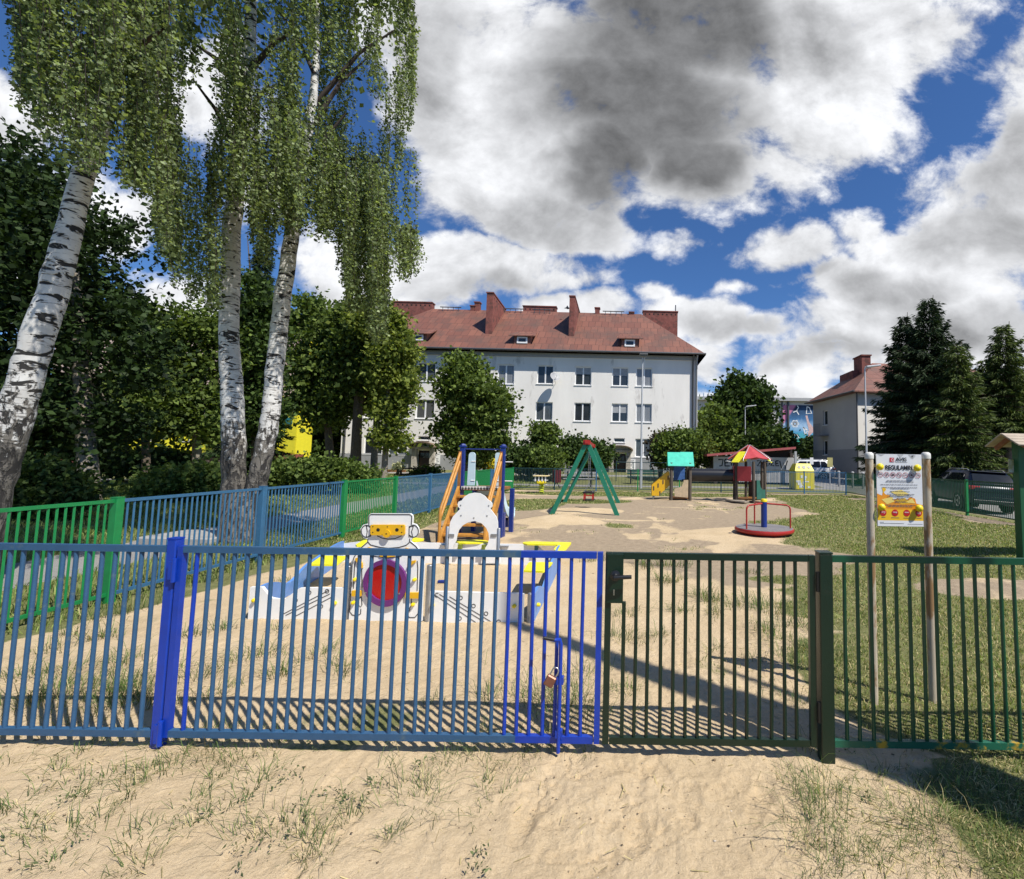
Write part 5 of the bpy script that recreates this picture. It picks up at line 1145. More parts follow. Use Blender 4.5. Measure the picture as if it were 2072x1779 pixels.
def crown_pts(blobs, nc, nl, cs, shell=.55, flat=.6, seed=0):
    """clumps of leaves spread through ellipsoids; denser towards their skin"""
    out = []; cen = []; vol = np.array([b[1][0]*b[1][1]*b[1][2] for b in blobs])**.67; ks = np.maximum(1, np.round(nc*vol/vol.sum())).astype(int)
    for (c, r), k in zip(blobs, ks):
        u = unit(k); rad = (shell + (1-shell)*RNG.random(k)**.7)*(.70 + .48*RNG.random(k)); cc = np.asarray(c) + u*np.asarray(r)*rad[:, None]; cen.append(cc)
        s_ = cs*(.6 + .8*RNG.random(k))
        p = np.repeat(cc, nl, 0) + RNG.normal(size=(k*nl, 3))*np.repeat(s_, nl)[:, None]*np.array([1, 1, flat])
        out.append(p)
    return np.concatenate(out), np.concatenate(cen)
def bark(name, c1, c2, s=8):
    return mat(name, c1, .9, 0, .3, s, .6, 22, .1, c2, 9, .55, stretch=(3, 3, .8))
M_BARK = bark('grey_brown_bark', (.13,.105,.08), (.055,.045,.035)); M_BARKP = bark('pale_grey_bark', (.24,.21,.17), (.11,.095,.075))
LF = {'maple_dark': leaf_mat('dark_maple_leaf', (.012,.025,.007), (.06,.10,.022), .26), 'maple_shade': leaf_mat('shade_darkened_maple_leaf', (.007,.016,.005), (.03,.054,.014), .2), 'maple': leaf_mat('maple_leaf', (.03,.055,.012), (.135,.185,.042), .33), 'maple_lt': leaf_mat('light_maple_leaf', (.045,.075,.015), (.21,.25,.05), .36),  # maple_shade: leaf colour darkened to stand for the birches' shade
      'bush': leaf_mat('shrub_leaf', (.035,.062,.014), (.135,.185,.042), .3), 'bush_dk': leaf_mat('dark_shrub_leaf', (.016,.034,.009), (.065,.10,.024), .24), 'purple': leaf_mat('purplish_shrub_leaf', (.03,.022,.016), (.07,.055,.035), .2),
      'birch': leaf_mat('birch_leaf', (.034,.048,.016), (.25,.31,.135), .42, .45, .25), 'spruce': leaf_mat('spruce_needles', (.010,.022,.009), (.038,.062,.024), .1), 'larch': leaf_mat('light_spruce_needles', (.02,.038,.011), (.11,.145,.038), .18),
      'yellow': leaf_mat('yellow_blossom', (.5,.42,.03), (.75,.62,.05), .2), 'white': leaf_mat('cream_blossom', (.5,.5,.3), (.75,.74,.5), .2)}
def trunk_limbs(t, path, rad, cen, nlimb, m_, name='trunk', n=10, lr=.35):
    mb = MB(); mb.path(path, rad, n); top = Vector(path[-1])
    tr = mb.build(name, m_, t, ID4, 60)
    if nlimb and len(cen):
        mb = MB(); ii = RNG.choice(len(cen), min(nlimb, len(cen)), replace=False); P_ = [Vector(p) for p in path]
        for i in ii:
            e = Vector(cen[i]); k = int(RNG.integers(len(P_)//2, len(P_))); s = P_[k]
            mid_ = s.lerp(e, .5) + Vector((0, 0, .12*(e-s).length)); r_ = rad[k]*lr
            mb.path([s, mid_, e], [r_, r_*.6, r_*.2], 5, cap=False)
        mb.build('limbs', m_, t, ID4, 80)
    return tr
def gpos(px, Y):
    x = P(px, 950, Y).x; return Vector((x, Y, float(ground_h(np.array([x]), np.array([Y]))[0])))
def broadleaf(label, px, Y, blobs_px, leaf, size, nc, nl, cs, tr=.2, group=None, m_=None, lean=(0,0), nlimb=10, name='broadleaf_tree', shell=.5, extra=None, cat='tree'):
    """blobs_px: crown ellipsoids (px, py, rx, ry) in photo measure at distance Y (+dy)"""
    b = gpos(px, Y); t = thing(name, label, cat, b, group=group); bl = []
    for q in blobs_px:
        cx, cy, rx, ry = q[:4]; dy = q[4] if len(q) > 4 else 0; c = P(cx, cy, Y+dy); k = (Y+dy)/FOC; bl.append((c, (rx*k, max(rx*k*.9, .4), ry*k)))
    pts, cen = crown_pts(bl, nc, nl, cs, shell); 
    top = Vector(bl[0][0]); mid_ = b.lerp(top, .5) + Vector((lean[0], lean[1], 0))
    trunk_limbs(t, [b - UZ*.2, b + UZ*.15, b.lerp(mid_, .5), mid_, b.lerp(top, .8), top], [tr*1.5, tr*1.15, tr, tr*.9, tr*.6, tr*.3], cen, nlimb, m_ or M_BARK)
    leaf_mesh('crown', pts, size, LF[leaf], t, .75)
    return t
G_L, G_R = 'leafy trees behind the left fence', 'trees beyond the far fence on the right'
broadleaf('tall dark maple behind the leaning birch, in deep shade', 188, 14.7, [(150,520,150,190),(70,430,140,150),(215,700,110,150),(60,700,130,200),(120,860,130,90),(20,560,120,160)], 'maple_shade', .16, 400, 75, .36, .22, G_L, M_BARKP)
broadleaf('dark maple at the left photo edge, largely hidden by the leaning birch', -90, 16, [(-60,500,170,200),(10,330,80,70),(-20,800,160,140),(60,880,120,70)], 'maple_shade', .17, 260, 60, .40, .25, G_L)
broadleaf('sunlit young maple left of the pruned tree', 300, 21, [(290,700,60,110),(265,790,70,80),(325,820,60,70),(240,850,60,60)], 'maple', .20, 240, 60, .34, .14, G_L)
broadleaf('pruned tree with bare stubs and reddish tips seen between the birches', 402, 22, [(395,690,60,75),(355,770,55,80),(430,750,40,110),(360,850,50,50),(425,870,35,40)], 'maple', .19, 200, 55, .32, .17, G_L, M_BARKP, nlimb=16)
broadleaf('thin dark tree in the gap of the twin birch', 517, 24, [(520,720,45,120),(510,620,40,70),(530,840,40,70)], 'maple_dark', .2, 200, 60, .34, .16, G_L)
broadleaf('leafy maple right of the twin birch with its trunk left of the house corner', 673, 31, [(650,720,62,80),(630,640,50,45),(690,700,40,70),(620,790,45,50),(665,830,45,40)], 'maple', .25, 330, 55, .42, .24, G_L)
broadleaf('maple with thick dark trunk in front of the house corner', 719, 30, [(730,690,55,60),(700,760,50,60),(760,740,45,60),(715,650,45,40)], 'maple', .25, 260, 55, .42, .30, G_L)
broadleaf('slender maple with lit crown hiding the left end of the house', 756, 32, [(770,700,55,70),(740,790,40,50),(800,760,35,60)], 'maple_lt', .26, 200, 50, .42, .20, G_L, M_BARKP)
broadleaf('ivy-grown maple with lit crown just left of the house door', 778, 28.5, [(790,720,45,80),(760,650,50,40),(812,790,24,50),(785,850,22,60),(800,880,18,30)], 'maple_lt', .23, 260, 50, .36, .16, G_L, M_BARKP)
broadleaf('small round maple standing alone before the grey house front', 938, 31, [(952,800,58,62),(925,770,40,50),(990,830,48,52),(945,750,34,30),(915,880,34,40),(985,885,40,26),(950,900,40,34)], 'maple', .24, 420, 55, .36, .20, None, name='small_tree')
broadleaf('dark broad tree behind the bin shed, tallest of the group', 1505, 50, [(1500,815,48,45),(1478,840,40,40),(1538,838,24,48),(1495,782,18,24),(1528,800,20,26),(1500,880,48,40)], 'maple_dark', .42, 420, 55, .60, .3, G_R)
broadleaf('mid green tree right of the house corner', 1445, 47, [(1446,860,32,38),(1440,890,34,26),(1460,875,24,34)], 'bush', .36, 200, 55, .5, .25, G_R)
broadleaf('wide low tree just over the red shed roof', 1570, 44, [(1562,893,32,20),(1540,897,24,18),(1586,902,14,13)], 'bush_dk', .34, 200, 55, .45, .2, G_R)
broadleaf('small dark tree against the mural and the gable house', 1632, 58, [(1641,905,8,22),(1634,915,9,12)], 'bush_dk', .34, 80, 50, .45, .15, G_R)
broadleaf('dark tree filling the gap between the yellow wall and the house corner', 648, 44, [(645,800,40,70),(620,860,34,60),(672,860,34,60),(650,900,50,40)], 'maple_dark', .34, 240, 55, .5, .22, G_L)
G_S = 'shrubs along the grey house front'
def shrub(label, px, Y, bl, leaf, size, nc, nl, cs, group=G_S, name='shrub', cat='shrub'):
    b = gpos(px, Y); t = thing(name, label, cat, b, group=group); B_ = []
    for q in bl:
        c = P(q[0], q[1], Y + (q[4] if len(q) > 4 else 0)); k = Y/FOC; B_.append((c, (q[2]*k, max(q[2]*k*.8, .3), q[3]*k)))
    pts, cen = crown_pts(B_, nc, nl, cs, .45); pts = pts[pts[:, 2] > b.z + .02]
    mb = MB()
    for i in RNG.choice(len(cen), min(9, len(cen)), replace=False): mb.path([b + Vector((RNG.normal()*.1, RNG.normal()*.1, -.1)), b.lerp(Vector(cen[i]), .5) + UZ*.1, Vector(cen[i])], [.03, .02, .01], 5)
    mb.build('stems', M_BARK, t, ID4); leaf_mesh('foliage', pts, size, LF[leaf], t, .75); return t
shrub('dark round shrub below the first floor windows, leftmost of the row', 1062, 31, [(1062,928,30,26),(1050,935,20,20)], 'bush_dk', .2, 130, 50, .3)
shrub('tall shrub with pale new growth rising over its neighbours', 1100, 32, [(1100,885,24,28),(1098,925,26,30),(1088,868,10,10),(1115,870,12,12)], 'bush', .22, 130, 45, .28)
shrub('bright green rounded shrub left of the swing', 1112, 30, [(1112,930,26,22)], 'bush', .19, 110, 50, .28)
shrub('olive green shrub behind the swing legs', 1185, 32, [(1185,918,42,28),(1160,905,22,18),(1210,925,26,24)], 'bush_dk', .21, 190, 50, .32)
shrub('large round clipped shrub left of the turquoise roof', 1385, 32, [(1385,905,42,36),(1410,915,24,28),(1360,915,24,24)], 'bush', .21, 260, 55, .34)
shrub('loose purplish shrub at the house corner by the round shrub', 1333, 33, [(1333,900,14,26),(1338,925,18,22),(1360,878,14,10)], 'purple', .2, 90, 40, .28)
shrub('small dark shrub under the lone maple at the house front', 958, 35, [(958,930,24,22),(985,925,14,26)], 'bush', .2, 90, 45, .28)
shrub('yellow flowering bush beside the house door', 998, 35, [(998,940,8,9)], 'yellow', .16, 30, 40, .18)
shrub('low shrub by the door railing', 872, 34, [(868,955,18,8),(848,958,12,7)], 'bush', .18, 50, 45, .22)
shrub('cream flowering rose bush near the brown railing', 806, 33, [(806,943,6,6)], 'white', .14, 20, 30, .15)
G_F = 'shrubs beyond the left fence'
shrub('shaded leafy shrub behind the green fence panel at the left edge', 80, 10.6, [(60,985,60,42),(130,1000,45,35),(20,1000,40,40),(100,960,30,25)], 'bush_dk', .10, 330, 60, .16, G_F)
shrub('bright spirea shrub left of the twin birch', 372, 15, [(370,980,55,30),(330,985,40,25),(410,975,35,32)], 'bush', .12, 300, 60, .20, G_F)
shrub('spreading light shrub right of the twin birch', 610, 18.5, [(600,960,50,28),(655,955,35,26),(570,965,30,28),(560,985,30,15)], 'bush', .14, 320, 60, .24, G_F)
shrub('leafy shrub between the light shrub and the maple trunks', 705, 19, [(700,968,36,26),(730,975,18,18)], 'bush', .15, 180, 55, .24, G_F)
shrub('dark clipped hedge in front of the yellow wall', 290, 25, [(290,935,75,20),(230,938,30,18),(350,938,30,18)], 'bush_dk', .2, 260, 60, .3, G_F, 'hedge', 'hedge')
# ---------------------------------------------------------------- spruces
def spruce(label, px, ytop, Y, rad, leaf, group, zb=.6, size=.30, dens=1.0, seed=1, up=.25):
    b = gpos(px, Y); top = P(px, ytop, Y); H_ = top.z - b.z; t = thing('spruce_tree', label, 'tree', b, group=group); rn = np.random.default_rng(seed)
    MB().path([b - UZ*.2, b + UZ*H_*.5, top + UZ*.0], [.24, .13, .015], 8).build('trunk', M_BARK, t, ID4, 60)
    pts = []; axs = []; mb = MB(); z = zb; k = 0
    while z < H_*.985:
        f = 1 - z/H_; R_ = rad*(f**.8)*(.85 + .3*rn.random()); nb = max(4, int(9*(.5 + f*.8)))
        for i in range(nb):
            a = 2*math.pi*(i + rn.random()*.7)/nb + k*1.3; L = R_*(.55 + .7*rn.random()**1.5); m_ = max(4, int(L*17*dens))
            s = np.linspace(.08, 1, m_); dirv = np.array([math.cos(a), math.sin(a)])
            zz = z + L*(up*s - .55*s**2*(f+.15)*1.2 + .28*s**4)
            pc = np.stack([b.x + dirv[0]*L*s, b.y + dirv[1]*L*s, b.z + zz], 1)
            mb.path([Vector(pc[0]), Vector(pc[m_//2]), Vector(pc[-1])], [.03*(f+.2), .02*(f+.2), .006], 4, cap=False)
            side = np.array([-dirv[1], dirv[0], 0]); wd = (.30*L*(1-s)**.7 + .10)
            for r_ in range(6):
                o = rn.uniform(-1, 1, m_); q = pc + side*(o*wd)[:, None] + np.array([0, 0, -1])*(np.abs(o)*wd*.25 + rn.random(m_)*.16)[:, None]
                pts.append(q); axs.append(np.tile(np.array([dirv[0], dirv[1], -.35]), (m_, 1)) + side*(o*.9)[:, None])
        z += (.24 + .16*rn.random())*(.6 + .5*f); k += 1
    mb.build('limbs', M_BARK, t, ID4)
    leaf_mesh('crown', np.concatenate(pts), size, LF[leaf], t, .19, .25, .1, axis_=np.concatenate(axs)); return t
GS = 'spruces behind the parked car'
spruce('tallest dark spruce right of the gable house', 1888, 597, 30, 4.1, 'spruce', GS, seed=3)
spruce('dark spruce leaning on the left of the tallest one, its top a step lower', 1836, 632, 31.5, 3.1, 'spruce', GS, seed=4)
spruce('lighter green spruce in front of the tallest one', 1945, 690, 27.5, 2.9, 'larch', GS, seed=5, up=.1)
spruce('lighter green spruce at the right photo edge', 2042, 650, 28, 3.0, 'larch', GS, zb=3.4, seed=6, up=.1)
spruce('small light spruce top squeezed between its taller neighbours', 2000, 720, 30, 2.7, 'larch', GS, zb=2.5, seed=7)
spruce('dark spruce cut by the right photo frame', 2120, 640, 31, 3.4, 'spruce', GS, zb=2.8, seed=8)
spruce('slim dark spruce far behind the twin birch', 500, 470, 33, 2.6, 'spruce', None, seed=9)
# ---------------------------------------------------------------- weeping birches
bm, bnt, bb_ = new_mat('birch_bark'); co = objco(bnt); sx3 = nd(bnt, 'ShaderNodeSeparateXYZ'); bnt.links.new(co, sx3.inputs[0])
def mpv(s):
    m_ = nd(bnt, 'ShaderNodeMapping'); m_.inputs['Scale'].default_value = s; bnt.links.new(co, m_.inputs[0]); return m_.outputs[0]
len_ = ramp(bnt, [(.56, 0.), (.59, 1.)], noise(bnt, 1, 3, .6, mpv((3.6,3.6,10)), 1.2)).outputs[0]
fine_ = ramp(bnt, [(.57, 0.), (.62, .8)], noise(bnt, 1, 3, .6, mpv((7,7,42)), .3)).outputs[0]
crack = ramp(bnt, [(.43, 1.), (.55, 0.)], noise(bnt, 1, 4, .65, mpv((14,14,3.4)), .8)).outputs[0]
zr_ = nd(bnt, 'ShaderNodeMapRange'); bnt.links.new(sx3.outputs[2], zr_.inputs[0]); zr_.inputs[1].default_value = 1.0; zr_.inputs[2].default_value = 3.0; zr_.inputs[3].default_value = 1.0; zr_.inputs[4].default_value = -.12
basem = nd(bnt, 'ShaderNodeMath', operation='ADD', use_clamp=True); bnt.links.new(zr_.outputs[0], basem.inputs[0])
bn = nd(bnt, 'ShaderNodeMath', operation='MULTIPLY_ADD'); bnt.links.new(noise(bnt, 1, 4, .6, mpv((17,17,8))), bn.inputs[0]); bn.inputs[1].default_value = 1.9; bn.inputs[2].default_value = -.93; bnt.links.new(bn.outputs[0], basem.inputs[1])
bsharp = ramp(bnt, [(.40, 0.), (.60, 1.)], basem.outputs[0]).outputs[0]
white = ramp(bnt, [(.3, (.50,.48,.45)), (.7, (.72,.71,.68))], noise(bnt, 6, 4, .6, co)).outputs[0]
c = mixc(bnt, fine_, white, (.12,.11,.10)); c = mixc(bnt, len_, c, (.022,.02,.018))
drk = mixc(bnt, crack, (.15,.135,.115), (.025,.022,.02)); c = mixc(bnt, bsharp, c, drk)
bnt.links.new(c, bb_.inputs[0]); bb_.inputs['Roughness'].default_value = .8
bpb = nd(bnt, 'ShaderNodeBump'); bpb.inputs['Strength'].default_value = .8; bpb.inputs['Distance'].default_value = .03; bpb.invert = True
ad = nd(bnt, 'ShaderNodeMath', operation='MAXIMUM'); bnt.links.new(len_, ad.inputs[0])
cm = nd(bnt, 'ShaderNodeMath', operation='MULTIPLY'); bnt.links.new(crack, cm.inputs[0]); bnt.links.new(bsharp, cm.inputs[1]); bnt.links.new(cm.outputs[0], ad.inputs[1])
bnt.links.new(ad.outputs[0], bpb.inputs['Height']); bnt.links.new(bpb.outputs[0], bb_.inputs['Normal'])
def wob_path(pp, Y, n=5, k=1.0):
    pp = [(a, r_*k) for a, r_ in pp]
    out = []
    for (a, ra), (b, rb) in zip(pp[:-1], pp[1:]):
        for i in range(n):
            s = i/n; q = P(a[0]+(b[0]-a[0])*s, a[1]+(b[1]-a[1])*s, Y); out.append((q + Vector((RNG.normal(), RNG.normal(), 0))*.006, (ra+(rb-ra)*s)*(1 + RNG.normal()*.015)))
    out.append((P(*pp[-1][0], Y), pp[-1][1])); return [o[0] for o in out], [o[1] for o in out]
BY1, BY2 = 5.4, 8.4
b1 = thing('birch_tree', 'white birch leaning to the right at the left photo edge', 'tree', (P(-60,1200,BY1).x, BY1, 0), group='weeping birches beyond the left fence')
pts, rd = wob_path([((-62,1215),.27),((-40,1120),.24),((-10,985),.225),((25,858),.222),((62,734),.21),((101,610),.20),((135,486),.175),((159,387),.15),((213,215),.14),((236,107),.125),((246,0),.11),((250,-250),.08)], BY1, k=.65)
MB().path(pts, rd, 20).build('trunk', bm, b1, ID4, 60)
b2 = thing('birch_tree', 'twin-stemmed white birch with dark cracked base standing before the left fence path', 'tree', (P(490,1090,BY2).x, BY2, 0), group='weeping birches beyond the left fence')
p2, r2_ = wob_path([((468,1102),.25),((470,1040),.235),((474,985),.235),((473,900),.225),((469,796),.212),((463,672),.19),((467,486),.185),((480,350),.165),((494,215),.15),((507,86),.12),((508,-60),.10),((510,-260),.06)], BY2, k=.77)
p3, r3_ = wob_path([((508,1102),.25),((512,1040),.215),((520,975),.19),((537,900),.178),((548,837),.172),((557,734),.168),((571,610),.165),((590,486),.145),((600,408),.132),((623,266),.105),((637,172),.08),((642,0),.06),((645,-200),.03)], BY2+.05, k=.80)
MB().path(p2, r2_, 20).build('trunk', bm, b2, ID4, 60); MB().path(p3, r3_, 20).build('trunk', bm, b2, ID4, 60)
MB().path([P(486,1112,BY2), P(490,1040,BY2), P(495,990,BY2)], [.38,.29,.17], 20).build('root_flare', bm, b2, ID4, 60)
ENV = np.array([(14,40),(24,205),(55,235),(75,290),(112,335),(150,384),(200,374),(216,335),(222,235),(238,235),(246,400),(272,412),(300,398),(316,425),(330,585),(345,560),(362,600),(385,612),(418,645),(440,610),(450,440),(500,432),(514,520),(545,548),(560,470),(600,484),(640,496),(684,488),(690,610),(720,650),(735,486),(742,650),(775,705),(786,484),(800,565),(830,582),(840,525),(846,300),(848,20)], float)
def strands(n, x0, x1, ya, yb, seed, layer=0):
    """drooping twigs in bunches, each bunch hanging from one bough, sky showing between the bunches"""
    rn = np.random.default_rng(seed); out = []
    while len(out) < n:
        bx = rn.uniform(x0, x1); bY = rn.uniform(ya, yb); e0 = np.interp(bx, ENV[:, 0], ENV[:, 1])
        bb = e0 - (abs(rn.normal())*30 if rn.random() < .42 else rn.uniform(0, e0 + 230)); wd = rn.uniform(5, 15)*7/bY; bl = rn.uniform(1.0, 2.5)
        for _ in range(int(rn.integers(4, 9))):
            px = bx + rn.normal()*wd; Y = bY + rn.normal()*.12
            if px < 14 or px > 846: continue
            bot = min(bb - abs(rn.normal())*42, np.interp(px, ENV[:, 0], ENV[:, 1])); L = bl*rn.uniform(.55, 1.05); topy = bot - L*FOC/Y
            if px > 800 and topy > 330 and bot > 455: topy = max(topy, 452)
            cy = (bot+topy)/2
            if ((px-402)/34)**2 + ((cy-455)/120)**2 < 1 and rn.random() < .93: continue
            if ((px-312)/16)**2 + ((bot-350)/90)**2 < 1 and rn.random() < .7: continue
            if ((px-228)/14)**2 + ((cy-290)/70)**2 < 1: continue
            if ((px-545)/18)**2 + ((cy-420)/90)**2 < 1 and rn.random() < .7: continue
            if ((px-790)/14)**2 + ((cy-160)/90)**2 < 1 and rn.random() < .7: continue
            A = np.array(P(px, topy, Y)); B_ = np.array(P(px + rn.normal()*5, bot, Y)); Ls = np.linalg.norm(A - B_)
            if Ls > .25: out.append((A, B_, Ls))
    return out
def strand_mesh(t, st, per, size, seed):
    rn = np.random.default_rng(seed); P_ = []; mb = MB()
    for A, B_, L in st:
        k = max(4, int(L*per)); s = rn.random(k); sway = np.array([rn.normal()*.05, rn.normal()*.05, 0])
        p = A + (B_-A)*s[:, None] + sway*(np.sin(s*3.0))[:, None] + rn.normal(size=(k, 3))*np.array([.045,.045,.02])*(1.0 - .45*s[:, None])
        P_.append(p); mb.path([Vector(A + (B_-A)*q + sway*math.sin(q*3.0)) for q in (0,.5,1)], [.004,.003,.0015], 3, cap=False)
    mb.build('twigs', M_TWIG, t, ID4); return leaf_mesh('crown', np.concatenate(P_), size, LF['birch'], t, .72, .55, .12)
M_TWIG = mat('dark_twig_bark', (.045,.032,.025), .85)
def tassels(seed):
    rn = np.random.default_rng(seed); o = []
    for x0, x1, yb, n, top in ((345,366,590,10,300),(380,402,620,10,330),(418,442,640,14,330),(318,332,520,6,250),(696,734,640,34,330),(745,782,700,34,350),(800,840,575,30,455),(640,690,495,20,300),(560,600,490,20,300),(505,560,545,16,330),(440,500,430,16,250),(250,300,408,22,120)):
        for _ in range(n):
            px = rn.uniform(x0, x1); Y = rn.uniform(7.2, 9.4) if px > 300 else rn.uniform(4.9, 5.8); b_ = yb - abs(rn.normal())*25 - 30*abs((px-(x0+x1)/2)/(x1-x0)); t_ = top + rn.uniform(-60, 60) if px < 795 else top + rn.uniform(0, 25)
            A, B_ = np.array(P(px, t_, Y)), np.array(P(px + rn.normal()*4, b_, Y)); o.append((A, B_, np.linalg.norm(A-B_)))
    return o
s1 = strands(400, 14, 330, 4.5, 6.4, 11); s2 = strands(380, 300, 620, 6.6, 9.2, 12) + strands(470, 545, 846, 7.4, 10.2, 13) + tassels(14)
def upper(blobs, nc, nl, cs):
    p = crown_pts(blobs, nc, nl, cs, .35)[0]; a, b = proj(p)
    return p[(b < -30) | ((a < 838) & (a > 22) & (b < 250))]
def arms(t, lst):
    mb = MB()
    for (a, b, c, d_), Y, r_ in lst:
        q0, q2 = P(a, b, Y), P(c, d_, Y + RNG.normal()*.4); q1 = q0.lerp(q2, .55) + UZ*.35*(q2-q0).length*.3; mb.path([q0, q1, q2], [r_, r_*.65, r_*.25], 7, cap=False)
    mb.build('branches', M_TWIG, t, ID4, 80)
arms(b1, [((222,180,330,60),5.4,.05),((230,130,120,-20),5.4,.05),((238,60,350,-80),5.4,.05),((215,210,90,120),5.4,.04),((236,90,290,30),5.2,.04)])
arms(b2, [((498,190,380,80),8.4,.06),((500,150,600,60),8.4,.06),((490,240,560,170),8.4,.05),((486,320,390,160),8.3,.05),((610,370,700,230),8.5,.05),((622,270,740,120),8.5,.05),((630,220,800,60),8.6,.05),((600,420,520,350),8.3,.035),((636,150,560,20),8.4,.04),((610,350,780,330),8.7,.045),((506,90,420,-50),8.4,.05)])
strand_mesh(b1, s1, 84, .041, 21); strand_mesh(b2, s2, 92, .047, 22)
leaf_mesh('crown', upper([((-6.6,5.2,10.2),(2.4,2.2,3.2)),((-7.6,6.0,9.0),(1.8,1.6,2.0))], 120, 60, .36), .10, LF['birch'], b1, .72, .4)
leaf_mesh('crown', upper([((-6.6,8.8,13.2),(2.8,2.6,3.8)),((-5.2,9.0,11.6),(1.6,1.6,1.6)),((-8.4,8.8,11.4),(1.6,1.8,1.8))], 150, 60, .42), .11, LF['birch'], b2, .72, .4)
# ================================================================ cars
def loft(mb, secs):                                          # secs: list of (y, [(x, z)...]) closed rings
    k = len(secs[0][1]); vs = [(x, y, z) for y, r in secs for x, z in r]
    fs = [(i*k+j, i*k+(j+1)%k, (i+1)*k+(j+1)%k, (i+1)*k+j) for i in range(len(secs)-1) for j in range(k)] + [tuple(range(k)), tuple(((len(secs)-1)*k+j) for j in range(k-1,-1,-1))]
    return mb.add(vs, fs)
M_TYRE = mat('tyre_rubber', (.018,.018,.018), .85); M_RIM = mat('alloy_rim', (.42,.43,.44), .3, .8); M_TAIL = mat('red_tail_light', (.38,.012,.015), .15, spec=.7); M_CGL = mat('tinted_car_glass', (.014,.016,.019), .03, spec=.3); M_CHR = mat('chrome_strip', (.6,.6,.6), .18, .9); M_PLATE = mat('white_number_plate', (.7,.72,.74), .5)
def make_car(label, loc, rz, ry, paint_, group=None):
    t = thing('parked_car', label, 'car', loc, rz, group, ry=ry); W = WM[t.name]
    def sec(w, zb, zw): return [(-w*.86,zb),(w*.86,zb),(w*.97,zb+.10),(w,zb+.32),(w*.995,zw-.16),(w*.94,zw-.02),(w*.86,zw+.01),(-w*.86,zw+.01),(-w*.94,zw-.02),(-w*.995,zw-.16),(-w,zb+.32),(-w*.97,zb+.10)]
    m = MB(); loft(m, [(-2.20,sec(.74,.48,.92)),(-2.16,sec(.82,.36,1.0)),(-2.05,sec(.89,.30,1.06)),(-1.6,sec(.92,.28,1.07)),(-.6,sec(.925,.28,1.05)),(.6,sec(.925,.28,1.02)),(1.2,sec(.92,.28,1.0)),(1.7,sec(.90,.30,.94)),(2.1,sec(.82,.34,.84)),(2.25,sec(.68,.42,.74))])
    def gs(w0, w1, z0, z1): return [(-w0,z0),(w0,z0),(w0*.5+w1*.5+.02,(z0+z1)/2),(w1,z1-.06),(w1-.07,z1),(-w1+.07,z1),(-w1,z1-.06),(-w0*.5-w1*.5-.02,(z0+z1)/2)]
    loft(m, [(-2.06,gs(.84,.80,1.0,1.12)),(-1.86,gs(.86,.74,1.0,1.40)),(-1.62,gs(.87,.70,1.0,1.565)),(-1.1,gs(.88,.70,1.0,1.61)),(-.2,gs(.88,.70,1.0,1.62)),(.45,gs(.88,.70,1.0,1.57)),(1.0,gs(.87,.76,.98,1.26)),(1.42,gs(.85,.82,.96,1.03))])
    body = m.build('body', paint_, t, W, 38)
    def panel(q, m_, nm, par=body, off=.012):
        q = [Vector(v) for v in q]; n_ = (q[1]-q[0]).cross(q[2]-q[0]).normalized()
        return MB().add([v + n_*off for v in q] + [v - n_*.02 for v in q], [tuple(range(len(q)))] + [(i, len(q)+i, len(q)+(i+1)%len(q), (i+1)%len(q)) for i in range(len(q))]).build(nm, m_, par, W)
    panel([(-.74,-2.10,1.06),(.74,-2.10,1.06),(.66,-1.80,1.46),(-.66,-1.80,1.46)], M_CGL, 'rear_window', t, .03)
    panel([(.70,1.32,1.08),(-.70,1.32,1.08),(-.62,.60,1.50),(.62,.60,1.50)], M_CGL, 'windscreen', t, .03)
    for s in (-1, 1):
        for y0, y1, y2, y3 in ((-1.72,-1.12,-1.12,-1.42),(-1.05,-.15,-.15,-1.05),(-.07,.95,.42,-.07)):
            q = [(s*.887,y0,1.07),(s*.887,y1,1.07),(s*.745,y2,1.48),(s*.745,y3,1.48)]
            panel(q if s > 0 else q[::-1], M_CGL, 'side_window', t, .022)
        MB().path([(s*.64,-1.55,1.60),(s*.64,-1.4,1.655),(s*.64,.1,1.665),(s*.64,.3,1.60)], .018, 6).build('roof_rail', M_CHR, t, W, 60)
        MB().box((s*.66,-2.13,.93), (.36,.12,.15), bev=.03).box((s*.84,-2.02,.93), (.12,.22,.14), bev=.03).build('tail_light', M_TAIL, t, W)
        MB().box((s*.98,.62,1.06), (.2,.12,.14), bev=.04).build('wing_mirror', paint_, t, W)
        for y in (-1.30, 1.36):
            wm = MB(); wm.lathe([(.20,-.11),(.30,-.11),(.345,-.08),(.35,0),(.345,.08),(.30,.11),(.20,.11)], (s*.82,y,.35), 28, (1,0,0)); wh = wm.build('wheel', M_TYRE, t, W, 40)
            rm = MB(); rm.ring((s*.90,y,.35), (s,0,0), .23, .19, .035, 28); rm.lathe([(.05,0),(.05,.035),(.02,.04)], (s*.90,y,.35), 12, (s,0,0))
            for k in range(5):
                a = 2*math.pi*k/5; rm.bar((s*.92,y+.03*math.cos(a),.35+.03*math.sin(a)), (s*.925,y+.205*math.cos(a),.35+.205*math.sin(a)), .045, .02, up=(1,0,0))
            rm.build('rim', M_RIM, wh, W, 40)
            MB().ring((s*.885,y,.35), (s,0,0), .415, .36, .05, 28).lathe([(.36,0),(.36,.02)], (s*.80,y,.35), 24, (s,0,0)).build('wheel_arch', M_BLACK, t, W)
    MB().box((0,-1.66,1.575), (1.32,.30,.035), bev=.015).build('roof_spoiler', paint_, t, W)
    MB().box((0,-2.185,.78), (.52,.012,.115)).build('number_plate', M_PLATE, t, W)
    MB().box((0,-2.19,.60), (1.5,.02,.03)).box((0,-2.155,.885), (.8,.05,.035)).build('chrome_trim', M_CHR, t, W)
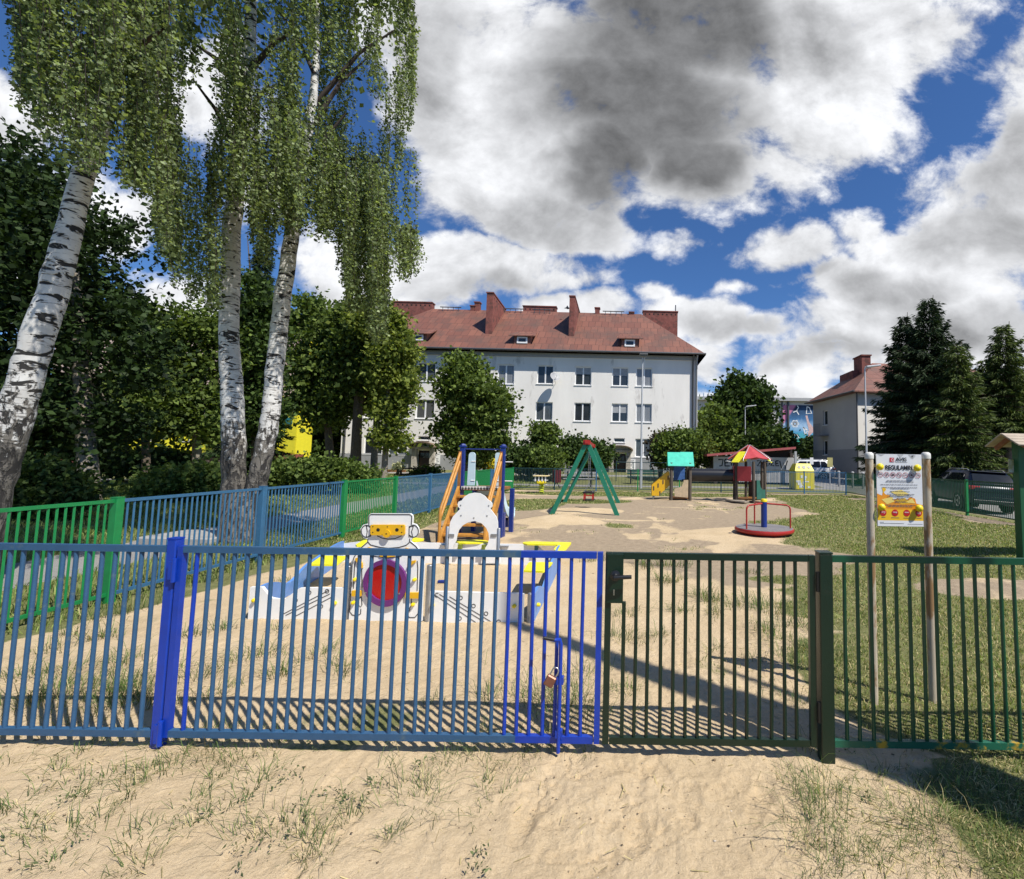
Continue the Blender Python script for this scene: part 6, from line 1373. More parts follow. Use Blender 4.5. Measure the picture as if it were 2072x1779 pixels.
    MB().box((0,-2.15,.42), (1.5,.12,.14), bev=.03).build('lower_bumper', M_BLACK, t, W)
    MB().path([(.0,-2.10,1.10),(.28,-2.12,1.12)], .012, 6).build('rear_wiper', M_BLACK, t, W)
    return t
M_CARB = mat('dark_blue_car_paint', (.008,.013,.026), .32, .1, .05, 3, spec=.3, coat=.12); M_CARW = mat('white_car_paint', (.7,.7,.7), .2, 0, .03, 3, coat=1.0)
ch = R(-11); rc = Vector((13.62, 18.3, 0)); cl = rc + Vector((math.sin(-ch), math.cos(-ch), 0))*2.15
make_car('dark blue estate car parked beyond the green fence, rear to the playground', (cl.x, cl.y, -.32), ch, R(3.0), M_CARB, 'parked cars')
wx = P(1620, 930, 36); make_car('white car half hidden behind the yellow recycling container', (wx.x+.6, 37, wx.z-1.62), R(80), 0, M_CARW, 'parked cars')
# ================================================================ street lamps
M_LAMP = mat('pale_grey_lamp_paint', (.50,.51,.52), .45, .2, .06); M_LAMPH = mat('lamp_head_grey', (.55,.56,.57), .4)
def lamp(label, px, ytop, Y, arm, kind):
    b = gpos(px, Y); zt = P(px, ytop, Y).z; t = thing('street_lamp', label, 'street lamp', b, group='street lamps')
    MB().path([b - UZ*.2, b + UZ*1.4], .075, 12).path([b + UZ*1.4, Vector((b.x, Y, zt))], [.058,.036], 12).build('post', M_LAMP, t, ID4, 60)
    if kind == 'flood':
        MB().box((b.x+.05, Y-.1, zt+.10), (.46,.34,.10), bev=.03).box((b.x+.05, Y-.1, zt+.03), (.36,.28,.06), bev=.02).build('lamp_head', mat('dark_lamp_head', (.11,.11,.11), .5), t, ID4)
        MB().path([(b.x, Y, zt-.45), (b.x+.12, Y-.05, zt-.02)], .025, 8).build('arm', M_LAMP, t, ID4)
    else:
        MB().path([(b.x, Y, zt-.02), (b.x+arm*.25, Y, zt+.02), (b.x+arm*.9, Y, zt+.12)], [.035,.03,.025], 8).build('arm', M_LAMP, t, ID4)
        MB().box((b.x+arm*.62, Y, zt+.12), (abs(arm)*1.1,.3,.08), bev=.035, M=Matrix.Rotation(-.12 if arm > 0 else .12, 3, 'Y')).build('lamp_head', M_LAMPH, t, ID4)
lamp('slim street lamp with a dark square head in front of the grey house', 1297, 722, 25.5, 0, 'flood')
lamp('white street lamp standing behind the red roofed play tower', 1508, 824, 45, .9, 'arm')
lamp('tall white street lamp rising behind the rules board', 1754, 745, 26.5, .75, 'arm')
# ================================================================ rules board
C7 = lambda x, y: (1748.3 + .10938*x, 890.3 + .10938*y)
SY = 3.06
t = thing('sign_board', 'playground rules board with yellow bolts between two rusty pale posts', 'sign', (P(1820,1300,SY).x, SY, 0))
M_SPOST = mat('rust_stained_grey_post', (.44,.38,.29), .75, 0, .15, 5, .1, 60, .2, (.27,.165,.08), 3.5, .5, stretch=(3,3,1))
for (xt, xb_, yt) in ((1760.5, 1767, 919), (1876.5, 1885, 919)):
    a, b_ = P(xt, yt, SY), P(xb_, 1430, SY); x = (a.x+b_.x)/2
    MB().lathe([(.0245,-.15),(.0245,a.z-.02)], (x, SY, 0), 20).build('post', M_SPOST, t, ID4, 40)
    MB().lathe([(.0275,a.z-.03),(.0285,a.z-.012),(.026,a.z+.004),(.015,a.z+.012),(.0,a.z+.013)], (x, SY, 0), 20).build('post_cap', mat('pale_plastic_cap', (.62,.61,.56), .5), t, ID4, 60)
q0, q1 = P(*C7(222,258), SY-.02), P(*C7(1115,1608), SY-.02); bx0, bx1, bz1, bz0 = q0.x+.003, q1.x-.003, q0.z, q1.z
bd = MB().box(((bx0+bx1)/2, SY-.012, (bz0+bz1)/2), (bx1-bx0, .008, bz1-bz0)).build('board', mat('glossy_white_board', (.66,.67,.70), .25, 0, .03), t, ID4)
SX = lambda cx: bx0 + (cx-234)/(1104-234)*(bx1-bx0)
SZ = lambda cy: bz1 - (cy-258)/(1608-258)*(bz1-bz0)
def flat(polys, d, nm, m_, par=None):
    m = MB()
    for p in polys:
        v = [Vector((SX(x), SY-.016-d, SZ(y))) for x, y in p]; n_ = (v[1]-v[0]).cross(v[2]-v[0])
        if n_.y > 0: v = v[::-1]
        m.add(v, [tuple(range(len(v)))])
    return m.build(nm, m_, par or bd, ID4)
fm = lambda n_, c: mat(n_, c, .3, 0, .02)
M_OR, M_OR2, M_OR3, M_INK, M_RSIGN = fm('orange_print', (.72,.27,.02)), fm('yellow_orange_print', (.78,.46,.02)), fm('pale_yellow_print', (.75,.58,.16)), fm('dark_ink', (.025,.024,.03)), fm('sign_red', (.45,.012,.02))
flat([[(235,1000),(330,1040),(345,960),(400,1020),(470,1030),(520,1110),(640,1090),(700,1130),(800,1110),(870,1060),(960,1090),(980,1180),(1104,1210),(1104,1500),(235,1500)]], .0008, 'orange_field', M_OR)
flat([[(235,1320),(400,1280),(600,1300),(850,1290),(1104,1330),(1104,1500),(235,1500)],[(330,900),(380,880),(410,930),(350,990)],[(560,1120),(760,1080),(900,1170),(700,1200)]], .0014, 'yellow_field', M_OR2)
flat([[(310,1110),(520,1060),(560,1150),(420,1200)],[(480,960),(700,930),(860,1010),(640,1050)],[(780,1160),(900,1080),(960,1180)]], .0018, 'pale_facets', M_OR3)
flat([[(250,262),(400,262),(330,300)],[(640,262),(760,262),(700,330)],[(850,262),(960,262),(910,340)],[(905,290),(985,262),(985,300),(930,350)]], .0010, 'grey_facets', fm('light_grey_print', (.42,.43,.45)))
flat([[(234,1500),(1104,1500),(1104,1606),(234,1606)]], .0022, 'white_footer', fm('white_print', (.72,.72,.73)))
def font(txt, cx, cy, h, m_, bold=.0, wsc=1.0, d=.003, par=None, al='CENTER', name='lettering'):
    cu = bpy.data.curves.new(name, 'FONT'); cu.body = txt; cu.align_x = al; cu.align_y = 'CENTER'; cu.size = h/.70; cu.offset = bold; cu.extrude = .0003; cu.materials.append(m_)
    o = bpy.data.objects.new(name, cu)
    M = Matrix.Translation(Vector((SX(cx), SY-.016-d, SZ(cy)))) @ Matrix.Rotation(R(90), 4, 'X') @ Matrix.Diagonal((wsc, 1, 1, 1))
    COL.objects.link(o); me = bpy.data.meshes.new_from_object(o.evaluated_get(bpy.context.evaluated_depsgraph_get())); bpy.data.objects.remove(o); me.name = name; me.materials.clear(); me.materials.append(m_)
    return link(bpy.data.objects.new(name, me), par or bd, M)
uz = (bz1-bz0)/1350
font('REGULAMIN', 660, 515, 82*uz, M_INK, .0011, .80)
font('AVIS', 708, 358, 66*uz, M_INK, .0006, 1.12)
lg = flat([[(488,325),(575,325),(575,408),(488,408)]], .002, 'red_logo', fm('logo_red', (.50,.03,.05)))
m = MB(); m.strip([(SX(545 + 26*math.cos(R(a))), SZ(368 + 26*math.sin(R(a)))) for a in range(40, 320, 20)], .0035, (0,SY-.016-.003,0), UX, UZ); m.strip([(SX(x), SZ(y)) for x, y in ((548,385),(562,350),(572,392))], .003, (0,SY-.016-.003,0), UX, UZ); m.build('logo_mark', fm('logo_white', (.7,.55,.55)), lg, ID4)
flat([[(595,404),(825,404),(825,411),(595,411)]], .002, 'small_print', M_INK)
rn = random.Random(5); ls_ = []
for (y, x0, x1) in ((757,420,930),(782,400,935),(832,300,1010),(884,320,1010),(908,490,850),(960,475,860),(1010,420,945),(1036,470,880),(1060,430,915),(1086,600,745),(1112,520,840),(1140,580,790),(1164,560,810),(1214,350,990),(1240,430,900)):
    x = x0
    while x < x1:
        w_ = min(rn.uniform(20, 70), x1-x); ls_.append([(x,y-5),(x+w_,y-5),(x+w_,y+5),(x,y+5)]); x += w_ + 9
for y, x0, x1 in ((1536,270,350),(1556,275,700),(1556,480,730),(1564,800,1085),(1444,305,380),(1448,490,645),(1450,725,855),(1450,970,1070)): ls_.append([(x0,y-4),(x1,y-4),(x1,y+4),(x0,y+4)])
flat(ls_, .0026, 'text_lines', fm('grey_ink', (.10,.10,.13)))
m = MB()
for i, cx in enumerate((305,422,543,662,782,903,1022)):
    cy = 645 + i*1.5; c_ = Vector((SX(cx), SY-.0185, SZ(cy))); ex = (bx1-bx0)/870
    m.ring(c_, (0,-1,0), 50*uz, 42*uz, .0006, 28)
    m.strip([(SX(cx-34), SZ(cy-34)), (SX(cx+34), SZ(cy+34))], 6*uz, (0,SY-.0195,0), UX, UZ)
m.build('ban_rings', fm('dull_red_print', (.36,.06,.09)), bd, ID4)
pics = []
for i, cx in enumerate((305,422,543,662,782,903,1022)):
    cy = 645 + i*1.5; pics += [[[(cx-30,cy-8),(cx+30,cy-14),(cx+30,cy-4),(cx-30,cy+4)]],[[(cx-24,cy-2),(cx-14,cy-12),(cx-2,cy+8),(cx+22,cy-30),(cx+30,cy-24),(cx,cy+28)]],[[(cx-30,cy-18),(cx-12,cy-8),(cx+14,cy-14),(cx+30,cy-24),(cx+26,cy+12),(cx-24,cy+16)]],[[(cx-26,cy-22),(cx-8,cy-22),(cx-8,cy+6),(cx-22,cy+6)],[(cx+6,cy),(cx+20,cy-4),(cx+22,cy+20),(cx+8,cy+22)]],[[(cx-26,cy+4),(cx+24,cy-6),(cx+26,cy),(cx-24,cy+10)]],[[(cx-28,cy),(cx,cy-24),(cx+24,cy-10),(cx+10,cy+22),(cx-10,cy+12)]],[[(cx-28,cy-14),(cx+30,cy-2),(cx+28,cy+6),(cx-30,cy-4)]]][i]
flat(pics, .0022, 'pictograms', M_INK)
m = MB()
for cx in (340,565,788,1015): m.lathe([(62*uz,0),(62*uz,.0006)], (SX(cx), SY-.0182, SZ(1358)), 28, (0,-1,0))
rd_ = m.build('number_discs', M_RSIGN, bd, ID4)
for cx, tx in ((340,'997'),(565,'998'),(788,'999'),(1015,'112')): font(tx, cx, 1358, 36*uz, fm('pale_number_print', (.72,.62,.62)), .0005, 1.0, .0035, rd_, name='number')
for cx, cy in ((308,502),(1020,512),(325,1252),(1035,1262)):
    MB().lathe([(.0075,0),(.0075,.012),(.0215,.012),(.0225,.022),(.019,.032),(.011,.038),(.0,.040)], (SX(cx-36), SY-.017, SZ(cy)), 20, (0,-1,0)).build('bolt_cap', M_YEL, t, ID4, 50)
m = MB()
for z in (SZ(480), SZ(1240)):
    for (a, b_) in ((bx0-.03, bx0+.05), (bx1-.05, bx1+.03)): m.box(((a+b_)/2, SY-.002, z), (b_-a, .01, .02))
m.build('bracket', M_METAL, t, ID4)
# ================================================================ information shelter at the right edge
t = thing('shelter', 'green post notice shelter with small timber roof cut by the right photo edge', 'shelter', (P(2064,1100,7.7).x, 7.7, 0))
sx0 = P(2057,1000,7.7).x
for x in (sx0+.07, sx0+1.6): MB().box((x, 7.7, .92), (.14,.14,2.04), bev=.008).build('post', paint('shelter_green', (.01,.085,.03), None, .5), t, ID4)
rz0 = P(2045,903,7.5).z
M_SLAT = mat('grey_roof_slats', (.40,.33,.25), .8, 0, .2, 6)
for s in (-1, 1):
    m = MB()
    for k in range(4): m.box((sx0+.83, 7.7 + s*(.32 - .09*k), rz0 + .035 + .05*k), (2.1, .105, .022), M=Matrix.Rotation(-s*.45, 3, 'X'))
    m.build('roof_slope', M_SLAT, t, ID4)
M_RAFT = mat('red_brown_beam', (.24,.10,.055), .7)
for x in (sx0-.05, sx0+.83, sx0+1.7): MB().bar((x, 7.36, rz0-.02), (x, 7.72, rz0+.17), .05, .07).bar((x, 8.04, rz0-.02), (x, 7.68, rz0+.17), .05, .07).build('rafter', M_RAFT, t, ID4)
m_, nt_, b_ = new_mat('faded_picture_print'); nt_.links.new(ramp(nt_, [(.3,(.08,.14,.05)),(.45,(.30,.30,.16)),(.6,(.45,.50,.48)),(.75,(.32,.16,.04))], noise(nt_, 7, 4, .6, objco(nt_))).outputs[0], b_.inputs[0])
zt, zb = P(2050,930,7.7).z, P(2050,956,7.7).z
MB().box((sx0+.42, 7.74, (zt+zb)/2), (1.0, .02, zt-zb)).build('picture_panel', m_, t, ID4)
# ================================================================ small things beyond the far fence
b = gpos(1127, 24.2); t = thing('litter_bin', 'dark red slatted litter bin behind the far fence left of the swing', 'bin', b)
m = MB()
for k in range(16):
    a = 2*math.pi*k/16; m.box(b + Vector((.21*math.cos(a), .21*math.sin(a), .62)), (.055,.025,.62), M=Matrix.Rotation(a+math.pi/2, 3, 'Z'))
m.build('slats', mat('dark_red_slats', (.13,.012,.015), .5), t, ID4); MB().lathe([(.17,.3),(.185,.9),(.17,.9)], b, 16).build('liner', M_BLACK, t, ID4)
MB().path([b+Vector((-.18,0,0)), b+Vector((-.1,0,.15)), b+Vector((0,0,.35))], .025, 6).path([b+Vector((.18,0,0)), b+Vector((.1,0,.15)), b+Vector((0,0,.35))], .025, 6).build('feet', M_BLACK, t, ID4)
def bench(label, px, Y, m_, w=1.7):
    b = gpos(px, Y); t = thing('bench', label, 'bench', b, group='benches beyond the far fence')
    m = MB(); 
    for k in range(3): m.box(b + Vector((0,-.05+.13*k,.45)), (w,.10,.035))
    m.build('seat', m_, t, ID4); m = MB()
    for k in range(2): m.box(b + Vector((0,.34+.03*k,.62+.15*k)), (w,.03,.11))
    m.build('backrest', m_, t, ID4)
    for s in (-1, 1): MB().box(b + Vector((s*w*.38,.1,.21)), (.06,.42,.42)).box(b + Vector((s*w*.38,.33,.6)), (.06,.05,.5)).build('leg', M_BLACK, t, ID4)
bench('pale slatted bench behind the far fence beside the dark red bin', 1172, 25.5, M_SHW); bench('green bench near the second house door', 1300, 29, mat('green_bench_paint', (.03,.09,.06), .5), 1.9)
b = gpos(1297, 31); t = thing('railing', 'thin dark green pipe railing before the second house door', 'railing', (P(1247,940,31).x, 31, 0)); xa_, xb_ = P(1247,940,31).x, P(1350,940,31).x; zr = P(1300,936,31).z
MB().path([(xa_,31,zr),(xb_,31,zr)], .03, 6).build('rail', M_FARDARK, t, ID4)
for k in range(4): x = xa_+(xb_-xa_)*k/3; MB().path([(x,31,0),(x,31,zr)], .03, 6).build('post', M_FARDARK, t, ID4)
t = thing('railing', 'brown handrail of the path to the first house door', 'railing', (P(812,950,33).x, 33, .2)); M_BRN = mat('brown_timber', (.07,.038,.02), .7); zr = P(830,948,33).z
xa_, xb_ = P(812,948,33).x, P(862,948,33).x
MB().box(((xa_+xb_)/2,33,zr), (xb_-xa_,.07,.09)).box(((xa_+xb_)/2,33,zr-.4), (xb_-xa_,.05,.07)).build('rail', M_BRN, t, ID4)
for x in (xa_, xb_): MB().box((x,33,zr/2), (.09,.09,zr)).build('post', M_BRN, t, ID4)
t = thing('low_fence', 'low orange-brown slat fence along the grey house', 'fence', (P(765,950,36).x, 36, .2)); xa_, xb_ = P(700,950,36).x, P(822,950,36).x; m = MB(); zt = P(780,951,36).z; n = 60
for k in range(n): m.box((xa_+(xb_-xa_)*k/n, 36, zt-.25), (.10,.03,.55))
m.build('slats', mat('orange_brown_slats', (.30,.15,.06), .7, 0, .3, 4), t, ID4); MB().bar((xa_,36.04,zt-.1),(xb_,36.04,zt-.1),.04,.06).build('rail', M_BRN, t, ID4)
# yellow recycling container
YC = 26.0; q0, q1 = P(1609,938,YC), P(1649,990,YC); w_ = q1.x-q0.x; cxm = (q0.x+q1.x)/2; b = Vector((cxm, YC+.6, gpos(1630,YC).z)); zt = q0.z - b.z
t = thing('recycling_container', 'yellow recycling container with round openings behind the far fence', 'container', b); Wb = Matrix.Translation(b)
M_CY = mat('yellow_container', (.74,.62,.03), .45, 0, .06)
m = MB(); m.box((0,0,zt*.36), (w_,1.1,zt*.72), bev=.05); m.add([(-w_/2,-.55,zt*.72),(w_/2,-.55,zt*.72),(w_/2,.55,zt*.72),(-w_/2,.55,zt*.72),(-w_*.36,-.3,zt),(w_*.36,-.3,zt),(w_*.36,.3,zt),(-w_*.36,.3,zt)], [(0,1,5,4),(1,2,6,5),(2,3,7,6),(3,0,4,7),(4,5,6,7)]).build('body', M_CY, t, Wb)
m = MB(); nrm = Vector((0,-.28*zt,.25)).normalized()
for dx, r_ in ((-.27,.085),(0,.10),(.27,.085)): m.lathe([(r_,0),(r_,.012)], (dx, -.43, zt*.86), 18, Vector((0,-zt*.28,.25)))
m.build('opening', M_BLACK, t, Wb)
m = MB(); rn = random.Random(9)
for k in range(11): x, z = rn.uniform(-.36,.3), rn.uniform(.12,zt*.6); m.box((x,-.556,z), (rn.uniform(.08,.28),.006,rn.uniform(.04,.16)))
m.build('label_sheet', M_FRAME, t, Wb)
# signs and bollards at the road by the gable house
for px, yt, yb, Y, lab, cc in ((1679,926,945,31,'pale yellow notice on a short post before the gable house','y'),(1642,926,940,33,'small white sign beside the yellow container','w')):
    b = gpos(px, Y); z1, z0 = P(px,yt,Y).z, P(px,yb,Y).z; t = thing('post_sign', lab, 'sign', b, group='small signs by the road')
    MB().path([b - UZ*.1, Vector((b.x,Y,z1))], .03, 8).build('post', M_EAVE, t, ID4); MB().box((b.x,Y-.05,(z0+z1)/2), (.36 if cc == 'y' else .24,.02,z1-z0)).build('panel', mat('pale_yellow_sheet', (.40,.36,.14), .6) if cc == 'y' else M_FRAME, t, ID4)
for px, Y in ((1697,29.5),(1725,28.6),(1746,27.9)):
    b = gpos(px, Y); o = MB().lathe([(.07,-.1),(.07,.85),(.09,.86),(.09,.93),(.05,.97),(0,.98)], (0,0,0), 12).build('bollard', mat('grey_bollard', (.33,.33,.33), .7), None, Matrix.Translation(b), 40); tag(o, {1697:'grey bollard left of the blue fence post at the road',1725:'grey bollard behind the blue fence panel left of the rules board',1746:'grey bollard at the foot of the tall white lamp'}[px], 'bollard', 'road bollards')
# concrete slab and tree supports beyond the left fence
b = G(400,1095); o = MB().box((b.x, b.y, .05), (1.25,.9,.16), bev=.02).build('concrete_slab', mat('grey_concrete', (.30,.29,.27), .9, 0, .15, 5), None, ID4); tag(o, 'pale concrete slab lying left of the twin birch foot', 'slab')
t = thing('garden_gate_frame', 'dark wooden posts with rails left of the twin birch foot', 'fence', gpos(432, 20))
for px in (418,432,441): b = gpos(px, 20); MB().box((b.x,20,.6), (.09,.09,1.3)).build('post', M_LOG, t, ID4)
a, b_ = gpos(410,20), gpos(446,20); MB().box(((a.x+b_.x)/2,20.06,1.15), (b_.x-a.x,.04,.10)).box(((a.x+b_.x)/2,20.06,.75), (b_.x-a.x,.04,.08)).build('rail', M_LOG, t, ID4)
# two-stemmed bare trunk standing just outside the right of the frame (its shadow crosses the sand)
tt = 1/math.tan(SUN_EL); sh_ = Vector((math.sin(SUN_AZ), -math.cos(SUN_AZ), 0))
tipA, hA = G(985,1255), 8.2; A_ = tipA + sh_*hA*tt; bA = Vector((A_.x, A_.y, 0)); tipB, hB = G(1448,1362), 5.2; Bt = tipB + sh_*hB*tt + UZ*hB
t = thing('bare_trunk', 'bare two-stemmed trunk whose long shadow crosses the sand at the gates', 'tree', bA)
MB().path([bA - UZ*.2, bA + UZ*1.0, bA + UZ*4, bA + UZ*hA], [.27,.23,.17,.06], 12).build('trunk', M_BARK, t, ID4, 60)
MB().path([bA + UZ*1.6, bA.lerp(Bt, .5) + UZ*.6, Bt], [.09,.06,.02], 8).build('limb', M_BARK, t, ID4, 60)
# bird over the roof
b = P(1146.6, 624, 44); o = MB().add([b + Vector(v) for v in ((-.28,0,0),(-.05,0,.10),(.0,0,.0),(.06,0,.30),(.16,0,.12),(.34,0,-.02),(.1,.05,-.08),(-.05,-.05,-.05))], [(0,1,2,7),(1,3,4,2),(2,4,5,6),(2,6,7)]).build('bird', M_BLACK, None, ID4); tag(o, 'tiny dark bird flying over the roof ridge beside the right fire wall', 'bird')
# ================================================================ grass and weeds
def blades(name, pts, h, wd, mat_, lean=.5, parent=None, dirs=None):
    n = len(pts); p = np.asarray(pts, float); a = RNG.random(n)*2*math.pi if dirs is None else dirs; hh = (h if hasattr(h, '__len__') else np.full(n, h))*(.5 + .8*RNG.random(n)); ww = wd if hasattr(wd, '__len__') else np.full(n, wd)
    ld = RNG.random(n)*2*math.pi if dirs is None else dirs; ln = hh*lean*(.2 + 1.1*RNG.random(n))
    s = np.stack([np.cos(a+1.57), np.sin(a+1.57), np.zeros(n)], 1)*ww[:, None]*.5; d = np.stack([np.cos(ld), np.sin(ld), np.zeros(n)], 1)
    up_ = np.array([0, 0, 1.])[None]
    mid_ = p + d*(ln*.35)[:, None] + up_*(hh*.6)[:, None]; tip = p + d*ln[:, None] + up_*(hh*np.clip(1-.25*lean, .3, 1))[:, None]
    v = np.stack([p-s, p+s, mid_+s*.75, mid_-s*.75, tip], 1); i = np.arange(n)*5
    return np_mesh(name, v, np.stack([i, i+1, i+2, i+3], 1), mat_, parent, ID4, f3=np.stack([i+3, i+2, i+4], 1))
M_GR = leaf_mat('grass_blade', (.055,.092,.02), (.255,.31,.09), .32, .6, .2); M_TUFT = leaf_mat('tuft_blade', (.028,.054,.013), (.12,.175,.05), .28); M_DRY = leaf_mat('dry_grass_blade', (.20,.165,.07), (.56,.47,.25), .25, .7, .15); M_WEED = leaf_mat('weed_leaf', (.05,.07,.03), (.14,.17,.075), .2, .6, .2)
def scatter(n, x0, x1, y0, y1, seed, pw=1.0):
    rn = np.random.default_rng(seed); y = y0*(y1/y0)**rn.random(n) if y0 > 0 else rn.uniform(y0, y1, n); x = rn.uniform(x0, x1, n)
    S, L, Pv, D = masks(x, y); k = rn.random(n) < np.clip(L*1.3-.3, 0, 1)**1.5*pw; x, y = x[k], y[k]
    return np.stack([x, y, ground_h(x, y)-.004], 1)
def infrust(p): a, b = proj(p); return p[(a > -80) & (a < 2160) & (b < 1860)]
pg = infrust(scatter(190000, .3, 10, 1.35, 9, 41)); dist = np.hypot(pg[:, 0], pg[:, 1])
def tall(p): return .022 + .045*fbm(p[:, 0], p[:, 1], .8, 3, 51)
k = RNG.random(len(pg)) < np.where(pg[:, 1] < 2.6, .42, .62)
tag(blades('grass', pg[k], tall(pg[k]), .003 + .0007*dist[k], M_GR, .9), 'short worn grass on the playground behind and beside the green fence', kind='stuff')
tag(blades('dry_grass', pg[~k], tall(pg[~k])*.9, .0028 + .0006*dist[~k], M_DRY, 1.6), 'straw coloured dry grass among the green blades', kind='stuff')
pf = infrust(scatter(150000, -7.5, 10, 8, 23, 42)); dist = np.hypot(pf[:, 0], pf[:, 1]); k = RNG.random(len(pf)) < .7
tag(blades('grass', pf[k], .05, .0011*dist[k], M_GR, .9), 'patchy grass around the swing and along the far fence', kind='stuff')
tag(blades('dry_grass', pf[~k], .05, .0010*dist[~k], M_DRY, 1.2), 'dry grass patches around the play equipment', kind='stuff')
po = infrust(scatter(120000, -24, -4.8, 4, 34, 43)); po = po[po[:, 0] < fl_x(po[:, 1]) + .3]; dist = np.hypot(po[:, 0], po[:, 1])
tag(blades('grass', po, .10, .0012*dist, M_GR, .7), 'lawn beyond the left fence along the pale path', kind='stuff')
# single tufts (read off the photo)
T4 = lambda x, y: (x*.5, 1416.5 + y*.5); T5 = lambda x, y: (1036 + x*.5, 1416.5 + y*.5)
tuf = [T4(*q) + (s,) for *q, s in ((270,560,1.2),(120,545,.8),(540,600,1.1),(800,515,.9),(640,340,1.2),(430,345,.9),(320,420,.7),(1010,385,1.2),(1170,520,1.3),(1230,600,1.0),(1290,620,.9),(1400,510,.9),(1690,440,1.8),(1690,380,1.0),(1810,265,1.0),(1940,215,1.1),(1970,300,.9),(1965,375,.6),(2010,430,.6),(830,230,1.2),(660,215,.9),(940,275,1.0),(1110,235,.8),(1580,570,.6),(210,690,.7),(60,460,.9),(20,290,.8),(220,330,.8),(330,240,.8),(470,205,.9),(880,340,.6),(770,450,.8),(980,570,.7),(560,690,.8),(520,420,.6),(1600,190,.6),(880,170,.9),(1010,190,.7),(700,280,.8),(590,310,.7))]
tuf += [T5(*q) + (s,) for *q, s in ((30,225,.9),(90,220,.8),(165,210,1.0),(300,260,.5),(1200,222,1.0),(1250,390,1.4),(1230,530,1.9),(1270,480,1.4),(1375,600,1.4),(1250,700,1.5),(1480,690,1.3),(1560,480,1.3),(1500,320,.9),(1680,520,1.2),(1760,540,1.3),(1850,590,1.4),(1960,540,1.1),(2010,610,1.2),(1560,590,1.0),(1920,690,1.2),(2040,670,1.1),(1640,400,.8),(1820,420,.9),(2000,430,.9),(2040,500,1.0),(1780,230,.9),(1900,250,.8),(1620,230,.8),(2030,290,.9),(1700,660,.9))]
C7b = lambda x, y: (1052.2 + .3281*x, 1084.6 + .3281*y)
tuf += [C7b(*q) + (s,) for *q, s in ((290,1130,2.4),(200,1150,1.6),(390,1120,1.6),(360,930,1.5),(630,660,1.4),(640,500,1.0),(990,480,1.0),(1130,390,1.4),(1190,410,1.2),(930,190,1.4),(760,190,1.2),(1200,490,1.0),(1310,440,1.0),(1520,470,1.8),(1600,440,1.4),(1190,730,.8),(1440,790,.7),(1600,680,1.5),(1780,830,1.6),(1500,590,1.2),(650,1010,1.0),(870,630,.7),(1430,230,1.0),(870,280,1.0),(940,290,1.0),(1820,600,1.4),(1870,750,1.5),(1760,1100,1.1),(460,160,.9),(1790,400,1.3),(1690,560,1.2))]
tuf += [(x, y, s) for x, y, s in ((60,1440,1.8),(110,1450,1.6),(160,1430,1.8),(210,1455,1.7),(250,1440,1.8),(290,1450,1.5),(40,1390,1.3),(130,1380,1.4),(240,1370,1.4),(300,1400,1.6),(390,1400,1.4),(420,1440,1.3),(480,1360,1.3),(540,1350,1.3),(560,1390,1.2),(640,1350,1.1),(690,1380,1.2),(380,1300,1.0),(450,1290,.9),(210,1300,1.2),(150,1290,1.1),(100,1330,1.2),(560,1290,.7),(990,1440,1.1),(880,1450,.8),(1090,1450,1.3),(590,1180,.8),(270,1240,1.2),(180,1260,1.2),(340,1215,1.0),(430,1180,.9))]
gp_, hp_, dp_, wp_ = [], [], [], []
for i, (px, py, s) in enumerate(tuf):
    c_ = G(px, py); rn = np.random.default_rng(100+i); n = int(62*s**1.3*(.7+.6*rn.random())); r_ = .035*s*(1 + .2*c_.y/2); el = 1 + rn.random()*1.4; th = rn.random()*3.1
    o = rn.normal(size=(n, 2))*np.array([r_*el, r_*.8]); o = np.stack([o[:, 0]*math.cos(th)-o[:, 1]*math.sin(th), o[:, 0]*math.sin(th)+o[:, 1]*math.cos(th)], 1)
    x, y = c_.x + o[:, 0], c_.y + o[:, 1]; gp_.append(np.stack([x, y, ground_h(x, y)-.004], 1)); hp_.append(np.full(n, .064*s**.7*(1 + .22*max(0, c_.y-2)))*(.5+rn.random(n))); dp_.append(np.arctan2(o[:, 1], o[:, 0]) + rn.normal(size=n)*.9); wp_.append(np.full(n, .0024*(1 + .3*max(0, c_.y-2))))
gp_, hp_, dp_, wp_ = map(np.concatenate, (gp_, hp_, dp_, wp_)); k = RNG.random(len(gp_)) < .87
tag(blades('grass', gp_[k], hp_[k], wp_[k], M_TUFT, 1.5, dirs=dp_[k]), 'loose green grass tufts scattered over the sand', kind='stuff'); tag(blades('dry_grass', gp_[~k], hp_[~k], wp_[~k], M_DRY, 1.1, dirs=dp_[~k]), 'dry stalks among the tufts on the sand', kind='stuff')
# leafy weeds
wl = [T4(*q) for q in ((1390,400),(1490,370),(1475,420),(1380,440),(1910,650),(1930,690),(1070,690),(1020,650),(1690,290),(1260,250),(1210,330),(960,450),(1090,410),(310,430),(90,555),(190,680),(780,530),(1190,560),(1130,530))] + [T5(*q) for q in ((1440,450),(1390,255),(1990,540),(2040,560))]
lp = []
for i, q in enumerate(wl):
    c_ = G(*q); rn = np.random.default_rng(500+i); nst = 2
    for _ in range(nst):
        a = rn.random()*6.28; L = rn.uniform(.05, .13); s = np.linspace(.1, 1, 11); lp.append(np.stack([c_.x + np.cos(a)*L*s + rn.normal(size=11)*.008, c_.y + np.sin(a)*L*s + rn.normal(size=11)*.008, float(ground_h(np.array([c_.x]), np.array([c_.y]))[0]) + .012 + .05*s*rn.random(11)], 1))
tag(leaf_mesh('weeds', np.concatenate(lp), .017, M_WEED, None, .4, -.2), 'small leafy weeds creeping over the sand', kind='stuff')
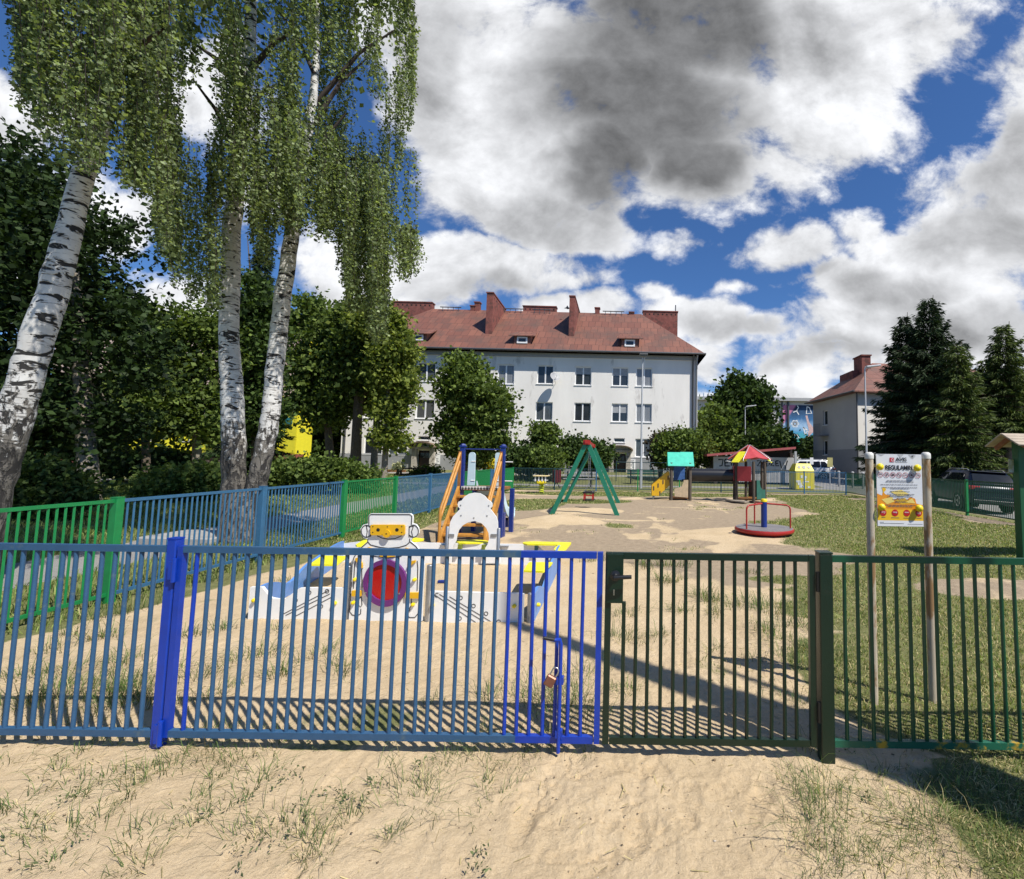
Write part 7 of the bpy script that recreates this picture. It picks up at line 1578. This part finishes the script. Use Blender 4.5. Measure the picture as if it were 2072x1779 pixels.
# straw and twigs strewn about
rn = np.random.default_rng(77); n = 2600; x = np.concatenate([rn.uniform(.8, 3.6, 1500), rn.uniform(-4.6, -2.2, 500), rn.uniform(-4, 1.5, 600)]); y = np.concatenate([rn.uniform(1.5, 3.6, 1500), rn.uniform(1.9, 3.2, 500), rn.uniform(1.5, 4.2, 600)])
a = rn.random(n)*6.28; L = rn.uniform(.006, .035, n)*np.where(x > .8, 1.5, 1); z = ground_h(x, y) + .006; d = np.stack([np.cos(a), np.sin(a), rn.normal(size=n)*.12], 1)*L[:, None]; s = np.stack([-np.sin(a), np.cos(a), np.zeros(n)], 1)*rn.uniform(.0008, .0022, n)[:, None]; p = np.stack([x, y, z], 1)
tag(np_mesh('straw', np.stack([p-d-s, p-d+s, p+d+s, p+d-s], 1), np.arange(n*4).reshape(n, 4), M_DRY, None, ID4), 'bits of straw and dry stalks strewn over the sandy soil', kind='stuff')
# pebbles, crumbs of earth and bark litter
rn = np.random.default_rng(91); n = 5200
x = np.concatenate([rn.uniform(-4.2, 1.6, 2600), rn.uniform(-4.8, -2.2, 1100), rn.uniform(.8, 3.2, 900), rn.uniform(-4, 3, 600)]); y = np.concatenate([1.45 + 3.2*rn.random(2600)**1.6, rn.uniform(1.8, 2.6, 1100), rn.uniform(1.5, 2.6, 900), rn.uniform(3, 8, 600)])
sz_ = rn.uniform(.0014, .0055, n)*(1 + (rn.random(n) < .03)*1.3); z = ground_h(x, y) + 0*x + sz_*.2; c_ = np.stack([x, y, z], 1)
oct_ = np.array([[1,0,0],[0,1,0],[-1,0,0],[0,-1,0],[0,0,.7],[0,0,-.7]], float); v = c_[:, None] + (oct_[None]*(.6 + .7*rn.random((n, 6, 1))))*sz_[:, None, None]*np.array([1.3, 1, .7])
f = np.array([[0,1,4],[1,2,4],[2,3,4],[3,0,4],[1,0,5],[2,1,5],[3,2,5],[0,3,5]]); fs = (f[None] + (np.arange(n)*6)[:, None, None]).reshape(-1, 3)
mp_, ntp, bp_ = new_mat('pebbles_and_crumbs'); ntp.links.new(ramp(ntp, [(0,(.07,.05,.03)),(.45,(.24,.17,.10)),(.8,(.45,.35,.22)),(1,(.6,.55,.48))], nd(ntp, 'ShaderNodeNewGeometry').outputs['Random Per Island']).outputs[0], bp_.inputs[0]); bp_.inputs['Roughness'].default_value = .9
tag(np_mesh('pebbles', v.reshape(-1, 3), None, mp_, None, ID4, f3=fs), 'pebbles, crumbs of soil and litter lying on the sand', kind='stuff')
# far-off belt of trees closing the horizon on both sides
rn = np.random.default_rng(17); bl_ = []
for k in range(70):
    if k < 44: x, y = rn.uniform(-150, -34), rn.uniform(52, 95)
    else: x, y = rn.uniform(45, 150), rn.uniform(60, 100)
    h = rn.uniform(7, 12); bl_.append(((x, y, h*.55), (rn.uniform(3, 5), 3.5, h*.5)))
p_, c_ = crown_pts(bl_, 1500, 26, 1.1, .4); p_ = p_[p_[:, 2] > .2]
tag(leaf_mesh('treeline', p_, .85, LF['maple_dark'], None, .8), 'far-off belt of trees along the horizon', kind='stuff')
